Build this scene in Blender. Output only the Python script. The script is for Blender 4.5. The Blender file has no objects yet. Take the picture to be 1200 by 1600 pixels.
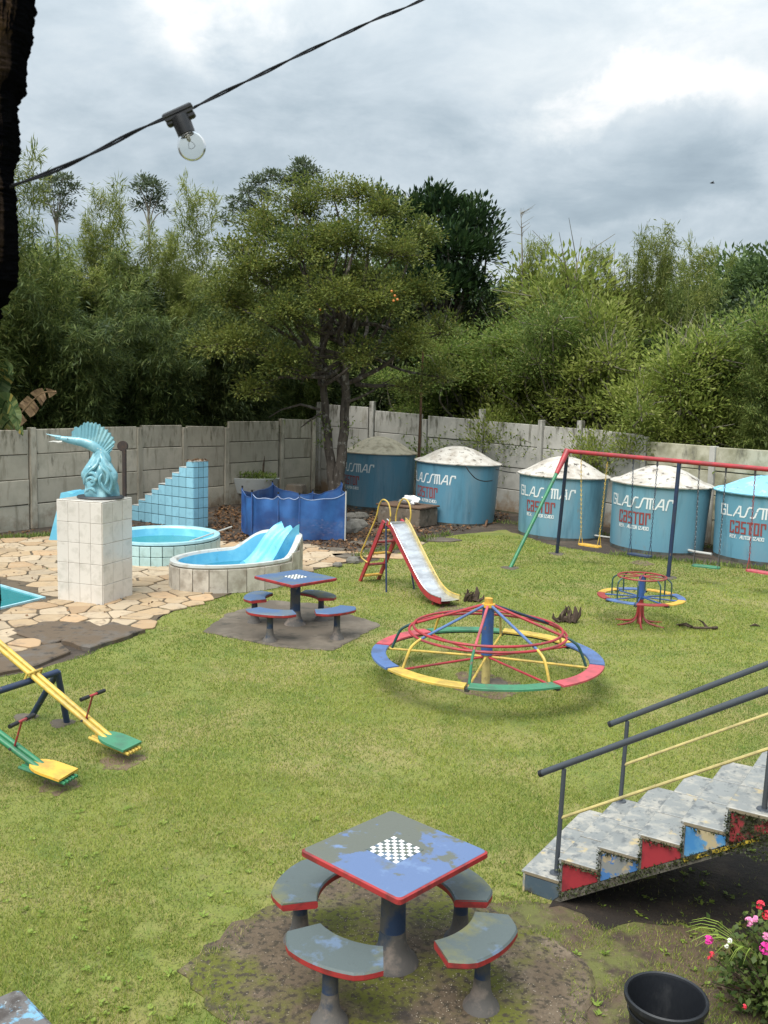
import bpy, math, random
import numpy as np
from mathutils import Vector, Matrix
C = bpy.context; SC = C.scene; COL = SC.collection
R = math.radians; PI = math.pi
rnd = random.Random(7); rng = np.random.default_rng(11)

# ------------------------------------------------------------------ camera
FPX, PITCH, ROLL, CH = 1500.0, R(7.0), R(1.5), 3.62
cr, sr = math.cos(ROLL), math.sin(ROLL)
fw = Vector((0, math.cos(PITCH), -math.sin(PITCH))); up_ = Vector((0, math.sin(PITCH), math.cos(PITCH))); rt = Vector((1, 0, 0))
cx_, cy_ = cr*rt + sr*up_, -sr*rt + cr*up_
M3 = Matrix((cx_, cy_, -fw)).transposed()
cam = bpy.data.cameras.new('camera'); camo = bpy.data.objects.new('camera', cam); COL.objects.link(camo)
camo.matrix_world = Matrix.Translation((0, 0, CH)) @ M3.to_4x4()
cam.sensor_fit = 'HORIZONTAL'; cam.sensor_width = 36; cam.lens = 36*FPX/1200
cam.clip_start = 0.05; cam.clip_end = 3000
cam.dof.use_dof = True; cam.dof.focus_distance = 11; cam.dof.aperture_fstop = 22
SC.camera = camo
SC.render.resolution_x = 768; SC.render.resolution_y = 1024

def ray(px, py):
    x = (px-600)/FPX; y = (800-py)/FPX
    x, y = cr*x - sr*y, sr*x + cr*y
    return Vector((x, math.cos(PITCH)+y*math.sin(PITCH), -math.sin(PITCH)+y*math.cos(PITCH)))
def G(px, py, z=0.0):                # point of the photograph at a known height
    d = ray(px, py); return Vector((0, 0, CH)) + d*((z-CH)/d.z)
def D(px, py, Y):                    # point of the photograph at a known distance
    d = ray(px, py); return Vector((0, 0, CH)) + d*(Y/d.y)

# ------------------------------------------------------------------ sky, sun, exposure
SUN_EL, SUN_AZ = R(58), R(212)       # azimuth clockwise from +Y: behind the camera, a little to the left
W = bpy.data.worlds.new('World'); SC.world = W; W.use_nodes = True
nt = W.node_tree; nt.nodes.clear()
def N(t, **k):
    n = nt.nodes.new(t)
    for a, b in k.items(): setattr(n, a, b)
    return n
def math_(op, a, b=None, c=None, clamp=False):
    n = nt.nodes.new('ShaderNodeMath'); n.operation = op; n.use_clamp = clamp
    for i, v in enumerate((a, b, c)):
        if v is None: continue
        if isinstance(v, (int, float)): n.inputs[i].default_value = v
        else: nt.links.new(v, n.inputs[i])
    return n.outputs[0]
L = nt.links.new
tc = N('ShaderNodeTexCoord'); sep = N('ShaderNodeSeparateXYZ'); L(tc.outputs['Generated'], sep.inputs[0])
zz = math_('ADD', math_('MAXIMUM', sep.outputs[2], 0.0), 0.22)
cu = math_('DIVIDE', sep.outputs[0], zz); cv = math_('DIVIDE', sep.outputs[1], zz)
cmb = N('ShaderNodeCombineXYZ'); L(cu, cmb.inputs[0]); L(cv, cmb.inputs[1])
def wnoise(scale, detail, rough, off, dist=0.0):
    m = N('ShaderNodeMapping'); m.inputs['Location'].default_value = (off, off*0.7, off*0.3); L(cmb.outputs[0], m.inputs[0])
    n = N('ShaderNodeTexNoise'); n.inputs['Scale'].default_value = scale; n.inputs['Detail'].default_value = detail
    n.inputs['Roughness'].default_value = rough; n.inputs['Distortion'].default_value = dist; L(m.outputs[0], n.inputs[0]); return n.outputs['Fac']
n1 = wnoise(0.9, 8, 0.55, 3.1, 0.2); n2 = wnoise(2.6, 9, 0.6, 8.7, 0.3); n3 = wnoise(0.55, 4, 0.5, 15.2)
# direction, pushed about by noise so that cloud edges billow
nv = N('ShaderNodeTexNoise'); nv.inputs['Scale'].default_value = 5.0; nv.inputs['Detail'].default_value = 9; nv.inputs['Roughness'].default_value = 0.62; L(tc.outputs['Generated'], nv.inputs[0])
vs = N('ShaderNodeVectorMath', operation='SUBTRACT'); L(nv.outputs['Color'], vs.inputs[0]); vs.inputs[1].default_value = (0.5, 0.5, 0.5)
vm = N('ShaderNodeVectorMath', operation='SCALE'); L(vs.outputs[0], vm.inputs[0]); vm.inputs['Scale'].default_value = 0.17
va = N('ShaderNodeVectorMath', operation='ADD'); L(tc.outputs['Generated'], va.inputs[0]); L(vm.outputs[0], va.inputs[1])
def blob(px, py, rx, ry, edge0=1.0, edge1=0.5):
    """soft elliptical cloud body about a direction; returns 0..1"""
    d = ray(px, py).normalized()
    r_ = Vector((d.y, -d.x, 0)).normalized(); u_ = r_.cross(d)
    outs = []
    for ax, rr in ((r_, rx), (u_, ry)):
        dp = N('ShaderNodeVectorMath', operation='DOT_PRODUCT'); L(va.outputs[0], dp.inputs[0]); dp.inputs[1].default_value = ax
        q = math_('DIVIDE', dp.outputs['Value'], rr/FPX); outs.append(math_('MULTIPLY', q, q))
    s = math_('ADD', outs[0], outs[1])
    fd = N('ShaderNodeVectorMath', operation='DOT_PRODUCT'); L(va.outputs[0], fd.inputs[0]); fd.inputs[1].default_value = d
    front = math_('GREATER_THAN', fd.outputs['Value'], 0.2)
    mr = N('ShaderNodeMapRange'); mr.interpolation_type = 'SMOOTHSTEP'; L(s, mr.inputs[0])
    mr.inputs[1].default_value = edge0; mr.inputs[2].default_value = edge1*edge0; mr.inputs[3].default_value = 0; mr.inputs[4].default_value = 1
    return math_('MULTIPLY', mr.outputs[0], front)
base = math_('ADD', math_('MULTIPLY', n1, 0.48), math_('MULTIPLY', n2, 0.37))
base = math_('ADD', base, math_('MULTIPLY', n3, 0.35))         # about 0.6 on average
val = math_('MULTIPLY_ADD', base, 2.75, -1.10)
tex = math_('MULTIPLY_ADD', n2, 4.0, -1.1, clamp=True)
def addb(v, b, k): return math_('MULTIPLY_ADD', math_('MULTIPLY', b, tex) if k > 0 else b, k, v)
val = addb(val, blob(760, 120, 330, 120, 1.3, 0.0), -0.22)
val = addb(val, blob(335, 20, 150, 70, 1.5, 0.0), 0.27)
val = addb(val, blob(945, 175, 190, 40, 1.5, 0.0), 0.26)
val = addb(val, blob(1225, 225, 85, 85, 1.25, 0.2), 0.15)
val = addb(val, blob(1000, 275, 250, 70, 1.1, 0.3), -0.12)
val = addb(val, blob(120, 150, 190, 160, 1.3, 0.0), -0.05)
val = addb(val, blob(1000, 340, 420, 60, 1.3, 0.0), -0.05)
ramp = N('ShaderNodeValToRGB'); L(val, ramp.inputs[0])
els = ramp.color_ramp.elements
els[0].position = 0.10; els[0].color = (0.31, 0.385, 0.445, 1)
els[1].position = 0.98; els[1].color = (0.97, 0.97, 0.965, 1)
for p, c in ((0.34, (0.42, 0.505, 0.565, 1)), (0.56, (0.58, 0.66, 0.715, 1)), (0.76, (0.73, 0.79, 0.82, 1))):
    e = els.new(p); e.color = c
sky = N('ShaderNodeTexSky'); sky.sky_type = 'NISHITA'; sky.sun_disc = False
sky.sun_elevation = SUN_EL; sky.sun_rotation = SUN_AZ
bsky = N('ShaderNodeBackground'); L(sky.outputs[0], bsky.inputs[0]); bsky.inputs[1].default_value = 0.10
bcl = N('ShaderNodeBackground'); L(ramp.outputs[0], bcl.inputs[0])
# an overcast sky is brighter overhead than at the skyline
zm = math_('MAXIMUM', sep.outputs[2], 0.0); zen = math_('MULTIPLY_ADD', math_('MULTIPLY', zm, zm), 1.5, 0.76)
L(zen, bcl.inputs[1])
mx = N('ShaderNodeMixShader'); mx.inputs[0].default_value = 0.92
L(bsky.outputs[0], mx.inputs[1]); L(bcl.outputs[0], mx.inputs[2])
wo = N('ShaderNodeOutputWorld'); L(mx.outputs[0], wo.inputs[0])

sun = bpy.data.lights.new('sun', 'SUN'); sun.energy = 3.6; sun.angle = R(42); sun.color = (1.0, 0.955, 0.88)
suno = bpy.data.objects.new('sun', sun); COL.objects.link(suno)
sd = Vector((math.sin(SUN_AZ)*math.cos(SUN_EL), math.cos(SUN_AZ)*math.cos(SUN_EL), math.sin(SUN_EL)))
suno.rotation_euler = sd.to_track_quat('Z', 'Y').to_euler(); suno.location = (0, 0, 40)
SC.view_settings.view_transform = 'Standard'; SC.view_settings.look = 'None'
SC.view_settings.exposure = 0.4; SC.view_settings.gamma = 1.0; SC.view_settings.use_curve_mapping = False
SC.render.engine = 'CYCLES'

# ------------------------------------------------------------------ materials
def mat(name, base, layers=(), rough=0.6, metal=0.0, bump=0.0, bscale=30.0, rvar=0.0, spec=0.5, hue=None, coat=0.0, bdist=0.01, glossvar=None):
    """layers: (colour, scale, lo, hi, detail, (sx,sy,sz)) painted over the base through thresholded noise."""
    m = bpy.data.materials.new(name); m.use_nodes = True; t = m.node_tree; t.nodes.clear()
    lk = t.links.new
    out = t.nodes.new('ShaderNodeOutputMaterial'); b = t.nodes.new('ShaderNodeBsdfPrincipled'); lk(b.outputs[0], out.inputs[0])
    tcn = t.nodes.new('ShaderNodeTexCoord'); oi = t.nodes.new('ShaderNodeObjectInfo')
    rv = t.nodes.new('ShaderNodeVectorMath'); rv.operation = 'SCALE'; rv.inputs[0].default_value = (37, 91, 53); lk(oi.outputs['Random'], rv.inputs['Scale'])
    ad = t.nodes.new('ShaderNodeVectorMath'); ad.operation = 'ADD'; lk(tcn.outputs['Object'], ad.inputs[0]); lk(rv.outputs[0], ad.inputs[1])
    co = ad.outputs[0]
    cur = t.nodes.new('ShaderNodeRGB'); cur.outputs[0].default_value = (*base, 1); cur = cur.outputs[0]
    if rvar:
        hs = t.nodes.new('ShaderNodeHueSaturation'); lk(cur, hs.inputs['Color'])
        mr = t.nodes.new('ShaderNodeMapRange'); lk(oi.outputs['Random'], mr.inputs[0]); mr.inputs[3].default_value = 1-rvar; mr.inputs[4].default_value = 1+rvar
        lk(mr.outputs[0], hs.inputs['Value']); cur = hs.outputs[0]
    rgh = None
    for i, ly in enumerate(layers):
        c, s, lo, hi = ly[:4]; det = ly[4] if len(ly) > 4 else 6; st = ly[5] if len(ly) > 5 else (1, 1, 1)
        mp = t.nodes.new('ShaderNodeMapping'); lk(co, mp.inputs[0]); mp.inputs['Scale'].default_value = st; mp.inputs['Location'].default_value = (i*7.3, i*3.1, i*5.7)
        nz = t.nodes.new('ShaderNodeTexNoise'); lk(mp.outputs[0], nz.inputs[0]); nz.inputs['Scale'].default_value = s; nz.inputs['Detail'].default_value = det; nz.inputs['Roughness'].default_value = 0.62
        nf_ = nz.outputs['Fac']
        if len(ly) > 6:                 # wear, and light painted on the near bark, heavier on one side
            dp = t.nodes.new('ShaderNodeVectorMath'); dp.operation = 'DOT_PRODUCT'; lk(tcn.outputs['Object'], dp.inputs[0]); dp.inputs[1].default_value = ly[6]
            aa = t.nodes.new('ShaderNodeMath'); aa.operation = 'ADD'; lk(nf_, aa.inputs[0]); lk(dp.outputs['Value'], aa.inputs[1]); nf_ = aa.outputs[0]
        mr = t.nodes.new('ShaderNodeMapRange'); lk(nf_, mr.inputs[0]); mr.inputs[1].default_value = lo; mr.inputs[2].default_value = hi
        mx = t.nodes.new('ShaderNodeMix'); mx.data_type = 'RGBA'; lk(mr.outputs[0], mx.inputs[0]); lk(cur, mx.inputs[6]); mx.inputs[7].default_value = (*c, 1)
        cur = mx.outputs[2]
    lk(cur, b.inputs['Base Color'])
    b.inputs['Roughness'].default_value = rough; b.inputs['Metallic'].default_value = metal; b.inputs['Specular IOR Level'].default_value = spec
    b.inputs['Coat Weight'].default_value = coat
    if bump:
        nz = t.nodes.new('ShaderNodeTexNoise'); lk(co, nz.inputs[0]); nz.inputs['Scale'].default_value = bscale; nz.inputs['Detail'].default_value = 8; nz.inputs['Roughness'].default_value = 0.65
        bp = t.nodes.new('ShaderNodeBump'); bp.inputs['Strength'].default_value = bump; bp.inputs['Distance'].default_value = bdist; lk(nz.outputs['Fac'], bp.inputs['Height']); lk(bp.outputs[0], b.inputs['Normal'])
        mr = t.nodes.new('ShaderNodeMapRange'); lk(nz.outputs['Fac'], mr.inputs[0]); mr.inputs[3].default_value = max(0.02, rough-0.12); mr.inputs[4].default_value = min(1, rough+0.15); lk(mr.outputs[0], b.inputs['Roughness'])
    return m

def leafmat(name, c1, c2, c3=None, trans=0.35, scale=0.6, rough=0.55, third=(0.66, 0.72), pos=(.25, .75)):
    m = bpy.data.materials.new(name); m.use_nodes = True; t = m.node_tree; t.nodes.clear(); lk = t.links.new
    out = t.nodes.new('ShaderNodeOutputMaterial'); b = t.nodes.new('ShaderNodeBsdfPrincipled'); tr = t.nodes.new('ShaderNodeBsdfTranslucent'); ms = t.nodes.new('ShaderNodeMixShader')
    geo = t.nodes.new('ShaderNodeNewGeometry'); tcn = t.nodes.new('ShaderNodeTexCoord'); oi = t.nodes.new('ShaderNodeObjectInfo')
    rv = t.nodes.new('ShaderNodeVectorMath'); rv.operation = 'SCALE'; rv.inputs[0].default_value = (37, 91, 53); lk(oi.outputs['Random'], rv.inputs['Scale'])
    ad = t.nodes.new('ShaderNodeVectorMath'); ad.operation = 'ADD'; lk(tcn.outputs['Object'], ad.inputs[0]); lk(rv.outputs[0], ad.inputs[1])
    nz = t.nodes.new('ShaderNodeTexNoise'); lk(ad.outputs[0], nz.inputs[0]); nz.inputs['Scale'].default_value = scale; nz.inputs['Detail'].default_value = 4
    a = t.nodes.new('ShaderNodeMath'); a.operation = 'MULTIPLY_ADD'; lk(geo.outputs['Random Per Island'], a.inputs[0]); a.inputs[1].default_value = 0.55; a.inputs[2].default_value = -0.27
    s = t.nodes.new('ShaderNodeMath'); s.operation = 'ADD'; lk(nz.outputs['Fac'], s.inputs[0]); lk(a.outputs[0], s.inputs[1])
    rp = t.nodes.new('ShaderNodeValToRGB'); lk(s.outputs[0], rp.inputs[0]); e = rp.color_ramp.elements
    e[0].position = pos[0]; e[0].color = (*c1, 1); e[1].position = pos[1]; e[1].color = (*c2, 1)
    cur = rp.outputs[0]
    if c3:
        mr = t.nodes.new('ShaderNodeMapRange'); lk(geo.outputs['Random Per Island'], mr.inputs[0]); mr.inputs[1].default_value = third[0]+0.25; mr.inputs[2].default_value = third[1]+0.25
        mx = t.nodes.new('ShaderNodeMix'); mx.data_type = 'RGBA'; lk(mr.outputs[0], mx.inputs[0]); lk(cur, mx.inputs[6]); mx.inputs[7].default_value = (*c3, 1); cur = mx.outputs[2]
    hs = t.nodes.new('ShaderNodeHueSaturation'); lk(cur, hs.inputs['Color'])
    mr = t.nodes.new('ShaderNodeMapRange'); lk(oi.outputs['Random'], mr.inputs[0]); mr.inputs[3].default_value = 0.85; mr.inputs[4].default_value = 1.15; lk(mr.outputs[0], hs.inputs['Value'])
    cur = hs.outputs[0]
    lk(cur, b.inputs['Base Color']); lk(cur, tr.inputs['Color']); b.inputs['Roughness'].default_value = rough; b.inputs['Specular IOR Level'].default_value = 0.35
    ms.inputs[0].default_value = trans; lk(b.outputs[0], ms.inputs[1]); lk(tr.outputs[0], ms.inputs[2]); lk(ms.outputs[0], out.inputs[0])
    return m

def blobs_mat(name, base, layers, **k): return mat(name, base, layers, **k)

X = {}
def paint(name, c, wear=(0.16, 0.11, 0.08), amt=0.63, rough=0.42, s=9.0):
    d = tuple(v*0.62+.02 for v in c)
    X[name] = mat(name, c, [(d, 5, 0.45, 0.62, 4), (wear, s, amt, amt+0.03, 9)], rough=rough, bump=0.12, bscale=60)
paint('red_paint', (0.40, 0.035, 0.045)); paint('pink_red_paint', (0.52, 0.09, 0.11), amt=0.65); paint('yellow_paint', (0.62, 0.43, 0.08), amt=0.66)
paint('green_paint', (0.03, 0.20, 0.09)); paint('sea_green_paint', (0.055, 0.22, 0.12), amt=0.65); paint('blue_paint', (0.035, 0.10, 0.30)); paint('light_blue_paint', (0.09, 0.16, 0.35), amt=0.64)
paint('navy_paint', (0.018, 0.035, 0.085)); paint('dark_red_paint', (0.30, 0.035, 0.035)); paint('rail_grey', (0.055, 0.065, 0.08), (0.12, 0.09, 0.07), 0.7)
paint('cream_rail', (0.52, 0.43, 0.17)); paint('dark_teal_paint', (0.02, 0.07, 0.07)); paint('orange_yellow_paint', (0.72, 0.42, 0.06), amt=0.68)
X['chute_metal'] = mat('chute_metal', (0.60, 0.62, 0.64), [((0.42, 0.43, 0.45), 4, 0.42, 0.6, 6, (3, 0.6, 1)), ((0.70, 0.71, 0.73), 12, 0.6, 0.7), ((0.30, 0.26, 0.22), 16, 0.68, 0.72)], rough=0.36, metal=0.75, bump=0.1, bscale=25)
X['cable_black'] = mat('cable_black', (0.004, 0.004, 0.005), rough=0.75, spec=0.2)
X['chain'] = mat('chain', (0.10, 0.10, 0.11), rough=0.5, metal=0.7)
X['black_plastic'] = mat('black_plastic', (0.012, 0.013, 0.015), rough=0.42, bump=0.06, bscale=50)
X['bucket'] = mat('bucket', (0.010, 0.012, 0.016), [((0.05, 0.052, 0.055), 5, 0.56, 0.8, 8, (1, 1, 0.4)), ((0.09, 0.08, 0.07), 60, 0.72, 0.76)], rough=0.5, bump=0.1, bscale=40)
X['table_top'] = mat('table_top', (0.105, 0.160, 0.30), [((0.115, 0.125, 0.105), 2.6, 0.50, 0.53, 10, (1, 1, 1), (.22, .26, 0)), ((0.14, 0.21, 0.36), 5, 0.58, 0.66, 8), ((0.07, 0.08, 0.075), 14, 0.66, 0.72, 8), ((0.13, 0.13, 0.07), 2.6, 0.58, 0.70, 8)], rough=0.48, bump=0.25, bscale=28)
X['seat_top'] = mat('seat_top', (0.085, 0.108, 0.108), [((0.115, 0.165, 0.24), 4.5, 0.56, 0.64, 10), ((0.145, 0.15, 0.075), 3.2, 0.52, 0.66, 8), ((0.07, 0.085, 0.08), 12, 0.62, 0.72, 8)], rough=0.58, bump=0.3, bscale=26)
X['far_table_top'] = mat('far_table_top', (0.070, 0.125, 0.235), [((0.11, 0.145, 0.18), 2.4, 0.50, 0.60, 8), ((0.06, 0.08, 0.10), 12, 0.64, 0.72)], rough=0.55, bump=0.25, bscale=22)
X['worn_blue_top'] = mat('worn_blue_top', (0.13, 0.12, 0.115), [((0.06, 0.05, 0.045), 5, 0.5, 0.6, 9), ((0.16, 0.34, 0.48), 6.0, 0.66, 0.71, 10, (1, 1, 1), (.27, .27, 0)), ((0.30, 0.33, 0.34), 40, 0.62, 0.68)], rough=0.7, bump=0.5, bscale=40)
X['column_paint'] = mat('column_paint', (0.018, 0.040, 0.095), [((0.075, 0.075, 0.075), 4, 0.50, 0.62, 9), ((0.20, 0.17, 0.15), 8, 0.66, 0.70)], rough=0.6, bump=0.35, bscale=18)
X['column_foot'] = mat('column_foot', (0.10, 0.092, 0.085), [((0.20, 0.165, 0.14), 6, 0.50, 0.62, 8), ((0.03, 0.045, 0.07), 4, 0.58, 0.68)], rough=0.8, bump=0.5, bscale=22)
X['red_edge'] = mat('red_edge', (0.33, 0.028, 0.030), [((0.17, 0.025, 0.025), 7, 0.48, 0.62), ((0.09, 0.06, 0.05), 16, 0.68, 0.72)], rough=0.5, bump=0.2, bscale=30)
X['white_paint'] = mat('white_paint', (0.78, 0.78, 0.76), [((0.55, 0.55, 0.52), 18, 0.58, 0.7)], rough=0.5)
X['black_paint'] = mat('black_paint', (0.03, 0.035, 0.04), rough=0.5)
wallst = [((0.22, 0.155, 0.10), 2.0, 0.34, 0.56, 8, (1, 1, 1), (0, 0, -.38)), ((0.12, 0.11, 0.07), 3.0, 0.80, 0.95, 9, (2, 2, .5), (0, 0, .13)), ((0.36, 0.33, 0.26), 1.6, 0.42, 0.66, 8), ((0.20, 0.175, 0.125), 2.2, 0.54, 0.74, 10, (1.8, 1.8, 0.3)), ((0.09, 0.08, 0.055), 3.0, 0.62, 0.74, 10, (1.8, 1.8, 0.4))]
X['left_concrete'] = mat('left_concrete', (0.47, 0.425, 0.34), wallst, rough=0.9, bump=0.35, bscale=9, rvar=0.13)
X['right_concrete'] = mat('right_concrete', (0.47, 0.455, 0.415), [((0.37, 0.36, 0.325), 1.4, 0.42, 0.62, 8), ((0.27, 0.245, 0.185), 2.0, 0.56, 0.74, 10, (1.8, 1.8, 0.3)), ((0.11, 0.105, 0.09), 3.2, 0.70, 0.80, 10, (1.5, 1.5, 0.5)), ((0.24, 0.17, 0.11), 2.0, 0.30, 0.52, 8, (1, 1, 1), (0, 0, -.38)), ((0.13, 0.125, 0.10), 3.0, 0.86, 1.0, 9, (2, 2, .5), (0, 0, .13))], rough=0.9, bump=0.3, bscale=9, rvar=0.07)
X['mossy_concrete'] = mat('mossy_concrete', (0.44, 0.42, 0.32), [((0.22, 0.21, 0.13), 1.5, 0.42, 0.62, 8), ((0.07, 0.068, 0.055), 2.2, 0.54, 0.70, 10, (1.4, 1.4, 0.6))], rough=0.9, bump=0.35, bscale=9, rvar=0.08)
X['soil'] = mat('soil', (0.050, 0.036, 0.026), [((0.095, 0.072, 0.052), 0.9, 0.45, 0.65, 10), ((0.028, 0.022, 0.016), 4, 0.5, 0.7, 10), ((0.13, 0.10, 0.07), 30, 0.62, 0.7)], rough=0.95, bump=0.7, bscale=22, bdist=0.03)
X['lawn'] = mat('lawn', (0.195, 0.215, 0.044), [((0.27, 0.24, 0.085), 0.8, 0.46, 0.62, 9), ((0.13, 0.175, 0.03), 1.7, 0.48, 0.66, 9), ((0.20, 0.165, 0.08), 6.0, 0.60, 0.74, 9), ((0.05, 0.06, 0.013), 60, 0.52, 0.68, 5)], rough=0.95, bump=0.6, bscale=120, bdist=0.02)
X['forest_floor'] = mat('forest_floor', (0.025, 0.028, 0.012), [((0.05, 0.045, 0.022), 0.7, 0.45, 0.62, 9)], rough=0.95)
X['pad'] = mat('pad', (0.105, 0.076, 0.048), [((0.19, 0.145, 0.10), 1.8, 0.50, 0.66, 10), ((0.10, 0.105, 0.012), 1.5, 0.47, 0.58, 9), ((0.038, 0.03, 0.024), 5, 0.58, 0.7, 9), ((0.045, 0.035, 0.022), 22, 0.50, 0.60, 8), ((0.32, 0.27, 0.21), 70, 0.66, 0.69, 3)], rough=0.9, bump=0.6, bscale=35, bdist=0.015)
X['far_pad'] = mat('far_pad', (0.10, 0.082, 0.062), [((0.155, 0.13, 0.10), 1.5, 0.48, 0.62, 9), ((0.05, 0.045, 0.035), 4, 0.55, 0.7, 9)], rough=0.9, bump=0.4, bscale=25)
X['dark_slab'] = mat('dark_slab', (0.110, 0.078, 0.050), [((0.115, 0.10, 0.085), 2.2, 0.50, 0.66, 10), ((0.03, 0.026, 0.022), 6, 0.55, 0.7, 9), ((0.24, 0.22, 0.19), 3, 0.68, 0.76, 10)], rough=0.92, bump=0.5, bscale=20)
X['grout'] = mat('grout', (0.11, 0.082, 0.052), [((0.05, 0.04, 0.025), 6, 0.5, 0.62), ((0.06, 0.07, 0.02), 2, 0.6, 0.68)], rough=0.95, bump=0.5, bscale=40)
stone = [((0.40, 0.285, 0.165), 1.3, 0.46, 0.62, 8), ((0.42, 0.32, 0.205), 3.0, 0.52, 0.66, 8), ((0.22, 0.16, 0.11), 5, 0.54, 0.70, 9), ((0.16, 0.13, 0.10), 12, 0.68, 0.76, 9)]
X['flagstone'] = mat('flagstone', (0.37, 0.27, 0.165), stone, rough=0.8, bump=0.35, bscale=14, rvar=0.2)
X['pale_flagstone'] = mat('pale_flagstone', (0.40, 0.315, 0.215), stone[1:], rough=0.8, bump=0.35, bscale=14, rvar=0.18)
X['rust_flagstone'] = mat('rust_flagstone', (0.38, 0.255, 0.145), stone[1:], rough=0.8, bump=0.35, bscale=14, rvar=0.2)
X['white_tile'] = mat('white_tile', (0.66, 0.62, 0.56), [((0.52, 0.49, 0.43), 5, 0.5, 0.7), ((0.42, 0.37, 0.30), 10, 0.72, 0.85)], rough=0.22, rvar=0.04, coat=0.2)
X['pedestal_grout'] = mat('pedestal_grout', (0.46, 0.41, 0.34), rough=0.9)
X['blue_tile'] = mat('blue_tile', (0.26, 0.53, 0.66), [((0.22, 0.45, 0.57), 6, 0.5, 0.7), ((0.16, 0.27, 0.32), 14, 0.72, 0.8)], rough=0.2, rvar=0.09, coat=0.2)
X['pale_tile'] = mat('pale_tile', (0.42, 0.60, 0.60), [((0.33, 0.47, 0.46), 5, 0.48, 0.66), ((0.20, 0.20, 0.15), 9, 0.66, 0.78, 9)], rough=0.3, rvar=0.08)
X['grey_tile'] = mat('grey_tile', (0.52, 0.48, 0.41), [((0.30, 0.26, 0.21), 3, 0.45, 0.64, 9), ((0.15, 0.12, 0.09), 7, 0.62, 0.76, 9)], rough=0.6, rvar=0.08, bump=0.2)
X['dark_grout'] = mat('dark_grout', (0.06, 0.08, 0.085), rough=0.9)
X['pool_blue'] = mat('pool_blue', (0.13, 0.46, 0.66), [((0.20, 0.56, 0.72), 2.5, 0.48, 0.64, 8), ((0.10, 0.34, 0.46), 5, 0.6, 0.74, 9)], rough=0.3, bump=0.05, bscale=8)
X['pool_rim'] = mat('pool_rim', (0.36, 0.60, 0.68), [((0.26, 0.46, 0.52), 5, 0.5, 0.68, 9), ((0.20, 0.24, 0.22), 12, 0.68, 0.76, 9)], rough=0.35, bump=0.1)
X['whitish_rim'] = mat('whitish_rim', (0.50, 0.52, 0.50), [((0.38, 0.36, 0.31), 4, 0.5, 0.66, 9), ((0.2, 0.17, 0.14), 12, 0.66, 0.76, 9)], rough=0.5, bump=0.1)
X['statue'] = mat('statue', (0.16, 0.37, 0.44), [((0.27, 0.50, 0.55), 6, 0.48, 0.62, 8), ((0.62, 0.62, 0.55), 11, 0.66, 0.72, 9), ((0.09, 0.23, 0.28), 9, 0.60, 0.74, 8)], rough=0.28, bump=0.3, bscale=18, coat=0.3)
X['statue_white'] = mat('statue_white', (0.62, 0.60, 0.55), [((0.4, 0.42, 0.4), 9, 0.5, 0.7)], rough=0.4)
for nm, c in (('tank_blue', (0.09, 0.24, 0.34)), ('tank_mid', (0.135, 0.305, 0.395)), ('tank_pale', (0.12, 0.30, 0.40))):
    X[nm] = mat(nm, c, [(tuple(v*.7+.3*.30 for v in c), 1.4, 0.46, 0.68, 6, (1.4, 1.4, 0.3)), (tuple(v*0.7 for v in c), 2.2, 0.52, 0.70, 8, (2, 2, 0.3)), ((0.20, 0.22, 0.20), 2.4, 0.62 if nm != 'tank_blue' else 0.70, 0.74 if nm != 'tank_blue' else 0.85, 10, (1.5, 1.5, 0.6)), ((0.09, 0.10, 0.08), 7, 0.68, 0.80, 10)], rough=0.5, bump=0.12, bscale=12)
X['tank_foot'] = mat('tank_foot', (0.10, 0.11, 0.10), [((0.055, 0.045, 0.03), 3, 0.45, 0.62, 9), ((0.05, 0.14, 0.19), 4, 0.55, 0.68, 9)], rough=0.8)
X['lid_white'] = mat('lid_white', (0.53, 0.50, 0.45), [((0.36, 0.32, 0.27), 2.6, 0.46, 0.64, 9), ((0.10, 0.085, 0.07), 6, 0.57, 0.64, 10)], rough=0.75, bump=0.3, bscale=12)
X['lid_cream'] = mat('lid_cream', (0.62, 0.53, 0.38), [((0.38, 0.31, 0.21), 4, 0.48, 0.66, 9), ((0.12, 0.09, 0.06), 9, 0.64, 0.70, 10)], rough=0.8, bump=0.3, bscale=12)
X['lid_blue'] = mat('lid_blue', (0.22, 0.52, 0.68), [((0.42, 0.62, 0.72), 4, 0.54, 0.66, 9), ((0.08, 0.12, 0.13), 7, 0.60, 0.66, 10)], rough=0.6, bump=0.3, bscale=12)
X['letter_white'] = mat('letter_white', (0.70, 0.74, 0.74), [((0.14, 0.30, 0.38), 14, 0.60, 0.66, 9)], rough=0.6)
X['letter_red'] = mat('letter_red', (0.26, 0.055, 0.05), [((0.06, 0.16, 0.22), 12, 0.60, 0.68, 9)], rough=0.6)
X['net_trim'] = mat('net_trim', (0.25, 0.32, 0.48), rough=0.6)
X['rust'] = mat('rust', (0.14, 0.075, 0.04), [((0.06, 0.04, 0.03), 6, 0.5, 0.65)], rough=0.85, bump=0.3)
X['dark_iron'] = mat('dark_iron', (0.045, 0.035, 0.032), [((0.08, 0.05, 0.035), 8, 0.5, 0.65)], rough=0.8)
X['wood'] = mat('wood', (0.15, 0.09, 0.055), [((0.08, 0.05, 0.035), 4, 0.45, 0.62, 9, (1, 6, 1))], rough=0.85, bump=0.4, bscale=20)
X['old_brick'] = mat('old_brick', (0.15, 0.12, 0.09), [((0.28, 0.25, 0.21), 3, 0.54, 0.68, 9), ((0.07, 0.06, 0.045), 5, 0.5, 0.66, 9)], rough=0.95, bump=0.5, bscale=10)
X['rock'] = mat('rock', (0.16, 0.15, 0.13), [((0.09, 0.085, 0.07), 5, 0.5, 0.65), ((0.28, 0.26, 0.22), 7, 0.62, 0.74)], rough=0.95, bump=0.5, bscale=9)
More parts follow.
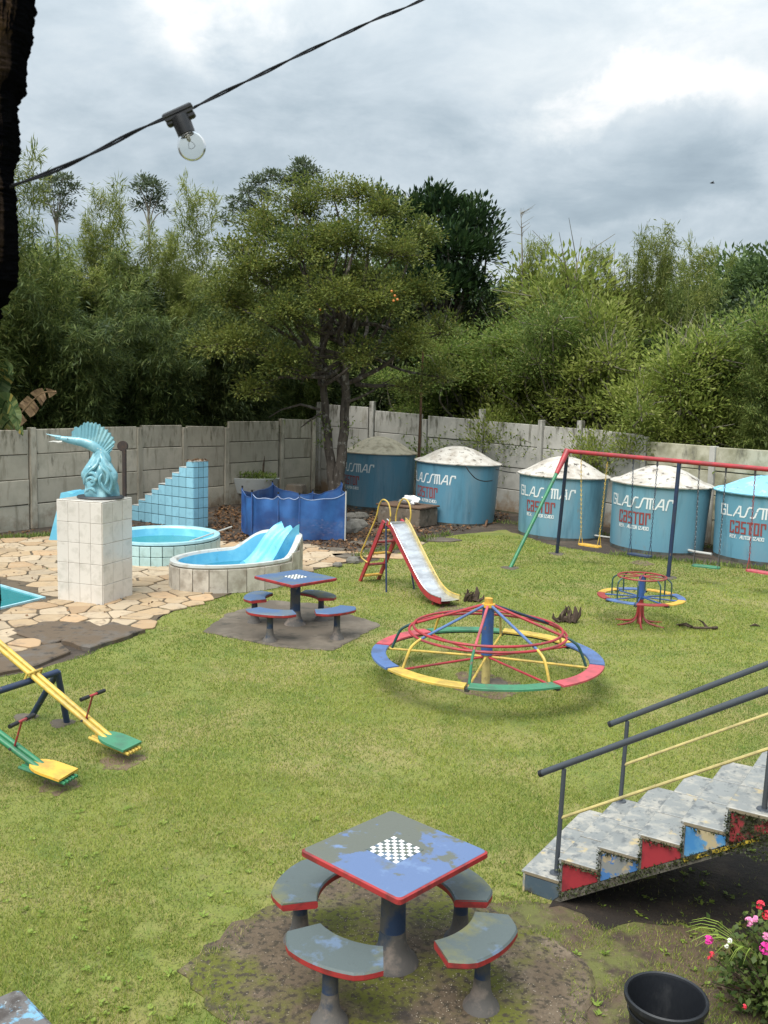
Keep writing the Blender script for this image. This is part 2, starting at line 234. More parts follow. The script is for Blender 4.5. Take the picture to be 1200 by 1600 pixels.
X['bag'] = mat('bag', (0.75, 0.76, 0.76), rough=0.45, bump=0.4, bscale=20)
X['crumb'] = mat('crumb', (0.36, 0.31, 0.24), rough=0.9)
X['pipe_white'] = mat('pipe_white', (0.46, 0.46, 0.43), rough=0.5)
X['bark'] = mat('bark', (0.085, 0.070, 0.056), [((0.24, 0.225, 0.20), 5, 0.56, 0.62, 9), ((0.035, 0.028, 0.022), 9, 0.5, 0.62, 9, (1, 1, 0.3))], rough=0.95, bump=0.7, bscale=14, bdist=0.03)
X['pale_twig'] = mat('pale_twig', (0.22, 0.20, 0.155), [((0.12, 0.10, 0.075), 5, 0.48, 0.6)], rough=0.9)
X['culm'] = mat('culm', (0.12, 0.145, 0.045), [((0.20, 0.18, 0.08), 3, 0.5, 0.66)], rough=0.6)
X['near_bark'] = mat('near_bark', (0.0045, 0.0045, 0.005), [((0.05, 0.034, 0.025), 16, 0.84, 0.96, 10, (2, 2, 0.22), (0, -12, 0)), ((0.15, 0.09, 0.055), 26, 1.06, 1.16, 10, (2, 2, 0.25), (0, -12, 0)), ((0.004, 0.004, 0.005), 40, 0.52, 0.58, 10, (2, 2, 0.2))], rough=1.0, bump=1.0, bscale=45, bdist=0.02, spec=0.0)  # brown layers on one side paint in the lit part of the bark
X['char_bark'] = mat('char_bark', (0.008, 0.008, 0.009), rough=1.0, bump=1.0, bscale=70, bdist=0.02, spec=0.0)
X['root_wood'] = mat('root_wood', (0.05, 0.033, 0.022), [((0.11, 0.08, 0.055), 8, 0.52, 0.66)], rough=0.95, bump=0.5)
X['stair_tile'] = mat('stair_tile', (0.235, 0.245, 0.24), [((0.37, 0.355, 0.315), 8, 0.47, 0.60, 10), ((0.14, 0.15, 0.155), 13, 0.54, 0.64, 10, (1, .6, 1)), ((0.46, 0.37, 0.21), 4.5, 0.60, 0.66, 9), ((0.10, 0.11, 0.115), 30, 0.60, 0.70, 10)], rough=0.42, bump=0.12, rvar=0.08)
X['stair_concrete'] = mat('stair_concrete', (0.16, 0.145, 0.12), [((0.07, 0.065, 0.05), 3, 0.45, 0.6, 9), ((0.05, 0.06, 0.02), 5, 0.55, 0.65, 9)], rough=0.95, bump=0.4)
X['stair_joint'] = mat('stair_joint', (0.20, 0.165, 0.11), rough=0.9)
X['panel_red'] = mat('panel_red', (0.30, 0.025, 0.035), [((0.20, 0.02, 0.03), 6, 0.48, 0.62), ((0.10, 0.05, 0.04), 14, 0.68, 0.72)], rough=0.55)
X['panel_mossy_red'] = mat('panel_mossy_red', (0.26, 0.03, 0.035), [((0.045, 0.04, 0.022), 9, 0.48, 0.54, 10), ((0.03, 0.035, 0.012), 4, 0.5, 0.58, 9)], rough=0.7, bump=0.3)
X['panel_blue'] = mat('panel_blue', (0.045, 0.19, 0.42), [((0.10, 0.26, 0.44), 4, 0.5, 0.6), ((0.40, 0.33, 0.20), 3.2, 0.60, 0.63, 10), ((0.18, 0.19, 0.18), 9, 0.62, 0.66, 10)], rough=0.55)
X['panel_peeling'] = mat('panel_peeling', (0.20, 0.21, 0.21), [((0.05, 0.15, 0.36), 6, 0.52, 0.55, 9), ((0.36, 0.29, 0.18), 7, 0.58, 0.61, 10), ((0.09, 0.10, 0.10), 14, 0.60, 0.66, 10)], rough=0.7)
X['panel_slate'] = mat('panel_slate', (0.055, 0.085, 0.115), [((0.10, 0.12, 0.13), 5, 0.5, 0.64, 9), ((0.05, 0.045, 0.035), 7, 0.56, 0.68, 9)], rough=0.6)
X['moss'] = mat('moss', (0.055, 0.075, 0.020), [((0.03, 0.028, 0.014), 14, 0.48, 0.62, 9)], rough=1.0, bump=1.0, bscale=60)
X['yellow_line'] = mat('yellow_line', (0.50, 0.36, 0.035), [((0.05, 0.045, 0.02), 9, 0.50, 0.56, 9)], rough=0.7)
X['tan_handle'] = mat('black_grip', (0.012, 0.012, 0.014), rough=0.5)
X['fruit'] = mat('fruit', (0.55, 0.18, 0.03), rough=0.4)
X['dead_leaf'] = mat('dead_leaf', (0.22, 0.145, 0.085), [((0.12, 0.07, 0.04), 3, 0.5, 0.6)], rough=0.85, bump=0.2)
X['flower_magenta'] = mat('flower_magenta', (0.62, 0.03, 0.28), rough=0.6); X['flower_pink'] = mat('flower_pink', (0.72, 0.25, 0.45), rough=0.6)
X['flower_red'] = mat('flower_red', (0.62, 0.03, 0.06), rough=0.6); X['flower_white'] = mat('flower_white', (0.8, 0.8, 0.72), rough=0.6)
# leaves
X['bamboo_leaf'] = leafmat('bamboo_leaf', (0.068, 0.108, 0.030), (0.236, 0.290, 0.074), (0.365, 0.365, 0.121), 0.48, 0.45)
X['bamboo_light'] = leafmat('bamboo_light', (0.125, 0.169, 0.035), (0.312, 0.350, 0.094), (0.425, 0.413, 0.163), 0.5, 0.5)
X['bamboo_dark'] = leafmat('bamboo_dark', (0.048, 0.078, 0.030), (0.158, 0.210, 0.060), (0.285, 0.315, 0.105), 0.42, 0.5)
X['citrus_leaf'] = leafmat('citrus_leaf', (0.070, 0.105, 0.026), (0.215, 0.245, 0.055), (0.24, 0.22, 0.05), 0.42, 0.7)
X['mango_leaf'] = leafmat('mango_leaf', (0.018, 0.040, 0.018), (0.053, 0.100, 0.033), (0.075, 0.112, 0.037), 0.12, 0.8, rough=0.35)
X['light_leaf'] = leafmat('light_leaf', (0.15, 0.21, 0.040), (0.36, 0.41, 0.095), (0.44, 0.46, 0.16), 0.5, 0.6)
X['mid_leaf'] = leafmat('mid_leaf', (0.098, 0.153, 0.036), (0.247, 0.325, 0.078), (0.364, 0.364, 0.117), 0.48, 0.6)
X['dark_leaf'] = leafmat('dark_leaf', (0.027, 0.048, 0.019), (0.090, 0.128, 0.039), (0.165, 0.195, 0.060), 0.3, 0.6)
X['gum_leaf'] = leafmat('gum_leaf', (0.072, 0.102, 0.060), (0.156, 0.192, 0.102), None, 0.3, 0.5)
X['far_leaf'] = leafmat('far_leaf', (0.056, 0.100, 0.035), (0.163, 0.237, 0.075), None, 0.3, 0.25)
X['banana_leaf'] = leafmat('banana_leaf', (0.04, 0.08, 0.025), (0.13, 0.17, 0.06), (0.32, 0.26, 0.06), 0.35, 1.5)
X['dry_banana'] = mat('dry_banana', (0.30, 0.20, 0.11), [((0.16, 0.10, 0.06), 5, 0.48, 0.62)], rough=0.85)
X['flower_leaf'] = leafmat('flower_leaf', (0.045, 0.085, 0.018), (0.15, 0.20, 0.045), (0.10, 0.05, 0.035), 0.3, 3.0)
X['weed_leaf'] = leafmat('weed_leaf', (0.22, 0.33, 0.05), (0.36, 0.46, 0.09), None, 0.4, 3.0)
X['grass'] = leafmat('grass', (0.112, 0.182, 0.024), (0.305, 0.345, 0.060), (0.42, 0.36, 0.15), 0.3, 0.45, rough=0.7, third=(0.61, 0.67), pos=(.37, .63))
X['litter'] = leafmat('litter', (0.08, 0.045, 0.025), (0.22, 0.11, 0.045), (0.34, 0.20, 0.10), 0.1, 3.0)

# blue net: woven shade cloth that lets some of what lies behind show through
def net_mat():
    m = bpy.data.materials.new('shade_net'); m.use_nodes = True; t = m.node_tree; t.nodes.clear(); lk = t.links.new
    out = t.nodes.new('ShaderNodeOutputMaterial'); b = t.nodes.new('ShaderNodeBsdfPrincipled'); tr = t.nodes.new('ShaderNodeBsdfTransparent'); ms = t.nodes.new('ShaderNodeMixShader')
    tcn = t.nodes.new('ShaderNodeTexCoord'); nz = t.nodes.new('ShaderNodeTexNoise'); lk(tcn.outputs['Object'], nz.inputs[0]); nz.inputs['Scale'].default_value = 2.2; nz.inputs['Detail'].default_value = 6
    rp = t.nodes.new('ShaderNodeValToRGB'); lk(nz.outputs['Fac'], rp.inputs[0]); e = rp.color_ramp.elements; e[0].position = .35; e[0].color = (0.014, 0.06, 0.21, 1); e[1].position = .7; e[1].color = (0.035, 0.15, 0.42, 1)
    lk(rp.outputs[0], b.inputs['Base Color']); b.inputs['Roughness'].default_value = 0.6
    ms.inputs[0].default_value = 0.17; lk(b.outputs[0], ms.inputs[1]); lk(tr.outputs[0], ms.inputs[2]); lk(ms.outputs[0], out.inputs[0]); return m
X['net'] = net_mat()
def water_mat(name, tint, deep=0.5, ripple=0.12):
    m = bpy.data.materials.new(name); m.use_nodes = True; t = m.node_tree; t.nodes.clear(); lk = t.links.new
    out = t.nodes.new('ShaderNodeOutputMaterial'); df = t.nodes.new('ShaderNodeBsdfDiffuse'); df.inputs[0].default_value = (*tint, 1)
    tr = t.nodes.new('ShaderNodeBsdfTransparent'); tr.inputs[0].default_value = (0.7, 0.92, 0.95, 1); m1 = t.nodes.new('ShaderNodeMixShader'); m1.inputs[0].default_value = deep
    lk(tr.outputs[0], m1.inputs[1]); lk(df.outputs[0], m1.inputs[2])
    gl = t.nodes.new('ShaderNodeBsdfGlossy'); gl.inputs['Roughness'].default_value = 0.03; fr = t.nodes.new('ShaderNodeFresnel'); fr.inputs[0].default_value = 1.33
    m2 = t.nodes.new('ShaderNodeMixShader'); lk(fr.outputs[0], m2.inputs[0]); lk(m1.outputs[0], m2.inputs[1]); lk(gl.outputs[0], m2.inputs[2]); lk(m2.outputs[0], out.inputs[0])
    tcn = t.nodes.new('ShaderNodeTexCoord'); nz = t.nodes.new('ShaderNodeTexNoise'); lk(tcn.outputs['Object'], nz.inputs[0]); nz.inputs['Scale'].default_value = 5; nz.inputs['Detail'].default_value = 3
    bp = t.nodes.new('ShaderNodeBump'); bp.inputs['Strength'].default_value = ripple; bp.inputs['Distance'].default_value = 0.02; lk(nz.outputs['Fac'], bp.inputs['Height']); lk(bp.outputs[0], gl.inputs['Normal'])
    return m
X['water_clear'] = water_mat('water_clear', (0.06, 0.34, 0.46), 0.35); X['water_teal'] = water_mat('water_teal', (0.05, 0.30, 0.31), 0.75); X['water_deep'] = water_mat('water_deep', (0.02, 0.24, 0.27), 0.85)
gm = bpy.data.materials.new('bulb_glass'); gm.use_nodes = True; t = gm.node_tree; t.nodes.clear()
o_ = t.nodes.new('ShaderNodeOutputMaterial'); tr = t.nodes.new('ShaderNodeBsdfTransparent'); tr.inputs[0].default_value = (0.90, 0.90, 0.87, 1); gl = t.nodes.new('ShaderNodeBsdfGlossy'); gl.inputs['Roughness'].default_value = 0.02
lw = t.nodes.new('ShaderNodeLayerWeight'); lw.inputs[0].default_value = 0.12; m_ = t.nodes.new('ShaderNodeMixShader'); t.links.new(lw.outputs['Fresnel'], m_.inputs[0]); t.links.new(tr.outputs[0], m_.inputs[1]); t.links.new(gl.outputs[0], m_.inputs[2]); t.links.new(m_.outputs[0], o_.inputs[0])
X['glass'] = gm

# ------------------------------------------------------------------ mesh helpers
class MB:
    def __init__(s): s.v = []; s.f = []; s.m = []
    def add(s, vs, fs, mi=0):
        b = len(s.v); s.v += [tuple(p) for p in vs]; s.f += [tuple(b+i for i in f) for f in fs]; s.m += [mi]*len(fs); return s
    def box(s, c, d, rz=0.0, mi=0, bev=0.0, M=None):
        x, y, z = d[0]/2, d[1]/2, d[2]/2; b = min(bev, x*.9, y*.9, z*.9)
        if b > 0:
            vs = []; 
            for sz in (-1, 1):
                for k, (ix, iy) in enumerate(((-1, -1), (1, -1), (1, 1), (-1, 1))): vs.append((ix*(x-b), iy*(y-b), sz*z))
            rings = [[(ix*(x-b), iy*(y-b), -z) for ix, iy in ((-1,-1),(1,-1),(1,1),(-1,1))],
                     [(ix*x, iy*y, -z+b) for ix, iy in ((-1,-1),(1,-1),(1,1),(-1,1))],
                     [(ix*x, iy*y, z-b) for ix, iy in ((-1,-1),(1,-1),(1,1),(-1,1))],
                     [(ix*(x-b), iy*(y-b), z) for ix, iy in ((-1,-1),(1,-1),(1,1),(-1,1))]]
            vs = [p for r_ in rings for p in r_]
            fs = [(3, 2, 1, 0), (12, 13, 14, 15)] + [(r_*4+k, r_*4+(k+1) % 4, r_*4+4+(k+1) % 4, r_*4+4+k) for r_ in range(3) for k in range(4)]
        else:
            vs = [(i*x, j*y, k*z) for k in (-1, 1) for i, j in ((-1,-1),(1,-1),(1,1),(-1,1))]
            fs = [(3, 2, 1, 0), (4, 5, 6, 7)] + [(k, (k+1) % 4, 4+(k+1) % 4, 4+k) for k in range(4)]
        ca, sa = math.cos(rz), math.sin(rz)
        vs = [(c[0]+p[0]*ca-p[1]*sa, c[1]+p[0]*sa+p[1]*ca, c[2]+p[2]) for p in vs]
        if M: vs = [tuple(M @ Vector(p)) for p in vs]
        return s.add(vs, fs, mi)
    def tube(s, pts, r, n=8, mi=0, caps=True, closed=False):
        pts = [Vector(p) for p in pts]; k = len(pts); rs = r if hasattr(r, '__len__') else [r]*k
        vs = []; prev = None
        for i, p in enumerate(pts):
            if closed: t = (pts[(i+1) % k]-pts[i-1])
            else: t = pts[min(i+1, k-1)]-pts[max(i-1, 0)]
            t = t.normalized() if t.length > 1e-9 else Vector((0, 0, 1))
            if prev is None: a = t.orthogonal().normalized()
            else:
                a = prev - t*prev.dot(t); a = a.normalized() if a.length > 1e-6 else t.orthogonal().normalized()
            prev = a; b = t.cross(a)
            for j in range(n):
                th = 2*PI*j/n; vs.append(p+(a*math.cos(th)+b*math.sin(th))*rs[i])
        fs = []; 
        for i in range(k if closed else k-1):
            i2 = (i+1) % k
            for j in range(n): fs.append((i*n+j, i*n+(j+1) % n, i2*n+(j+1) % n, i2*n+j))
        if caps and not closed: fs += [tuple(range(n-1, -1, -1)), tuple((k-1)*n+j for j in range(n))]
        return s.add(vs, fs, mi)
    def lathe(s, prof, n=24, c=(0, 0, 0), mi=0, sx=1.0, sy=1.0, fn=None, closed=False):
        vs = []; k = len(prof)
        for i, (r_, z) in enumerate(prof):
            for j in range(n):
                th = 2*PI*j/n; rr = fn(r_, z, th) if fn else r_
                vs.append((c[0]+rr*math.cos(th)*sx, c[1]+rr*math.sin(th)*sy, c[2]+z))
        fs = [(i*n+j, i*n+(j+1) % n, (i+1)*n+(j+1) % n, (i+1)*n+j) for i in range(k-1) for j in range(n)]
        if closed: fs += [tuple(range(n-1, -1, -1)), tuple((k-1)*n+j for j in range(n))]
        return s.add(vs, fs, mi)
    def prism(s, poly, z0, z1, mi=0, top=None, bev=0.0):
        n = len(poly)
        if bev:
            c = Vector((sum(p[0] for p in poly)/n, sum(p[1] for p in poly)/n))
            inn = []
            for p in poly:
                d = (c-Vector(p[:2])); L_ = d.length or 1; inn.append((p[0]+d.x/L_*bev, p[1]+d.y/L_*bev))
            vs = [(p[0], p[1], z0) for p in poly]+[(p[0], p[1], z1-bev*.6) for p in poly]+[(p[0], p[1], z1) for p in inn]
            fs = [tuple(range(2*n, 3*n))]+[(i, (i+1) % n, n+(i+1) % n, n+i) for i in range(n)]+[(n+i, n+(i+1) % n, 2*n+(i+1) % n, 2*n+i) for i in range(n)]+[tuple(range(n-1, -1, -1))]
            return s.add(vs, fs, mi)
        vs = [(p[0], p[1], z0) for p in poly]+[(p[0], p[1], z1) for p in poly]
        s.add(vs, [tuple(range(n-1, -1, -1))]+[(i, (i+1) % n, n+(i+1) % n, n+i) for i in range(n)], mi)
        b = len(s.v)-2*n; s.f.append(tuple(range(b+n, b+2*n))); s.m.append(mi if top is None else top); return s
    def mesh(s, name, mats, smooth=False):
        me = bpy.data.meshes.new(name); me.from_pydata(s.v, [], s.f)
        for m in (mats if isinstance(mats, (list, tuple)) else [mats]): me.materials.append(m)
        if any(s.m): me.polygons.foreach_set('material_index', s.m)
        if smooth:
            me.polygons.foreach_set('use_smooth', [True]*len(s.f))
            try: me.set_sharp_from_angle(angle=R(38))
            except Exception: pass
        me.update(); return me
    def build(s, name, mats, parent=None, smooth=False, **k):
        return link(name, s.mesh(name, mats, smooth), parent, **k)
def link(name, me, parent=None, label=None, kind=None, loc=None, rz=None):
    o = bpy.data.objects.new(name, me); COL.objects.link(o)
    if parent is not None: o.parent = parent
    if label: o['label'] = label
    if kind: o['kind'] = kind
    if loc is not None: o.location = loc
    if rz is not None: o.rotation_euler = (0, 0, rz)
    return o
def tag(o, label, cat, group=None, kind=None):
    o['label'] = label; o['category'] = cat
    if group: o['group'] = group
    if kind: o['kind'] = kind
    return o
def empty(name, loc, rz=0.0, label=None, cat=None, group=None):
    o = bpy.data.objects.new(name, None); COL.objects.link(o); o.location = loc; o.rotation_euler = (0, 0, rz); o.empty_display_size = 0.1
    if label: tag(o, label, cat, group)
    return o
def copy_tree(o, parent=None):
    c = o.copy(); COL.objects.link(c)
    if parent is not None: c.parent = parent
    for ch in list(o.children): copy_tree(ch, c)
    return c
def struct(o): o['kind'] = 'structure'; return o
def npmesh(name, V, F, mats, mi=None, smooth=False):
    me = bpy.data.meshes.new(name); V = np.ascontiguousarray(V, dtype=np.float32); F = np.ascontiguousarray(F, dtype=np.int32)
    nf, k = F.shape
    me.vertices.add(len(V)); me.vertices.foreach_set('co', V.ravel())
    me.loops.add(nf*k); me.loops.foreach_set('vertex_index', F.ravel())
    me.polygons.add(nf); me.polygons.foreach_set('loop_start', np.arange(0, nf*k, k, dtype=np.int32)); me.polygons.foreach_set('loop_total', np.full(nf, k, dtype=np.int32))
    for m in (mats if isinstance(mats, (list, tuple)) else [mats]): me.materials.append(m)
    if mi is not None: me.polygons.foreach_set('material_index', np.ascontiguousarray(mi, dtype=np.int32))
    me.update(calc_edges=True); me.validate(); return me
def unit(a): return a/np.maximum(np.linalg.norm(a, axis=-1, keepdims=True), 1e-9)
def leaves(P, Dr, Ln, Wd, fold=0.25, roll=None, droop=0.0):
    """one folded lozenge per leaf"""
    n = len(P); Dr = unit(Dr); up = np.tile([0, 0, 1.0], (n, 1)) + rng.normal(0, .35, (n, 3))
    S = unit(np.cross(Dr, up)); Nn = np.cross(S, Dr)
    Ln = np.broadcast_to(Ln, n)[:, None]; Wd = np.broadcast_to(Wd, n)[:, None]
    tip = P+Dr*Ln - np.array([0, 0, 1.0])*Ln*droop; mid = P+Dr*Ln*.45 + Nn*Wd*fold
    V = np.stack([P, mid-S*Wd*.5, tip, mid+S*Wd*.5], 1).reshape(-1, 3)
    return V, np.arange(4*n).reshape(-1, 4)
def inpoly(x, y, poly):
    x = np.asarray(x); y = np.asarray(y); ins = np.zeros(x.shape, bool); n = len(poly)
    for i in range(n):
        x1, y1 = poly[i][:2]; x2, y2 = poly[(i+1) % n][:2]
        if y1 == y2: continue
        c = ((y1 > y) != (y2 > y)) & (x < (x2-x1)*(y-y1)/(y2-y1)+x1); ins ^= c
    return ins
def vnoise(x, y, s, seed=0):
    """cheap smooth value noise for masks"""
    r_ = np.random.default_rng(seed).random((64, 64)); x = np.asarray(x)*s; y = np.asarray(y)*s
    xi = np.floor(x).astype(int); yi = np.floor(y).astype(int); fx = x-xi; fy = y-yi; fx = fx*fx*(3-2*fx); fy = fy*fy*(3-2*fy)
    g = lambda a, b: r_[a % 64, b % 64]
    return (g(xi, yi)*(1-fx)+g(xi+1, yi)*fx)*(1-fy)+(g(xi, yi+1)*(1-fx)+g(xi+1, yi+1)*fx)*fy
def jag(poly, step=0.12, amp=0.05, seed=0):
    r_ = random.Random(seed); out = []; n = len(poly)
    for i in range(n):
        a = Vector(poly[i][:2]); b = Vector(poly[(i+1) % n][:2]); k = max(1, int((b-a).length/step)); nn = Vector((-(b-a).y, (b-a).x)).normalized()
        for j in range(k): out.append(tuple(a.lerp(b, j/k)+nn*r_.uniform(-amp, amp)))
    return out
def spline(pts, n=8):
    pts = [Vector(p) for p in pts]; out = []
    for i in range(len(pts)-1):
        p0 = pts[max(i-1, 0)]; p1 = pts[i]; p2 = pts[i+1]; p3 = pts[min(i+2, len(pts)-1)]
        for j in range(n):
            t = j/n; out.append(0.5*((2*p1)+(-p0+p2)*t+(2*p0-5*p1+4*p2-p3)*t*t+(-p0+3*p1-3*p2+p3)*t**3))
    out.append(pts[-1]); return out
# ------------------------------------------------------------------ ground, lawn, patio
b = MB(); b.add([(-900, -60, 0), (900, -60, 0), (900, 1500, 0), (-900, 1500, 0)], [(0, 1, 2, 3)]); struct(b.build('ground', X['soil']))
wx = lambda lst: [tuple(G(*p)[:2]) for p in lst]
lawn_px = [(-90, 1065), (0, 1058), (60, 1048), (140, 1020), (222, 990), (262, 958), (340, 935), (440, 905), (520, 884), (590, 876), (640, 858), (700, 838), (790, 828), (860, 852), (960, 868), (1040, 874), (1110, 882), (1300, 905), (1500, 940)]
LAWN = wx(lawn_px) + [(14, 16), (14, -4), (-8, -4), (-8, 8)]
jl = jag(LAWN, 0.25, 0.07, 3)
from mathutils.geometry import tessellate_polygon
def sheet(name, poly, z, m):
    tri = tessellate_polygon([[Vector((p[0], p[1], 0)) for p in poly]]); bb = MB(); bb.add([(p[0], p[1], z) for p in poly], [tuple(t) for t in tri])
    me = bb.mesh(name, m)
    if me.polygons[0].normal.z < 0: me.flip_normals()
    return link(name, me)
struct(sheet('lawn', jl, 0.004, X['lawn']))
fl = [(-60, 26), (-9.9, 23.9), (-2.7, 35.2), (-2.0, 36.0), (8.8, 25.2), (60, 12), (60, 120), (-60, 120)]
struct(sheet('forest_floor', fl, 0.004, X['forest_floor']))
# patio of crazy paving
patio_px = [(-140, 848), (90, 840), (200, 838), (340, 846), (480, 850), (566, 868), (520, 884), (440, 905), (340, 935), (262, 958), (225, 985), (140, 976), (66, 974), (18, 988), (72, 1010), (0, 1032), (-140, 1060)]
PAT = wx(patio_px)
bp_ = MB(); tri = tessellate_polygon([[Vector((p[0], p[1], 0)) for p in jag(PAT, .3, .04, 5)]]); jp = jag(PAT, .3, .04, 5)
bp_.add([(p[0], p[1], 0.018) for p in jp], [tuple(t) for t in tri]); me = bp_.mesh('patio', X['grout'])
if me.polygons[0].normal.z < 0: me.flip_normals()
patio = struct(link('patio', me))
POOL = [G(-60, 904), G(0, 918), G(66, 937), G(0, 953), G(-80, 975)]
POOLo = [tuple(p[:2]) for p in POOL]
# voronoi stones
def voronoi(pts, bbox, k=26):
    pts = np.array(pts); cells = []
    for i, p in enumerate(pts):
        d = np.linalg.norm(pts-p, axis=1); idx = np.argsort(d)[1:k]
        poly = [(p[0]+a*1.3, p[1]+b_*1.3) for a, b_ in ((-1, -1), (1, -1), (1, 1), (-1, 1))]
        for j in idx:
            q = pts[j]; m = (p+q)/2; n = q-p; out = []
            for a in range(len(poly)):
                A = np.array(poly[a]); B = np.array(poly[(a+1) % len(poly)]); da = (A-m)@n; db = (B-m)@n
                if da <= 0: out.append(tuple(A))
                if (da < 0) != (db < 0): out.append(tuple(A+(B-A)*(da/(da-db))))
            poly = out
            if len(poly) < 3: break
        cells.append(poly)
    return cells
xs = [p[0] for p in PAT]; ys = [p[1] for p in PAT]
sp = []; tries = 0
while tries < 12000:
    tries += 1; q = (rnd.uniform(-11.0, max(xs)), rnd.uniform(min(ys), max(ys)))
    md = 0.30+0.014*(q[1]-13)
    if all((q[0]-s[0])**2+(q[1]-s[1])**2 > (md*(1+.5*((i*37) % 7)/7-.2))**2 for i, s in enumerate(sp)): sp.append(q)
cells = voronoi(sp, None); stones = []
inP = inpoly([s[0] for s in sp], [s[1] for s in sp], PAT); inW = inpoly([s[0] for s in sp], [s[1] for s in sp], POOLo)
def near_pool(q):
    P_ = [Vector(p) for p in POOLo]; q = Vector(q); m_ = 9
    for a, b_ in zip(P_, P_[1:]+P_[:1]): t = max(0, min(1, (q-a).dot(b_-a)/(b_-a).length_squared)); m_ = min(m_, (a.lerp(b_, t)-q).length)
    return m_ < .14
for s, c, a, w in zip(sp, cells, inP, inW):
    if not a or w or len(c) < 3 or near_pool(s) or inpoly([p[0] for p in c], [p[1] for p in c], POOLo).any(): continue
    cc = np.mean(c, axis=0); g_ = 0.016
    poly = []
    for p in c:
        d = np.array(p)-cc; L_ = np.linalg.norm(d); poly.append(tuple(cc+d*(max(L_-g_*1.6, .02)/max(L_, .01))))
    # knock the corners off, break straight sides
    q2 = []
    for i in range(len(poly)):
        A = Vector(poly[i]); B = Vector(poly[(i+1) % len(poly)]); 
        if (B-A).length < 0.03: continue
        q2.append(A.lerp(B, .10)+Vector((rnd.uniform(-.008, .008), rnd.uniform(-.008, .008)))); 
        if (B-A).length > .3: q2.append(A.lerp(B, .5)+Vector((rnd.uniform(-.014, .014), rnd.uniform(-.014, .014))))
        q2.append(A.lerp(B, .90))
    if len(q2) < 3: continue
    vis = -800 < (600+1500*cc[0]/max(cc[1], 1)) and (600+1500*cc[0]/max(cc[1], 1)) > -40
    stones.append((cc, [tuple(q) for q in q2], vis))
stones = [s for s in stones if s[2]]
stones.sort(key=lambda s: s[0][1])
sm = [X['flagstone'], X['pale_flagstone'], X['pale_flagstone'], X['rust_flagstone'], X['flagstone']]
for cc, q, _ in stones[:300]:
    bb = MB(); bb.prism([(p[0]-cc[0], p[1]-cc[1]) for p in q], 0.0, rnd.uniform(.018, .03), bev=0.012)
    bb.build('stone', rnd.choice(sm), patio, loc=(cc[0], cc[1], 0.012), rz=0)
if len(stones) > 300:
    bb = MB()
    for cc, q, _ in stones[300:]: bb.prism(q, 0.012, rnd.uniform(.032, .042), bev=0.012, mi=rnd.randint(0, 2))
    bb.build('stones', [X['flagstone'], X['pale_flagstone'], X['rust_flagstone']], patio, kind='stuff')
# sunken swimming pool, only its corner is in view
pl = empty('swimming_pool', (POOL[1].x, POOL[1].y, 0), 0, 'sunken swimming pool with pale blue rim, its corner beside the tiled pedestal', 'pool')
loc = lambda p: (p[0]-POOL[1].x, p[1]-POOL[1].y)
inner = [(p.x, p.y) for p in POOL]; cpx = sum(p[0] for p in inner)/5; cpy = sum(p[1] for p in inner)/5
bb = MB(); outr = [(cpx+(p[0]-cpx)*1.07, cpy+(p[1]-cpy)*1.07) for p in inner]
vs = [(*loc(p), 0.05) for p in inner]+[(*loc(p), 0.05) for p in outr]+[(*loc(p), 0.01) for p in outr]+[(*loc(p), 0.01) for p in inner]
bb.add(vs, [(i, (i+1) % 5, 5+(i+1) % 5, 5+i) for i in range(5)]+[(5+i, 5+(i+1) % 5, 10+(i+1) % 5, 10+i) for i in range(5)]+[(15+i, 15+(i+1) % 5, (i+1) % 5, i) for i in range(5)])
me = bb.mesh('rim', X['pool_rim']); link('rim', me, pl)
bb = MB(); bb.add([(*loc(p), 0.022) for p in inner], [tuple(range(5))]); me = bb.mesh('water', X['water_deep'])
if me.polygons[0].normal.z < 0: me.flip_normals()
link('water', me, pl)
# broken dark slabs at the edge of the patio
S1 = wx([(18, 988), (66, 974), (140, 974), (160, 982), (98, 1003), (72, 1010)]); S2 = wx([(160, 983), (176, 978), (226, 990), (190, 1003), (140, 1019), (96, 1007)])
S3 = wx([(-90, 1040), (0, 1033), (74, 1011), (96, 1009), (108, 1022), (60, 1044), (0, 1056), (-90, 1068)])
for i, (S, lb, h) in enumerate(((S1, 'dark worn cement slab set among the flagstones behind the seesaws', .035), (S2, 'dark rough cement slab jutting from the patio into the grass', .07), (S3, 'long dark cement strip along the patio edge beside the seesaws', .05))):
    bb = MB(); bb.prism(jag(S, .12, .02, i), 0, h, bev=0.02); tag(bb.build('cement_slab', X['dark_slab']), lb, 'slab')
# ------------------------------------------------------------------ pads under the tables
PAD1 = [(-1.22, 5.60), (-0.95, 6.15), (-0.42, 6.75), (0.05, 7.02), (0.55, 6.75), (1.30, 5.95), (1.42, 5.6), (1.2, 5.0), (0.75, 4.3), (0.1, 4.0), (-0.4, 4.3), (-0.75, 5.0)]
PAD2 = wx([(317, 988), (352, 962), (420, 940), (500, 945), (596, 978), (560, 996), (522, 1018), (430, 1012)])
for i, (P, m, lb) in enumerate(((PAD1, 'pad', 'mossy brown cement pad under the nearest chessboard table'), (PAD2, 'far_pad', 'bare grey brown cement pad under the far table beside the slide'))):
    bb = MB(); bb.prism(jag(P, .10, .030, i+9), 0, .03, bev=0.03); tag(bb.build('cement_pad', X[m]), lb, 'cement pad')
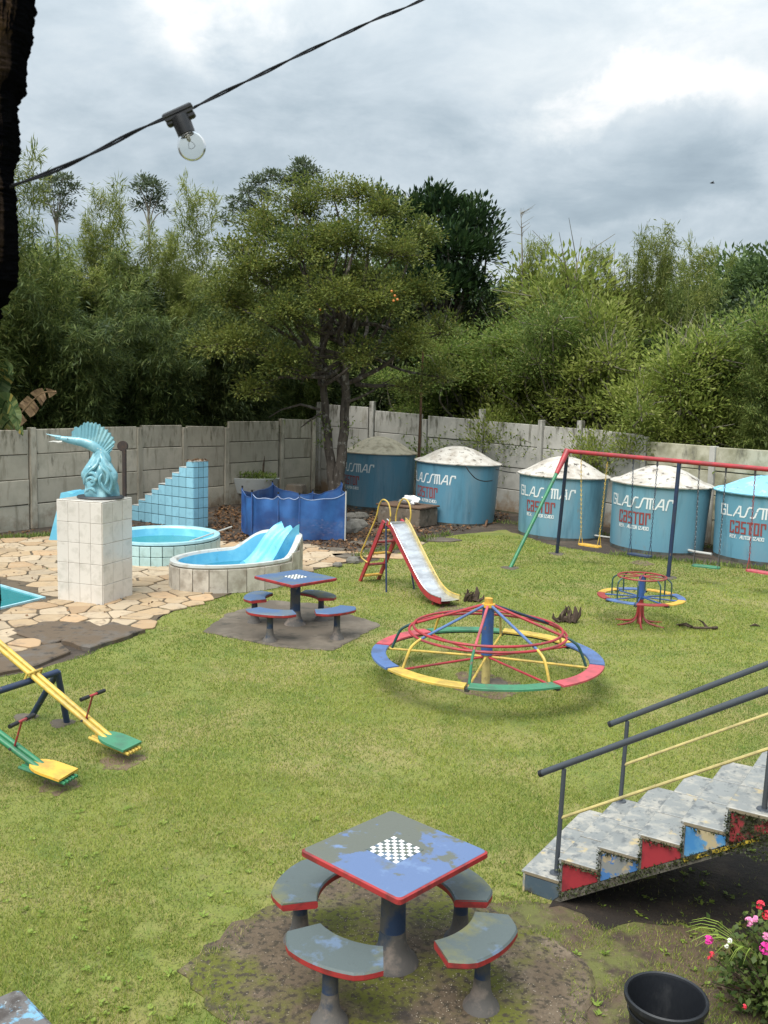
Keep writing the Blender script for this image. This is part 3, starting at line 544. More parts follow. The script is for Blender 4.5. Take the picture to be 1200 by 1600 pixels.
# bare soil under the stairs, its colour darkened to paint in their shade
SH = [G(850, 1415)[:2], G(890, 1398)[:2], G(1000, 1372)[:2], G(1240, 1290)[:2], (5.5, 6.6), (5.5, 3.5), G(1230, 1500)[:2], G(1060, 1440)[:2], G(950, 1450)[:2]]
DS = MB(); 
bare = sheet('bare_soil_shade', jag([tuple(p) for p in SH], .09, .07, 21), 0.009, mat('soil_painted_shade', (0.020, 0.014, 0.010), [((0.045, 0.031, 0.021), 5, 0.5, 0.66, 10), ((0.07, 0.055, 0.04), 40, 0.66, 0.72)], rough=0.95, bump=0.8, bscale=25, bdist=0.03)); struct(bare)

WE = [tuple(G(*p)[:2]) for p in [(700, 1400), (850, 1418), (900, 1405), (1000, 1440), (1250, 1480)]]+[(3.4, 4.2), (3.2, 3.4), (-.2, 3.4), (-.1, 4.3)]
struct(sheet('worn_earth', jag(WE, .10, .08, 33), 0.0065, mat('worn_earth', (0.105, 0.072, 0.046), [((0.12, 0.125, 0.035), 2.2, 0.47, 0.60, 10), ((0.055, 0.038, 0.026), 5, 0.48, 0.64, 10), ((0.17, 0.125, 0.085), 24, 0.60, 0.68)], rough=0.95, bump=0.7, bscale=30, bdist=0.02)))
BP = [(G(190, 1192), .20), (G(90, 1228), .17), (Vector((1.34, 11.8, 0)), .42), (G(706, 955), .30), (G(1003, 880), .25)]
for i, (q, r_) in enumerate(BP):
    pts = [(q.x+r_*math.cos(a)*(1+.25*math.sin(3*a+i)), q.y+r_*1.3*math.sin(a)*(1+.2*math.cos(2*a+i))) for a in np.linspace(0, 2*PI, 25)[:-1]]
    struct(sheet('bare_patch', jag(pts, .05, .03, i), .0075, bpm if i else (bpm := mat('trodden_earth', (0.15, 0.105, 0.065), [((0.10, 0.07, 0.045), 5, .48, .62, 10), ((0.17, 0.18, 0.05), 9, .52, .62, 9)], rough=.95, bump=.6, bscale=40))))
# ------------------------------------------------------------------ walls
def interp(x, pts):
    for (a, u), (b_, v) in zip(pts, pts[1:]):
        if x <= b_ or (b_, v) == pts[-1]: return u+(v-u)*(x-a)/(b_-a)
def wall(name, label, basef, posts, bays, m, mfn=None, rows=4, back=0.0):
    """posts: (px, top py or None); bays: (px0, px1, top0, top1)"""
    o = G(posts[0][0], basef(posts[0][0])); root = empty(name, o, 0, label, 'wall')
    T = 0.07
    for px, ty in posts:
        p = G(px, basef(px)); ztop = D(px, ty, p.y).z; q = G(px+5, basef(px+5)); a = math.atan2(q.y-p.y, q.x-p.x)
        bb = MB(); bb.box((0, 0, ztop/2), (.17, .15, ztop), 0, bev=.012); bb.add([(-.03, -.078, .1), (.03, -.078, .1), (.03, -.078, ztop-.05), (-.03, -.078, ztop-.05)], [(0, 1, 2, 3)])
        bb.build('post', m, root, loc=tuple(p-o), rz=a)
    for x0, x1, t0, t1 in bays:
        p = G(x0, basef(x0)); q = G(x1, basef(x1)); d = (q-p); L_ = d.length; dn = d/L_; nn = Vector((-dn.y, dn.x, 0))
        z0 = D(x0, t0, p.y).z; z1 = D(x1, t1, q.y).z; a = math.atan2(dn.y, dn.x)
        mm = mfn(x0) if mfn else m
        for k in range(rows):
            g = 0.010; la, lb = z0*k/rows+g, z0*(k+1)/rows-g; ra, rb = z1*k/rows+g, z1*(k+1)/rows-g
            if k == 0: la = ra = -.05
            off = rnd.uniform(-.012, .012); h = L_/2-.005; t = T/2; e = .014
            la += rnd.uniform(-.006, .006); rb += rnd.uniform(-.008, .008)
            bb = MB()
            F_ = [(-h, -t, la+e), (h, -t, ra+e), (h, -t, rb-e), (-h, -t, lb-e)]
            F2 = [(-h, -t+.012, la), (h, -t+.012, ra), (h, -t+.012, rb), (-h, -t+.012, lb)]
            Bk = [(-h, t, la), (h, t, ra), (h, t, rb), (-h, t, lb)]
            bb.add(F_+F2+Bk, [(0, 1, 2, 3)]+[(4+i, 4+(i+1) % 4, (i+1) % 4, i) for i in range(4)]+[(8+i, 8+(i+1) % 4, 4+(i+1) % 4, 4+i) for i in range(4)]+[(11, 10, 9, 8)])
            bb.build('panel', mm, root, loc=tuple((p+q)/2+nn*(off)-o), rz=a)
        bb = MB(); bb.box((0, .05, (z0+z1)/4), (L_, .02, (z0+z1)/2-.06)); bb.build('backing', X['stair_concrete'], root, loc=tuple((p+q)/2-o), rz=a)
    return root
bl = lambda x: 832-.121*x
wall('concrete_wall', 'weathered brownish precast concrete wall running behind the statue and pools', bl,
     [(-130, 668), (-40, 668), (52, 668), (145, 667), (217, 668), (287, 668), (352, 668), (438, 654), (487, 654)],
     [(-122, -48, 672, 671), (-33, 45, 672, 671), (58, 139, 670, 668), (150, 213, 667, 666), (221, 283, 664, 664), (291, 348, 665, 666), (356, 433, 658, 658), (442, 483, 654, 655)], X['left_concrete'])
rb_ = [(480, 763.5), (500, 766), (790, 797), (1105, 849), (1500, 922)]
br = lambda x: interp(x, rb_)
wall('concrete_wall', 'long pale grey precast concrete wall standing behind the row of water tanks', br,
     [(497, 628), (579, 627), (661, 655), (748, 639), (840, 656), (900, 657), (1000, 682), (1106, 697), (1200, 704), (1290, 712), (1390, 722)],
     [(502, 573, 631, 636), (584, 656, 641, 647), (666, 743, 649, 655), (753, 836, 657, 664), (845, 896, 665, 669), (905, 996, 668, 679), (1005, 1101, 689, 696), (1111, 1195, 698, 703), (1206, 1285, 706, 712), (1296, 1384, 714, 722)],
     X['right_concrete'], lambda x: X['mossy_concrete'] if x > 1000 else X['right_concrete'])

# ------------------------------------------------------------------ vegetation
def tubes_np(segs, m=5):
    b_ = MB()
    for pts, r_ in segs: b_.tube(pts, r_, m, caps=False)
    return b_
def bamboo_mesh(seed, culms=26, H0=8.5, spread=2.2, nleaf=26000, lf=(.17, .30), wd=.032, low=.12, lean=1.0, sparse=1.0, plume=False):
    g = np.random.default_rng(seed); stems = []; P = []; Dd = []
    for c in range(culms):
        a = g.uniform(0, 2*PI); h = H0*(g.uniform(.62, 1.0) if c or not plume else 1.0); r0 = g.uniform(0, .7); out = g.uniform(.3, 1.0)*spread*lean
        n = 16; pts = []
        for i in range(n):
            t = i/(n-1); o = r0+out*(t**2.2); pts.append((math.cos(a)*o, math.sin(a)*o, h*(t-.10*lean*t**4)))
        stems.append((pts, [max(.006, .035*(1-i/n)) for i in range(n)])); A = np.array(pts)
        nb = int(60*h/8*sparse); per = max(1, int(nleaf/culms/nb))
        t = np.concatenate([np.sort(g.uniform(low, 1.0, nb))])
        for tt in t:
            i = min(int(tt*(n-1)), n-2); f = tt*(n-1)-i; p = A[i]*(1-f)+A[i+1]*f
            az = g.uniform(0, 2*PI); bl_ = (1.05-.85*tt)*g.uniform(.5, 1.25)*(1.25 if tt < .8 else .8); tipz = g.uniform(.05, .55) if not plume else g.uniform(.5, 1.1)
            if plume: bl_ = (1.12-tt)*g.uniform(.7, 1.3)*1.3
            k = per; s = g.uniform(.15, 1, k)**.7; dirv = np.array([math.cos(az), math.sin(az), tipz])
            q = p+dirv*bl_*s[:, None]; q[:, 2] -= .45*bl_*(s**2)*(.5 if plume else 1)
            q += g.normal(0, .09, (k, 3)); d = np.tile(dirv, (k, 1))*.7+g.normal(0, .55, (k, 3)); d[:, 2] -= .45
            P.append(q); Dd.append(d)
    P = np.concatenate(P); Dd = np.concatenate(Dd)
    V, F = leaves(P, Dd, g.uniform(lf[0], lf[1], len(P)), wd*g.uniform(.8, 1.3, len(P)), fold=.2)
    return stems, V, F
def crown_lobes(g, cx, cz, rx, rz, n, size):
    L_ = []
    for i in range(n):
        for _ in range(30):
            d = unit(g.normal(0, 1, 3)); rr = g.uniform(.45, .95)
            p = np.array([cx+d[0]*rx*rr, d[1]*rx*rr, cz+d[2]*rz*rr])
            if all(np.linalg.norm(p-q) > size*.75 for q, _ in L_): break
        L_.append((p, size*g.uniform(.7, 1.25)))
    return L_
def broad_mesh(seed, lobes, nclu, per, lf, wd, clr=.22, up=0.0, flat=.75, droop=0.0, shell=(.55, 1.0), tw=1.0):
    g = np.random.default_rng(seed); P = []; Dd = []; segs = []
    tot = sum(s*s for _, s in lobes)
    for c, s in lobes:
        k = max(3, int(nclu*s*s/tot)); d = unit(g.normal(0, 1, (k, 3))); d[:, 2] = np.where(d[:, 2] < -.35, -d[:, 2]*g.uniform(0, 1, k), d[:, 2])
        r_ = g.uniform(shell[0], shell[1], k)*s; bump = 1+.22*np.sin(d[:, 0]*5+seed+c[0]*3)*np.sin(d[:, 1]*6+c[2])
        cen = c+d*(r_*bump)[:, None]*np.array([1, 1, flat])
        dens = g.uniform(.35, 1.5, k)
        for q, dd, w in zip(cen, d, dens):
            n = max(2, int(per*w)); off = g.normal(0, clr, (n, 3)); off[:, 2] *= .55; P.append(q+off)
            Dd.append(unit(off)*.8+dd*.7+g.normal(0, .35, (n, 3))+np.array([0, 0, up]))
        for j in g.choice(k, min(k, 9), replace=False):
            m_ = (c+cen[j])/2+g.normal(0, .06*s, 3); segs.append(([c*.75+m_*.25, m_, cen[j]], [.022*tw, .014*tw, .005*tw]))
    P = np.concatenate(P); Dd = np.concatenate(Dd); V, F = leaves(P, Dd, g.uniform(lf*.7, lf*1.25, len(P)), wd*g.uniform(.8, 1.2, len(P)), fold=.18, droop=droop)
    return V, F, segs
def limbs(g, lobes, base, h0, r0, trunk_top):
    segs = []; A = Vector(base); T = Vector(trunk_top)
    pts = [A.lerp(T, i/7)+Vector(g.normal(0, .05, 3).tolist())*(i > 0) for i in range(8)]; segs.append((pts, [r0*(1.25 if i == 0 else 1-.07*i) for i in range(8)]))
    for c, s in lobes:
        st = A.lerp(T, g.uniform(.55, 1.0)); c_ = Vector(c.tolist()); m1 = st.lerp(c_, .35)+Vector((0, 0, .15*(c_-st).length*g.uniform(-.3, 1)))+Vector(g.normal(0, .12, 3).tolist()); m2 = st.lerp(c_, .7)+Vector(g.normal(0, .16, 3).tolist())
        segs.append((spline([st, m1, m2, c_], 4), np.linspace(r0*.45, .025, 13).tolist()))
    return segs
def plant_tree(name, loc, rz, sc, mT, mC, label, cat='tree', group=None, mats=None, crown='crown', trunk='trunk'):
    r_ = empty(name, loc, rz, label, cat, group); r_.scale = sc if hasattr(sc, '__len__') else (sc, sc, sc)
    if mT: link(trunk, mT, r_)
    c = link(crown, mC, r_); return r_
# --- bamboo kinds
BAM = []
for i, (mt, kw) in enumerate((('bamboo_leaf', dict(culms=30, nleaf=40000, lean=1.0)), ('bamboo_light', dict(culms=24, nleaf=34000, lean=.75, H0=8.8)), ('bamboo_dark', dict(culms=30, nleaf=42000, lean=1.1, low=.02, H0=7.5)))):
    st, V, F = bamboo_mesh(40+i, **kw); BAM.append((tubes_np(st).mesh('culms', X['culm']), npmesh('leaves', V, F, X[mt])))
st, V, F = bamboo_mesh(77, culms=3, H0=9, nleaf=5200, lean=.16, sparse=1.3, low=.30, lf=(.20, .34), plume=True); PLUME = (tubes_np(st).mesh('culms', X['culm']), npmesh('leaves', V, F, X['bamboo_light']))
def at_wall(px, behind, py=None):
    """ground spot a given distance behind the wall along the line of sight through px"""
    b0 = G(px, bl(px) if px < 490 else br(px)); d = Vector((b0.x, b0.y, 0)); return b0+d.normalized()*behind
bam_spots = [  # px, metres behind wall, kind, scale, width scale, label
 (-60, 2.6, 0, 1.02, 1.0), (40, 3.4, 0, .98, 1.0), (118, 2.4, 2, .98, 1.0), (165, 4.2, 0, .98, .95), (235, 2.6, 2, .98, 1.0), (285, 4.6, 1, 1.0, .9),
 (345, 2.8, 2, 1.05, 1.0), (400, 3.4, 2, 1.12, 1.0), (80, 6.5, 1, 1.0, 1.0), (215, 7.0, 1, 1.08, 1.0), (5, 6.5, 1, 1.0, 1.0), (350, 6.5, 1, 1.12, 1.0), (450, 4.0, 0, .95, 1.0), (135, 9, 1, 1.1, 1.0), (300, 10, 1, 1.15, 1.0)]
blab = ['green bamboo clump behind the wall at the far left edge of the photo', 'leafy green bamboo clump rising above the banana plant', 'dark bamboo clump hanging over the wall above the sailfish statue', 'tall green bamboo clump behind the wall, above and right of the statue', 'dark drooping bamboo clump over the wall above the blue stepped slide',
        'yellow green feathery bamboo clump below the hanging bulb', 'dark shaded bamboo clump over the wall above the white planter', 'dark bamboo clump beside the left of the orange tree', 'pale bamboo tops behind the first row, above the statue', 'tall bamboo crown in the second row under the bulb', 'light bamboo behind the clump nearest the left edge',
        'light green bamboo in the second row, left of the orange tree', 'dark bamboo clump behind the twin trunks of the orange tree', 'palest bamboo tops showing furthest back on the left', 'bamboo tops furthest back under the light bulb']
for (px, bh, k, s, w), lb in zip(bam_spots, blab):
    p = at_wall(px, bh); plant_tree('bamboo', p, rnd.uniform(0, 6.28), (s*w, s*w, s), BAM[k][0], BAM[k][1], lb, 'bamboo', 'bamboo clumps behind the wall', crown='leaves', trunk='culms')
PH_ = max(v.co.z for v in PLUME[1].vertices)
def top_to(px, py, bh, hmesh):
    hmesh = PH_
    p = at_wall(px, bh); z = D(px, py, p.y).z; return p, z/hmesh
for px, py, bh, lb in ((35, 203, 4, 'tall thin feathery bamboo plume against the sky at the far left'), (186, 266, 5, 'feathery bamboo plume rising left of the bulb'), (312, 262, 5, 'single feathery bamboo plume right under the bulb'), (160, 322, 6, 'short bamboo plume beside the tall gum tree'), (255, 330, 5, 'short bamboo plume between two taller ones')):
    p, s = top_to(px, py, bh, 8.6); plant_tree('bamboo_plume', p, rnd.uniform(0, 6.28), (s*.8, s*.8, s), PLUME[0], PLUME[1], lb, 'bamboo', 'bamboo plumes against the sky', crown='leaves', trunk='culms')
# --- dark filler shrubs that close the gaps at the foot of the wood
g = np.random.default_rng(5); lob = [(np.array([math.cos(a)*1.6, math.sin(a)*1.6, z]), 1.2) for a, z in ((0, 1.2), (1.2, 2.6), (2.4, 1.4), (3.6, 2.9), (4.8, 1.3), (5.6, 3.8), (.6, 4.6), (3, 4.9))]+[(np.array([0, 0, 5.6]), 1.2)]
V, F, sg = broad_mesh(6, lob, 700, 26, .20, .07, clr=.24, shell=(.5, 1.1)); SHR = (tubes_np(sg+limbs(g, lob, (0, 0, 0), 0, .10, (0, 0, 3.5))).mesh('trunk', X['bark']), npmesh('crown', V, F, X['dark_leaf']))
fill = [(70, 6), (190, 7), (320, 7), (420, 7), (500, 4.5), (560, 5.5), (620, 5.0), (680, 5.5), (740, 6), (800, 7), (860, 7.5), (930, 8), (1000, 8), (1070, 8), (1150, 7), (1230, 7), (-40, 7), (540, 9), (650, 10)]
UL = ['first from the left above the statue pedestal', 'above the shower post', 'above the stepped tile wall', 'above the right end of the brown wall', 'left of the twin trunks', 'over the leftmost tank', 'above the tall thin pole', 'above the second tank', 'above the gap between second and third tank',
      'above the swing bar end', 'above the third tank', 'above the yellow swing', 'above the fourth tank', 'above the middle swing leg', 'over the fifth tank', 'at the right edge of the photo', 'at the left edge of the photo', 'deep behind the twin trunks', 'deep behind the second tank']
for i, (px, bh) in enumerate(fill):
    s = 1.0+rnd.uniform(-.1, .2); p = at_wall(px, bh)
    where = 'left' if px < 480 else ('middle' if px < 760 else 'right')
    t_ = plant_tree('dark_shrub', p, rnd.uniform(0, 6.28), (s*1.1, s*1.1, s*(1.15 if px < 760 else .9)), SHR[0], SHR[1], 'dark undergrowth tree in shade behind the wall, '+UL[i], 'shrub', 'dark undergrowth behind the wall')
# --- the orange tree with two trunks, inside the wall
ot = G(524, 806); g = np.random.default_rng(21)
def lp(px, py, dy=0.0):
    q = D(px, py, ot.y+dy)-ot; return np.array(q)
lobspec = [(375, 400, 0, .75), (410, 352, .6, .7), (430, 375, 0, .8), (470, 325, -.4, .9), (520, 305, .3, .6), (560, 308, .2, .6), (600, 335, -.2, .8), (350, 470, -.3, .75), (400, 430, -1.2, 1.0), (470, 400, -1.5, 1.0), (545, 385, -1.5, 1.0), (615, 400, -.9, .9), (660, 370, .5, .65), (325, 545, .2, .6), (365, 540, -1.0, .95), (440, 500, -1.8, .95), (520, 470, -2.0, .95),
           (590, 480, -1.6, .9), (650, 460, -.6, .8), (690, 520, .0, .6), (395, 610, -.8, .6), (450, 575, -1.6, .75), (560, 560, -1.4, .62), (640, 545, -1.0, .8), (690, 590, -.2, .6), (460, 445, 1.5, 1.0), (560, 440, 1.6, 1.0), (380, 480, 1.3, 1.0), (640, 610, -.6, .5), (500, 380, 1.2, .9)]
lob = [(lp(a, b_, c), s*.90) for a, b_, c, s in lobspec]
V, F, sg = broad_mesh(22, lob, 2300, 34, .105, .052, clr=.15, shell=(.30, 1.2), flat=.95)
troot = empty('orange_tree', ot, 0, 'bushy orange tree with two dark mottled trunks and a few fruits behind the blue net', 'tree')
for k, (pts, r0) in enumerate((([(518, 808), (520, 760), (514, 700), (508, 640), (503, 590), (480, 530), (440, 470)], .17), ([(531, 806), (530, 750), (536, 690), (540, 620), (541, 560), (560, 500), (590, 430)], .19))):
    pp = [Vector(lp(a, b_, -.1*k)) for a, b_ in pts]; b_ = MB(); sp_ = spline(pp, 5); n = len(sp_)
    sp_ = [p+Vector((math.sin(i*1.7+k)*.018, 0, 0)) for i, p in enumerate(sp_)]
    b_.tube(sp_, [r0*(1.35 if i == 0 else 1.0)*(1-.65*i/n) for i in range(n)], 12); b_.build('trunk', X['bark'], troot, smooth=True)
segs = []
for c, s in lob:
    c_ = Vector(c.tolist()); st = Vector(lp(rnd.choice([500, 541, 556]), rnd.choice([600, 560, 520]), 0)); m1 = st.lerp(c_, .4)+Vector(g.normal(0, .2, 3).tolist()); m2 = st.lerp(c_, .75)+Vector(g.normal(0, .2, 3).tolist())
    segs.append((spline([st, m1, m2, c_], 4), np.linspace(.075, .02, 13).tolist()))
for pts in ([(543, 628), (560, 622), (580, 612), (598, 600), (616, 590)], [(503, 645), (480, 660), (470, 668)], [(500, 640), (470, 632), (440, 640), (420, 652)], [(541, 610), (500, 560), (470, 600)]):
    segs.append(([lp(a, b_, -.2) for a, b_ in pts], np.linspace(.045, .012, len(pts)).tolist()))
tubes_np(segs+sg, 6).build('branches', X['bark'], troot); link('crown', npmesh('crown', V, F, X['citrus_leaf']), troot)
P2 = [q for a, b_ in ((498, 655), (510, 670), (545, 665), (500, 690), (552, 690)) for q in (np.array(lp(a, b_, -.3))+rng.normal(0, .13, (26, 3)))]; P2 = np.array(P2)
V2, F2 = leaves(P2, rng.normal(0, 1, P2.shape), .12, .05); link('trunk_sprouts', npmesh('trunk_sprouts', V2, F2, X['mid_leaf']), troot, kind='stuff')
fb = MB(); fb.lathe([(0, -.036), (.025, -.026), (.036, 0), (.025, .026), (0, .036)], 8); fm = fb.mesh('orange', X['fruit'], True)
for a, b_ in ((617, 462), (621, 468), (615, 470), (500, 484), (612, 455)):
    if a < 300: continue
    link('orange', fm, troot, loc=tuple(lp(a, b_, -2.6)))
# --- dark broad leaved tree behind
g = np.random.default_rng(31); mg = at_wall(690, 4.5)
def lq(px, py, dy, o): return np.array(D(px, py, o.y+dy)-o)
spec = [(640, 400, 0, .8), (655, 345, 0, .75), (686, 335, 0, .75), (684, 312, 0, .42), (676, 306, .2, .32), (737, 350, 0, .7), (738, 326, .1, .36), (755, 372, 0, .5), (700, 390, -1, 1.0), (740, 400, -.6, .8), (650, 450, -.6, .9), (700, 455, -1, 1.0), (735, 450, -.3, .7), (690, 430, 1, 1.0), (610, 330, .4, .5), (625, 365, .3, .6), (592, 318, .5, .35), (715, 360, -.5, .7), (760, 390, .1, .4), (765, 358, .1, .3), (650, 322, .2, .35), (700, 326, 0, .4)]
lob = [(lq(a, b_, c, mg), s*1.12) for a, b_, c, s in spec]; V, F, sg = broad_mesh(32, lob, 1000, 13, .27, .105, clr=.22, up=.7, flat=.95, shell=(.5, 1.05))
mr_ = empty('broadleaf_tree', mg, 0, 'very dark glossy broad-leaved tree rising behind the orange tree', 'tree'); link('crown', npmesh('crown', V, F, X['mango_leaf']), mr_)
tubes_np(limbs(g, lob, (0, 0, 0), 0, .28, (0, 0, 5.0)), 7).build('trunk', X['bark'], mr_)
# --- pale scrubby trees on the right
def scrub(seed, leafm, R0=2.3, H0=5.2, ncl=900, per=20, lf=.13, wd=.055, nl=13, low=.9, twigs=40):
    g = np.random.default_rng(seed); lob = []
    for i in range(nl):
        a = g.uniform(0, 2*PI); t = g.uniform(0, 1); rr = R0*g.uniform(.35, 1)*(1-.45*t); lob.append((np.array([math.cos(a)*rr, math.sin(a)*rr, low+(H0-low)*t]), g.uniform(.6, 1.0)))
    V, F, sg = broad_mesh(seed+1, lob, ncl, per, lf, wd, clr=.24, flat=.9, shell=(.3, 1.25), up=.25)
    seg = limbs(g, lob, (0, 0, 0), 0, .09, (.2, .1, H0*.5))
    for i in range(twigs):
        c, s = lob[g.integers(len(lob))]; d = unit(g.normal(0, 1, 3)+np.array([0, 0, .8])); seg.append(([c, c+d*s*.9+g.normal(0, .1, 3), c+d*s*1.6+g.normal(0, .15, 3)], [.02, .012, .004]))
    return tubes_np(seg+sg, 5).mesh('trunk', X['pale_twig']), npmesh('crown', V, F, X[leafm])
SC1 = scrub(51, 'light_leaf'); SC2 = scrub(61, 'mid_leaf', R0=2.6, H0=5.5, per=22, ncl=1000); SC3 = scrub(71, 'light_leaf', R0=1.9, H0=4.2, ncl=650, lf=.16, wd=.065, twigs=70)
sc_spots = [(735, 2.5, SC2, 1.15, 1.0, 'mid green bushy tree behind the wall between the two left tanks and the dark tree'), (800, 2.4, SC1, 1.0, 1.15, 'light green scrubby tree over the wall above the gap between tanks'), (870, 1.8, SC2, .9, 1.05, 'dense mid green tree leaning over the wall behind the left end of the swing frame'),
            (935, 2.0, SC3, 1.0, 1.15, 'pale leafy twiggy bush right behind the wall above the third tank'), (1010, 1.2, SC1, .9, 1.0, 'bright yellow green bush spilling over the wall above the fourth tank'), (1060, 2.2, SC3, 1.0, 1.2, 'pale shrub with long bare twigs behind the wall, right of the red swing bar end'),
            (770, 5, SC1, 1.3, 1.42, 'tall light green tree beside the dark broad-leaved tree'), (860, 5, SC3, 1.6, 1.8, 'tall loose yellow green tree on the skyline right of the dark tree'), (960, 5, SC1, 1.25, 1.5, 'light green tree in the second row, centre right'), (700, 3.0, SC2, 1.0, .8, 'green bush behind the wall over the second tank'), (650, 2.2, SC2, .9, .75, 'dull green bush over the wall behind the first tank'),
            (1165, 3.4, SC2, .95, .95, 'olive tree at the right edge over the pale blue lid'), (1240, 4, SC2, 1.0, 1.0, 'olive bush beyond the right edge')]
for px, bh, (mt, mc), s, hs, lb in sc_spots:
    plant_tree('scrub_tree', at_wall(px, bh), rnd.uniform(0, 6.28), (s, s, hs), mt, mc, lb, 'tree', 'scrubby trees behind the right wall')
for px, bh, k, s, w, lb in ((850, 4.5, 1, 1.02, .75, 'drooping light bamboo clump on the skyline right of the dark tree'), (925, 6, 1, 1.05, .8, 'yellow green bamboo clump on the skyline above the third tank'), (990, 7, 1, 1.18, .7, 'tall loose bamboo on the skyline above the fourth tank'), (1120, 3.0, 1, .62, .9, 'arching bamboo beside the right edge, over the fifth tank'), (1185, 2.6, 0, .66, .9, 'low bamboo at the right edge of the wall'), (1060, 6.5, 0, 1.08, .5, 'dense upright bamboo head standing above the scrub on the right')):
    plant_tree('bamboo', at_wall(px, bh), rnd.uniform(0, 6.28), (s*w, s*w, s), BAM[k][0], BAM[k][1], lb, 'bamboo', 'bamboo clumps behind the right wall', crown='leaves', trunk='culms')
for px, py, bh, lb in ((982, 340, 5, 'thin bamboo shoots sticking up highest on the right skyline'), (1068, 354, 5, 'feathery bamboo head poking above the right skyline'), (812, 352, 5, 'small dark feathery top beside the dark tree'), (905, 366, 5, 'small bamboo tip on the skyline above the third tank')):
    p, s = top_to(px, py, bh, 8.6); plant_tree('bamboo_plume', p, rnd.uniform(0, 6.28), (s*.7, s*.7, s), PLUME[0], PLUME[1], lb, 'bamboo', 'bamboo plumes against the sky', crown='leaves', trunk='culms')
# bare twigs poking up
b_ = MB()
p = at_wall(816, 5); q = Vector(D(816, 400, p.y)); t = Vector(D(814, 325, p.y)); b_.tube([q-p, t-p], [.03, .006], 5)
for i in range(16):
    a = q.lerp(t, .3+.6*rnd.random()); b_.tube([a-p, a-p+Vector((rnd.uniform(-.5, .5), rnd.uniform(-.3, .3), rnd.uniform(.1, .4)))], [.012, .004], 4)
b_.tube([Vector((0, 0, 0)), q-p], [.06, .03], 6); tag(b_.build('bare_sapling', X['pale_twig'], loc=p), 'leafless thin sapling top against the sky right of the dark tree', 'sapling')
# --- gum trees far off: bare stems with umbrella heads
def gum(name, base_px, Y, stem, heads, label):
    o = G(base_px, 640, 0); o = Vector(((base_px-600)/1500*Y, Y, 0)); r_ = empty(name, o, 0, label, 'tree', 'gum trees far behind')
    lob = [(np.array(D(a, b_, Y+rnd.uniform(-1, 1))-o), s*.62) for a, b_, s in heads]
    V, F, sg = broad_mesh(int(base_px), lob, 13*len(lob), 18, .26, .10, clr=.20, flat=.5, shell=(.2, 1.1)); link('crown', npmesh('crown', V, F, X['gum_leaf']), r_)
    T = Vector(D(*stem, Y)-o); s2 = [([Vector((0, 0, 0)), T*.5+Vector((.2, 0, 0)), T], [.17, .12, .07])]
    for c, s in lob:
        st = T*rnd.uniform(.88, 1.0); c_ = Vector(c.tolist()); s2.append((spline([st, st.lerp(c_, .5)+Vector((0, 0, .3)), c_], 4), np.linspace(.05, .02, 9).tolist()))
    tubes_np(s2+sg, 5).build('trunk', X['pale_twig'], r_)
gum('gum_tree', 88, 62, (88, 330), [(80, 285, 1.1), (98, 280, .9), (112, 295, .8), (66, 300, .8), (92, 305, .8), (72, 318, .7), (105, 322, .7), (96, 340, .6)], 'slender distant gum tree at the far left of the skyline')
gum('gum_tree', 232, 62, (232, 330), [(228, 285, 1.0), (240, 292, .9), (218, 295, .8), (250, 308, .7), (236, 318, .8), (220, 325, .7), (256, 330, .6)], 'distant gum tree with umbrella head between bamboo plumes')
gum('gum_tree', 455, 60, (462, 330), [(475, 258, .9), (460, 268, .8), (490, 270, .8), (473, 275, 1.0), (497, 285, .7), (455, 282, .7), (480, 292, .8), (490, 305, .6)], 'tallest distant gum tree with a rounded head above the orange tree')
gum('gum_tree', 402, 60, (412, 340), [(425, 275, 1.0), (405, 285, 1.1), (442, 288, .8), (385, 300, 1.0), (412, 305, .9), (372, 315, .9), (395, 322, .8), (362, 330, .8), (430, 310, .6), (385, 335, .8), (350, 345, .7)], 'distant gum tree spreading left of the tallest one')
# --- far rounded trees on the right
g = np.random.default_rng(91); lob = crown_lobes(g, 0, 6.5, 4.5, 3.0, 16, 2.0); V, F, sg = broad_mesh(92, lob, 700, 26, .34, .15, clr=.5, flat=.7)
FAR = (tubes_np(limbs(g, lob, (0, 0, 0), 0, .3, (0, 0, 5)), 6).mesh('trunk', X['bark']), npmesh('crown', V, F, X['far_leaf']))
for px, Y, s, lb in ((1130, 50, 1.0, 'rounded green tree far off, left of the right edge'), (1195, 46, 1.05, 'rounded bright green tree far off at the right edge'), (1090, 60, 1.0, 'darker round tree far off behind the bamboo on the right'), (1270, 50, 1.15, 'far tree beyond the right edge'), (790, 60, 1.05, 'round tree top far off between the dark tree and the scrub'), (880, 62, 1.05, 'round far tree behind the scrub, centre right'), (980, 62, 1.0, 'round far tree behind the tall bamboo shoots'), (560, 55, 1.1, 'far tree hidden mostly behind the orange tree')):
    plant_tree('far_tree', Vector(((px-600)/1500*Y, Y, 0)), rnd.uniform(0, 6), s, FAR[0], FAR[1], lb, 'tree', 'rounded trees far behind')
# far wood closing the horizon
P = np.stack([rng.uniform(-160, 160, 26000), rng.uniform(75, 130, 26000), rng.uniform(0, 1, 26000)**.7*6.5], 1); V, F = leaves(P, rng.normal(0, 1, P.shape), 1.5, .8); o = link('far_wood', npmesh('far_wood', V, F, X['far_leaf'])); tag(o, 'distant wood closing the horizon behind the garden trees', 'wood', kind='stuff')
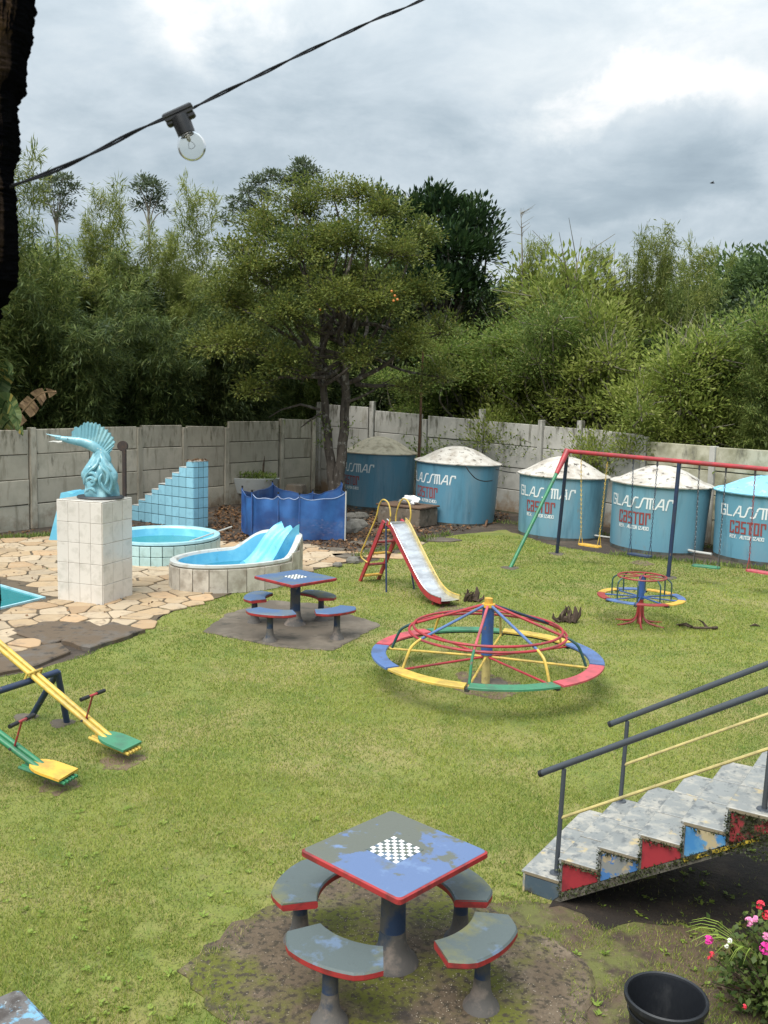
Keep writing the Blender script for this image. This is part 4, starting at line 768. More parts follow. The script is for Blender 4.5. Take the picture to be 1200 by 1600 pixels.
# --- banana plant at the left edge
bo = at_wall(2, 1.0); bn = empty('banana_plant', bo, 0, 'banana plant with torn green and dry brown leaves at the left edge of the wall', 'banana plant')
def banana(pts, w, m, name, tatter=.0, fold=.25):
    pts = [Vector(D(a, b_, bo.y+dy)-bo) for a, b_, dy in pts]; sp_ = spline(pts, 6); n = len(sp_); bb = MB(); i = 0
    for side in (-1, 1):
        E_ = []
        for j in range(n):
            tt = (sp_[min(j+1, n-1)]-sp_[max(j-1, 0)]).normalized(); s_ = tt.cross(Vector((.15, 1, .25))).normalized(); t = j/(n-1)
            ww = w*(math.sin(min(1, t*1.05)*PI*.93+.12)**.7)*rnd.uniform(.93, 1.05); E_.append(sp_[j]+s_*side*ww-Vector((0, 0, fold*ww))+Vector((0, rnd.uniform(-.04, .04), 0)))
        for j in range(n-1):
            if tatter and j % 5 == 4: continue
            cut = .12 if j % 3 == 2 else 0; bb.add([sp_[j], sp_[j+1], E_[j+1].lerp(E_[j], cut), E_[j]], [(0, 1, 2, 3)])
    bb.tube(sp_, [.03*(1-.8*k/n) for k in range(n)], 5); return bb.build(name, X[m], bn)
banana([(-10, 700, 0), (0, 650, 0), (10, 625, -.3), (22, 640, -.6), (30, 672, -.9)], .30, 'banana_leaf', 'leaf'); banana([(-14, 700, 0), (-6, 630, 0), (4, 590, 0), (12, 572, -.2), (20, 585, -.4)], .26, 'banana_leaf', 'leaf')
banana([(-10, 700, 0), (20, 660, 0), (45, 632, 0), (66, 614, -.2), (88, 612, -.4)], .22, 'dry_banana', 'dry_leaf', tatter=.25); banana([(-10, 700, 0), (10, 660, -.4), (25, 658, -.7), (36, 680, -1.1)], .2, 'banana_leaf', 'leaf', tatter=.2)
banana([(-20, 700, 0), (-20, 640, 0), (-30, 590, 0), (-50, 570, 0)], .3, 'banana_leaf', 'leaf')
bb = MB(); bb.tube([(-.1, 0, 0), (0, 0, 1.2), (.05, 0, 2.6)], [.14, .12, .08], 10); bb.build('stem', X['culm'], bn)
# ------------------------------------------------------------------ tile helper: a grid of proud tiles on a plane as separate parts
TILE = {}
def tile_mesh(w, h, m, t=.008, g=.006):
    if 'blue' in m: g = .016
    k = (round(w, 3), round(h, 3), m)
    if k not in TILE: bb = MB(); bb.box((0, 0, 0), (w-g, t*2, h-g), bev=.004); TILE[k] = bb.mesh('tile', X[m])
    return TILE[k]
def tiles(parent, o, ux, ncol, nrow, w, h, m, keep=None, z0=0.0):
    """o: lower left corner, ux: unit direction along the face; tiles stand on the face, normal = ux x z"""
    a = math.atan2(ux[1], ux[0]); nn = Vector((ux[1], -ux[0], 0))
    for i in range(ncol):
        for j in range(nrow):
            if keep and not keep(i, j): continue
            p = Vector(o)+Vector(ux)*(w*(i+.5))+Vector((0, 0, z0+h*(j+.5)))+nn*rnd.uniform(.001, .004)
            link('tile', tile_mesh(w, h, m), parent, loc=tuple(p), rz=a)

# ------------------------------------------------------------------ pedestal and sailfish
pc = (G(155, 947)+G(92, 938)+G(205, 930)-G(155, 947)); pA, pB_, pC = G(155, 947), G(92, 938), G(205, 930)
ex = (pC-pA); ex.z = 0; ex.normalize(); ey = Vector((-ex.y, ex.x, 0)); PW = .87; PH = 1.72; pcen = pA+ex*PW/2+ey*PW/2+Vector((.06, 0, 0)); pa = math.atan2(ex.y, ex.x)
ped = empty('pedestal', pcen, pa, 'tall square pedestal clad in off-white tiles under the sailfish statue', 'pedestal')
bb = MB(); bb.box((0, 0, PH/2), (PW, PW, PH)); bb.build('core', X['pedestal_grout'], ped)
bb = MB(); bb.box((0, 0, PH+.012), (PW+.01, PW+.01, .02), bev=.006); bb.build('cap', X['white_tile'], ped)
# front right face (y = -PW/2, along +x) and front left face (x = -PW/2, along -y ... seen from the left)
tiles(ped, (-PW/2, -PW/2, 0), (1, 0, 0), 3, 5, PW/3, PH/5, 'white_tile')
tiles(ped, (-PW/2, PW/2, 0), (0, -1, 0), 4, 5, PW/4, PH/5, 'white_tile')
tiles(ped, (PW/2, -PW/2, 0), (0, 1, 0), 3, 5, PW/3, PH/5, 'white_tile'); tiles(ped, (PW/2, PW/2, 0), (-1, 0, 0), 3, 5, PW/3, PH/5, 'white_tile')
K = 16.2/1500; sx = lambda px: (px-157)*K; sz = lambda py: (780-py)*K
st_ = empty('sailfish_statue', pcen+Vector((.09, .02, PH+.022)), 0, 'glazed blue sailfish statue leaping from a wave, bill pointing left', 'statue')
bb = MB(); bb.lathe([(0, 0), (.36, 0), (.375, .02), (.36, .045), (0, .05)], 28, sx=1.05, sy=.9); bb.build('plinth', X['black_paint'], st_, smooth=True)
def wavef(r_, z, th):
    s = 1+.10*math.sin(3*th+7*z)+.07*math.sin(5*th-11*z+1)+.05*abs(math.sin(4*th+14*z))+.035*math.sin(11*th+20*z)
    return r_*s
prof = [(.0, .04), (.27, .04), (.272, .10), (.262, .18), (.265, .28), (.27, .36), (.262, .43), (.24, .50), (.205, .57), (.165, .64), (.13, .70), (.105, .75), (.085, .80), (0, .83)]
pp = []
for (a, b_), (c, d) in zip(prof, prof[1:]): pp += [(a+(c-a)*t/4, b_+(d-b_)*t/4) for t in range(4)]
bb = MB(); bb.lathe(pp, 56, fn=wavef, sx=1.0, sy=.85); wv = bb.build('wave', X['statue'], st_, smooth=True)
for pts, r_ in ([[(-.20, .30), (-.17, .42), (-.05, .44), (.02, .38), (-.02, .32), (-.10, .31)], .020], [[(-.18, .22), (-.14, .34), (-.06, .36), (-.02, .28), (-.08, .22)], .018],
                [[(.04, .62), (.10, .52), (.17, .44), (.18, .34), (.14, .24)], .018], [[(.03, .70), (.0, .58), (-.10, .48), (-.20, .36), (-.23, .24)], .020], [[(.06, .68), (.12, .56), (.20, .42), (.23, .28), (.20, .12)], .020], [[(-.20, .08), (-.14, .16), (-.06, .18), (.0, .12)], .020], [[(.12, .58), (.18, .52), (.22, .46)], .018], [[(.08, .30), (.12, .20), (.18, .12), (.22, .08)], .018], [[(.10, .44), (.06, .34), (.08, .22)], .016], [[(-.10, .56), (-.14, .50), (-.16, .42)], .018]):
    q = []
    for x, z in pts:
        rr = interp(z, [(.04, .275), (.36, .275), (.5, .245), (.64, .165), (.8, .085)])*1.0; c_ = max(.0, 1-(x/rr)**2)**.5 if abs(x) < rr else 0; q.append((x, -.86*rr*c_*1.04-.008, z))
    sp_ = spline(q, 5); n = len(sp_); b2 = MB(); b2.tube(sp_, [r_*(.5+1.1*math.sin(PI*k/(n-1))**.6) for k in range(n)], 7); b2.build('wave_crest', X['statue'], wv, smooth=True)
for x, z in ((.13, .52),):
    rr = .2; b2 = MB(); b2.lathe([(0, -.035), (.022, -.02), (.028, 0), (.02, .022), (0, .035)], 8); b2.build('foam_drop', X['statue_white'], wv, smooth=True, loc=(x, -.165, z))
body = [(88, 687.5, .022), (97, 688, .040), (106, 689.5, .055), (116, 691, .068), (128, 692.5, .078), (140, 696, .088), (150, 701, .092), (159, 708, .088), (166, 715, .078), (168, 722, .07), (165, 730, .06)]
sp_ = spline([(sx(a), 0, sz(b_)) for a, b_, _ in body], 5); rr = [interp(i/5, list(enumerate([q[2] for q in body]))) for i in range(len(sp_))]
bb = MB(); bb.tube(sp_, rr, 18); bb.v = [(p[0], p[1]*.72, p[2]) for p in bb.v]; fish = bb.build('fish_body', X['statue'], st_, smooth=True)
bb = MB(); bb.tube([(sx(96), 0, sz(686.5)), (sx(85), 0, sz(684.5)), (sx(73), 0, sz(681.5))], [.034, .020, .005], 8); bb.build('bill', X['statue'], st_, smooth=True)
bb = MB(); bb.tube([(sx(99), 0, sz(693)), (sx(93), 0, sz(694)), (sx(84), 0, sz(693)), (sx(77), 0, sz(694))], [.028, .024, .014, .004], 8); bb.build('lower_jaw', X['statue_white'], st_, smooth=True)
bb = MB(); bb.lathe([(0, -.012), (.012, 0), (0, .012)], 8); 
bb.build('eye', X['black_paint'], st_, loc=(sx(108), -.045, sz(688)))
outl = [(112, 687), (114, 679), (118, 671), (127, 668.5), (132, 664), (138, 662), (144, 663), (150, 663), (156, 665), (162, 669), (168, 673), (173, 678), (177, 684), (180, 691), (179, 697), (176, 703), (172, 710), (169, 716)]
inl = [(112, 688), (117, 688), (122, 688), (127, 689), (132, 690), (137, 692), (141, 693), (145, 695), (149, 697), (152, 699), (155, 702), (158, 704), (160, 706), (162, 708), (164, 711), (165, 713), (167, 715), (169, 717)]
fo = spline([Vector((sx(a), 0, sz(b_))) for a, b_ in outl], 4); fi = spline([Vector((sx(a), 0, sz(b_))) for a, b_ in inl], 4); n = len(fo); V = []; Fq = []; rows = 5
for i in range(n):
    corr = .016 if i % 4 < 2 else -.006
    tip = .012 if i % 4 < 2 else -.010
    for side in (-1, 1):
        for k in range(rows):
            t = k/(rows-1); p = fi[i].lerp(fo[i]*1.0, t); d = (fo[i]-fi[i]).normalized(); p = p+d*tip*(t**3)
            V.append((p.x, side*(.012*(1-t)+.007+(corr if i % 4 < 2 else 0)*(.3+.7*t)), p.z))
for i in range(n-1):
    for s_ in range(2):
        for k in range(rows-1):
            a = i*2*rows+s_*rows+k; b2_ = a+2*rows; q = (a, a+1, b2_+1, b2_); Fq.append(q if s_ == 0 else q[::-1])
    a = i*2*rows+rows-1; Fq.append((a, a+rows, a+3*rows, a+2*rows))
bb = MB(); bb.add(V, Fq); bb.build('dorsal_sail', X['statue'], st_, smooth=True)

# ------------------------------------------------------------------ blue stepped slide tower
tA, tB_, tL = G(302, 827), G(318, 829), G(200, 812)
dl = tL-tA; LEN = dl.length; dl.normalize(); tw = empty('stepped_slide_wall', tA, math.atan2(-dl.y, -dl.x), 'stepped wall clad in square light blue tiles behind the round pool', 'tiled wall')
TS = 16.3*24.6/1500; H_ = 7; TH = .52   # local: x to the right along the face, the face looks along -y; corner at x=0
n = int(LEN/TS)+2
steps = [7, 6, 6, 5, 5, 4, 4, 3, 3, 3]; 
# column heights in tiles, from the corner leftwards; each step is about 45 px/3 wide
def colh(i): return max(1.2, 6.55-(0 if i < 1 else .62*(i-0)))
ch_ = [colh(i) for i in range(10)]
bb = MB()
for i in range(10):
    hh = ch_[i]*TS; bb.box((-TS*(i+.5), TH/2+.01, hh/2), (TS, TH-.02, hh))
core = bb.build('core', X['dark_grout'], tw)
for i in range(10):
    hh = ch_[i]*TS; nr = int(ch_[i]); rem = hh-nr*TS
    for j in range(nr): link('tile', tile_mesh(TS, TS, 'blue_tile'), tw, loc=(-TS*(i+.5), rnd.uniform(-.003, .003), TS*(j+.5)))
    if rem > .05: link('tile', tile_mesh(TS, rem, 'blue_tile'), tw, loc=(-TS*(i+.5), 0, nr*TS+rem/2))
for j in range(7):
    for k in range(3): link('tile', tile_mesh(TH/3, TS if j < 6 else .55*TS, 'blue_tile'), tw, loc=(.002, TH/3*(k+.5), TS*(j+.5) if j < 6 else 6.275*TS), rz=PI/2)
bb = MB()
for i in range(10): bb.box((-TS*(i+.5), TH/2, ch_[i]*TS+.008), (TS, TH, .016))
bb.build('ledge', X['whitish_rim'], tw)
V, F = leaves(np.stack([rng.uniform(-.3, 0, 60), rng.uniform(0, TH, 60), np.full(60, ch_[0]*TS+.03)], 1), rng.normal(0, 1, (60, 3))*[1, 1, .2], .09, .05); o = link('fallen_leaves', npmesh('fallen_leaves', V, F, X['litter']), loc=tuple(tA), rz=math.atan2(-dl.y, -dl.x)); tag(o, 'small orange brown leaves lying on top of the stepped tile wall', 'leaves', kind='stuff')

# short blue chute behind the pedestal
cA = G(76, 846); ss = empty('pool_slide', cA, 0, 'light blue tiled and painted slide end showing left of the pedestal', 'slide')
def lc(px, py, dy=0): return D(px, py, cA.y+dy)-cA
for k, dy in enumerate((0, .55)):
    pass
bb = MB(); prof = [(76, 846), (92, 784), (95, 770), (104, 769), (112, 772), (120, 768), (134, 764), (134, 846)]
f0 = [lc(a, b_, 0) for a, b_ in prof]; f1 = [p+Vector((.1, .7, 0)) for p in f0]; n = len(prof)
bb.add(f0+f1, [tuple(range(n-1, -1, -1)), tuple(range(n, 2*n))]+[(i, (i+1) % n, n+(i+1) % n, n+i) for i in range(n)]); me = bb.mesh('shell', X['pool_blue']); link('shell', me, ss)
for r_ in range(2):
    for c in range(4):
        x = lc(92+0, 0).x-.02+c*.26; z = .13+r_*.27
        if x > .75: continue
        link('tile', tile_mesh(.26, .27, 'pale_tile'), ss, loc=(x+.1*(1-r_)*0+.02, -.006, z))

# ------------------------------------------------------------------ small round pool and slide pool
def ring_tiles(parent, rx, ry, rot, h, rows, wtile, m, z0=0.0, hf=None):
    n = int(2*PI*((rx+ry)/2)/wtile); 
    for i in range(n):
        th = 2*PI*(i+.5)/n; x, y = rx*math.cos(th), ry*math.sin(th); nx, ny = math.cos(th)/rx, math.sin(th)/ry; a = math.atan2(ny, nx)+PI/2
        th2 = 2*PI/n; w = math.hypot(rx*math.sin(th)*th2, ry*math.cos(th)*th2)
        H1 = hf(x, y) if hf else h
        for j in range(rows):
            g_ = H1/rows; bb = MB(); bb.box((0, 0, 0), (w-.012, .03, g_-.012), bev=.006)
            bb.build('tile', X[m], parent, loc=(x, y, z0+g_*(j+.5)), rz=a)
def pool(name, c, rz, rx, ry, h, rows, wt, m, rim, water, wz, label, hf=None, basin='pool_blue'):
    r_ = empty(name, c, rz, label, 'pool')
    bb = MB(); n = 64; hh = hf or (lambda x, y: h)
    prof = [(1.0, 0, 0), (1.0, 1, -.02), (1.025, 1, .0), (1.02, 1, .045), (.98, 1, .055), (.93, 1, .045), (.905, 1, .0), (.89, 1, -.08), (.84, 0, .10), (.55, 0, .05), (0.01, 0, .04)]
    vs = []
    for k, rel, dz in prof:
        for j in range(n):
            th = 2*PI*j/n; x, y = rx*math.cos(th), ry*math.sin(th); vs.append((x*k, y*k, (hh(x, y) if rel else 0)+dz))
    fq = [(i*n+j, i*n+(j+1) % n, (i+1)*n+(j+1) % n, (i+1)*n+j) for i in range(len(prof)-1) for j in range(n)]
    half = 6*n
    b1 = MB(); b1.add(vs, fq[:1*n]); b1.build('wall', X['pedestal_grout' if m != 'pale_tile' else 'dark_grout'], r_)
    b2 = MB(); b2.add(vs, fq[1*n:6*n]); b2.build('rim', X[rim], r_, smooth=True)
    b3 = MB(); b3.add(vs, fq[6*n:]); b3.build('basin', X[basin], r_, smooth=True)
    bb = MB(); bb.add([(rx*.885*math.cos(2*PI*j/n), ry*.885*math.sin(2*PI*j/n), wz) for j in range(n)], [tuple(range(n))]); bb.build('water', X[water], r_)
    ring_tiles(r_, rx*1.012, ry*1.012, 0, h, rows, wt, m, 0, (lambda x, y: hh(x, y)-.025))
    return r_
c1 = G(262, 857, 0); c1 = G(255, 838, .45); c1.z = 0
pool('round_pool', c1, R(0), 1.18, 1.32, .46, 2, .235, 'pale_tile', 'pool_rim', 'water_teal', .30, 'raised round paddling pool with pale blue rim below the stepped tile wall')
bb = MB(); q0, q1 = D(296, 846, 20.0), D(362, 823, 21.6); bb.tube([q0, q1], .018, 8); tag(bb.build('white_pole', X['pipe_white']), 'long white pole lying across the rim of the round pool', 'pole')
c2 = G(372, 869, .5); c2.z = 0; P2R = R(46)
def hf2(x, y):
    t = max(0, min(1, (x-.45)/.7)); t = t*t*(3-2*t); return .47+.34*t
p2 = pool('slide_pool', c2, P2R, 1.36, .90, .47, 1, .30, 'grey_tile', 'whitish_rim', 'water_clear', .26, 'low oval pool with dirty white sides and a small blue wave slide', hf2)
# wave slide inside it (local x towards the far right end)
V = []; Fq = []; NU, NV = 14, 18; ch2 = bb = MB()
for i in range(NU):
    u = i/(NU-1)
    for j in range(NV):
        v = j/(NV-1); x = 1.18-.92*u; wdt = .27+.10*u
        y = -.12+(v-.5)*2*wdt+.05*u+.05*math.sin(u*6); prof = .96-.66*(u*u*(3-2*u))-.10*math.sin(u*PI*2)*.4
        z = prof+.055*math.cos(v*PI*4+u*2)+ (.05*(abs(v-.5)*2)**6)*(1-.5*u); V.append((x, y, max(z, .12)))
for i in range(NU-1):
    for j in range(NV-1): a = i*NV+j; Fq.append((a, a+NV, a+NV+1, a+1))
bb.add(V, Fq)
m_ = len(V); 
# skirts down to the basin
Vs = [(p[0], p[1], .08) for p in V]; edge = [i*NV for i in range(NU)]+[ (NU-1)*NV+j for j in range(NV)]+[i*NV+NV-1 for i in range(NU-1, -1, -1)]+[j for j in range(NV-1, -1, -1)]
b_ = len(bb.v); bb.v += [Vs[i] for i in edge]; bb.f += [(edge[k], edge[(k+1) % len(edge)], b_+(k+1) % len(edge), b_+k) for k in range(len(edge))]; bb.m += [0]*len(edge)
bb.build('wave_chute', X['pool_blue'], p2, smooth=True)

# ------------------------------------------------------------------ blue net fence
npx = [(378, 833), (393, 841), (434, 845), (467, 846), (539, 845), (532, 818), (488, 812), (425, 810), (378, 833)]
tops = [(373, 765), (394, 772), (434, 775), (467, 776), (539, 770), (534, 770), (488, 770), (420, 756), (373, 765)]
nb = [G(*p) for p in npx]; no = nb[4]
nf = empty('net_fence', no, 0, 'dark blue mesh fence sagging between thin poles around the orange tree trunks', 'fence')
nth = [D(t[0], t[1], p.y).z for t, p in zip(tops, nb)]; nth[5] = 1.12
for i in range(8):
    A, B = nb[i]-no, nb[i+1]-no; bb = MB(); NN = 12; vs = []
    d = (B-A); L_ = d.length; nn = Vector((-d.y, d.x, 0)).normalized(); topv = []
    for k in range(NN+1):
        t = k/NN; sag = -.13*math.sin(PI*t)*min(1, L_/.9)-.03*math.sin(3*PI*t); ht = nth[i]*(1-t)+nth[i+1]*t+sag
        for j in range(5):
            s = j/4; off = nn*(.05*math.sin(PI*t*2+i)*math.sin(PI*s)+.03*math.sin(t*9+i*2)*s); vs.append(A+d*t+off+Vector((0, 0, .03+(ht-.03)*s)))
        topv.append(vs[-1])
    bb.add(vs, [(k*5+j, (k+1)*5+j, (k+1)*5+j+1, k*5+j+1) for k in range(NN) for j in range(4)]); bb.build('net_panel', X['net'], nf, smooth=True)
    b2 = MB(); b2.tube(topv, .011, 5); b2.build('top_cord', X['net_trim' if i in (1, 2, 3) else 'blue_paint'], nf)
    b3 = MB(); b3.tube([A, A+Vector((0, 0, nth[i]+.06))], .018, 8); b3.build('post', X['pipe_white' if i == 4 else 'blue_paint'], nf)
    b3 = MB(); b3.lathe([(0, 0), (.024, 0), (.024, .05), (0, .055)], 8); b3.build('cap', X['black_plastic'], nf, loc=A+Vector((0, 0, nth[i]+.05)))

# planter, bricks, rocks behind
po = G(390, 786); pn = empty('tub_planter', po, 0, 'old whitish half tub with weeds growing in it, against the wall', 'planter')
K3 = po.y/1500
bb = MB(); vs = []
for k, (s, z) in enumerate(((.72, .34), (.86, .55), (1.0, .83), (.95, .84), (.86, .66))):
    for j in range(28): th = 2*PI*j/28; vs.append((math.cos(th)*.97*s, math.sin(th)*.55*s, z))
bb.add(vs, [(i*28+j, i*28+(j+1) % 28, (i+1)*28+(j+1) % 28, (i+1)*28+j) for i in range(4) for j in range(28)]+[tuple(range(27, -1, -1))]); bb.build('tub', X['whitish_rim'], pn, smooth=True)
bb = MB(); bb.add([(math.cos(2*PI*j/28)*.85, math.sin(2*PI*j/28)*.48, .70) for j in range(28)], [tuple(range(28))]); bb.build('earth', X['soil'], pn)
for x in (-.5, .5): bb = MB(); bb.box((x, 0, .2), (.22, .3, .4), bev=.02); bb.build('support', X['old_brick'], pn)
P = np.stack([rng.uniform(-.85, .85, 620), rng.uniform(-.42, .42, 620), rng.uniform(.72, .98, 620)], 1); V, F = leaves(P, rng.normal(0, 1, P.shape)+[0, 0, .7], .14, .05); link('weeds', npmesh('weeds', V, F, X['mid_leaf']), pn)
bb = MB(); bb.tube([(.42, 0, .7), (.44, 0, 1.25), (.47, 0, 1.55)], [.03, .035, .004], 6); bb.build('dry_stalk', X['root_wood'], pn)
bo_ = G(462, 793); bb = MB(); bb.lathe([(.33, 0), (.37, .25), (.36, .5), (.30, .72), (.24, .74)], 20, fn=lambda r_, z, t: r_*(1+.03*math.sin(9*t)*math.sin(22*z)), closed=True); tag(bb.build('brick_cistern', X['old_brick'], loc=bo_), 'round mouldy brick cistern beside the tub planter, under the orange tree', 'cistern')
# shower post
so = G(195, 820); sh = empty('shower_post', so, 0, 'dark thin post with round head standing behind the sailfish statue', 'post')
zt = D(193, 697, so.y).z; bb = MB(); bb.tube([(0, 0, 0), (0, 0, zt)], .058, 10); bb.build('post', X['dark_iron'], sh)
bb = MB(); bb.add(*(lambda n: ([(math.cos(2*PI*j/n)*.135, s*.05, math.sin(2*PI*j/n)*.135) for s in (-1, 1) for j in range(n)], [tuple(range(n)), tuple(range(2*n-1, n-1, -1))]+[(j, n+j, n+(j+1) % n, (j+1) % n) for j in range(n)]))(20)); bb.build('head', X['dark_iron'], sh, loc=(-.04, 0, zt))

# well box with wooden lid and plastic bag
wo_ = G(590, 818); wx_ = G(655, 826)-wo_; wl = wx_.length; wa = math.atan2(wx_.y, wx_.x); wb = empty('well_box', wo_, wa, 'low old brick box with a rusty wooden lid, between the two left water tanks', 'well')
wh = .52; bb = MB(); bb.box((wl/2, .45, wh/2), (wl, .9, wh), bev=.03); bb.build('box', X['old_brick'], wb)
for k in range(3): bb = MB(); bb.box((wl/2, .13+.32*k, wh+.03), (wl+.12, .30, .05), bev=.01); bb.build('plank', X['wood'], wb)
bb = MB()
for k in range(34):
    u = k*2.399; rr = .03*k**.5*1.3
bb = MB(); NU, NV = 16, 10; vs = []
for i in range(NU):
    for j in range(NV):
        th = 2*PI*i/NU; ph = PI*j/(NV-1); r1 = .20*(1+.35*math.sin(3*th+2*ph)*math.sin(ph)+.18*math.sin(7*th+5*ph)); vs.append((r1*math.sin(ph)*math.cos(th)*1.25, r1*math.sin(ph)*math.sin(th), r1*.62*math.cos(ph)+.10))
bb.add(vs, [(i*NV+j, i*NV+j+1, ((i+1) % NU)*NV+j+1, ((i+1) % NU)*NV+j) for i in range(NU) for j in range(NV-1)])
bg = bb.build('plastic_bag', X['bag'], smooth=True); R_ = Matrix.Rotation(wa, 4, 'Z'); bg.location = wo_+R_@Vector((wl*.55, .45, wh+.07)); tag(bg, 'crumpled white plastic bag lying on the wooden lid of the well box', 'bag')
# rocks beside the net
for i, (px, py, s) in enumerate(((546, 832, .30), (556, 826, .26), (562, 812, .22), (549, 812, .2), (552, 880, .14), (528, 886, .10))):
    bb = MB(); bb.lathe([(0, 0), (s, .02), (s*1.05, s*.5), (s*.7, s*.95), (0, s*1.05)], 10, fn=lambda r_, z, t, i=i: r_*(1+.18*math.sin(3*t+i)+.1*math.sin(5*t+z*9)))
    tag(bb.build('rock', X['rock'], loc=G(px, py)), ['large grey rock against the right end of the blue net', 'rock leaning on the largest one beside the blue net', 'rock in the shade before the first water tank', 'small rock behind the large one by the net', 'small rock at the patio edge left of the slide ladder', 'smallest rock on the patio edge near the far table'][i], 'rock')

# ------------------------------------------------------------------ water tanks with lettering
LT = {'G': [[(1, .80), (1, 1), (0, 1), (0, 0), (1, 0), (1, .48), (.5, .48)]], 'L': [[(0, 1), (0, 0), (.9, 0)]], 'A': [[(-.15, 0), (.75, 1), (1, 1), (1, 0)], [(.18, .32), (1, .32)]],
      'S': [[(1.35, 1), (.95, 1), (.75, .88), (.35, .12), (.15, 0), (-.25, 0)]], 'M': [[(0, 0), (.12, 1), (1, 1), (.95, 0)], [(.56, 1), (.48, 0)]], 'R': [[(0, 0), (.28, .85), (.45, 1), (1.0, 1), (1.0, .78)]],
      'c': [[(1, .8), (1, 1), (0, 1), (0, 0), (1, 0), (1, .2)]], 'a': [[(0, 1), (1, 1), (1, 0)], [(1, .55), (0, .55), (0, 0), (1, 0)]], 's': [[(1, 1), (0, 1), (0, .5), (1, .5), (1, 0), (0, 0)]], 't': [[(-.15, 1), (1.15, 1)], [(.5, 1), (.5, 0)]],
      'o': [[(0, 0), (0, 1), (1, 1), (1, 0), (0, 0)]], 'r': [[(0, 0), (0, 1), (1, 1), (1, .65)]],
      'E': [[(1, 1), (0, 1), (0, 0), (1, 0)], [(0, .5), (.8, .5)]], 'V': [[(0, 1), (.5, 0), (1, 1)]], '.': [[(0, 0), (.15, 0)]], 'U': [[(0, 1), (0, 0), (1, 0), (1, 1)]], 'T': [[(0, 1), (1, 1)], [(.5, 1), (.5, 0)]], 'O': [[(0, 0), (0, 1), (1, 1), (1, 0), (0, 0)]],
      'I': [[(.5, 0), (.5, 1)]], 'Z': [[(0, 1), (1, 1), (0, 0), (1, 0)]], 'D': [[(0, 0), (0, 1), (.7, 1), (1, .7), (1, .3), (.7, 0), (0, 0)]], 'Q': [[(0, 0), (0, 1), (.7, 1), (.7, .5), (0, .5)], [(.35, .5), (.8, 0)]], ' ': []}
def lettering(parent, text, Rf, a0, z0, h, wl_, gap, th, m, alt=None):
    bb = MB(); u = 0.0
    for ci, ch in enumerate(text):
        for pl_ in LT[ch if not alt or ch not in alt else alt[ch]]:
            pts = [(u+x*wl_, y*h) for x, y in pl_]
            for (x0, y0), (x1, y1) in zip(pts, pts[1:]):
                L_ = math.hypot(x1-x0, y1-y0)
                if L_ < 1e-6: continue
                dx, dy = (x1-x0)/L_, (y1-y0)/L_; t = th/2; n = max(1, int(L_/.09)); e = t*.9
                xa, ya, xb, yb = x0-dx*e, y0-dy*e, x1+dx*e, y1+dy*e; base_ = len(bb.v)
                for k in range(n+1):
                    x, y = xa+(xb-xa)*k/n, ya+(yb-ya)*k/n
                    for s in (-1, 1):
                        X_, Z_ = x-dy*t*s, y+dx*t*s; rr = Rf(z0+Z_)+.006+.0006*(ci % 3); a = a0+X_/rr; bb.v.append((rr*math.sin(a), -rr*math.cos(a), z0+Z_))
                for k in range(n): q = (base_+2*k, base_+2*k+2, base_+2*k+3, base_+2*k+1); bb.f.append(q[::-1]); bb.m.append(0)
        u += (wl_ if ch not in '.I' else wl_*.5)+gap
    bb.build('lettering', X[m], parent)
tk = [('t1', 590, 797, 56.5, 706, 682, -92, 'tank_blue', 'lid_cream', 'leftmost dark blue water tank with a cream domed lid, behind the orange tree'),
      ('t2', 709.5, 822, 65, 721, 697, -86, 'tank_blue', 'lid_white', 'blue water tank with a white domed lid, beside the well box'),
      ('t3', 874, 845, 68.5, 741, 713, -68, 'tank_mid', 'lid_white', 'faded blue water tank with dirty white lid, behind the green swing leg'),
      ('t4', 1024, 867, 75, 754, 727, -69, 'tank_mid', 'lid_white', 'blue water tank with peeling lettering and white lid, behind the dark swing'),
      ('t5', 1188, 883, 76, 768, 743, -57, 'tank_pale', 'lid_blue', 'water tank with pale blue weathered lid, behind the pinkish red swing')]
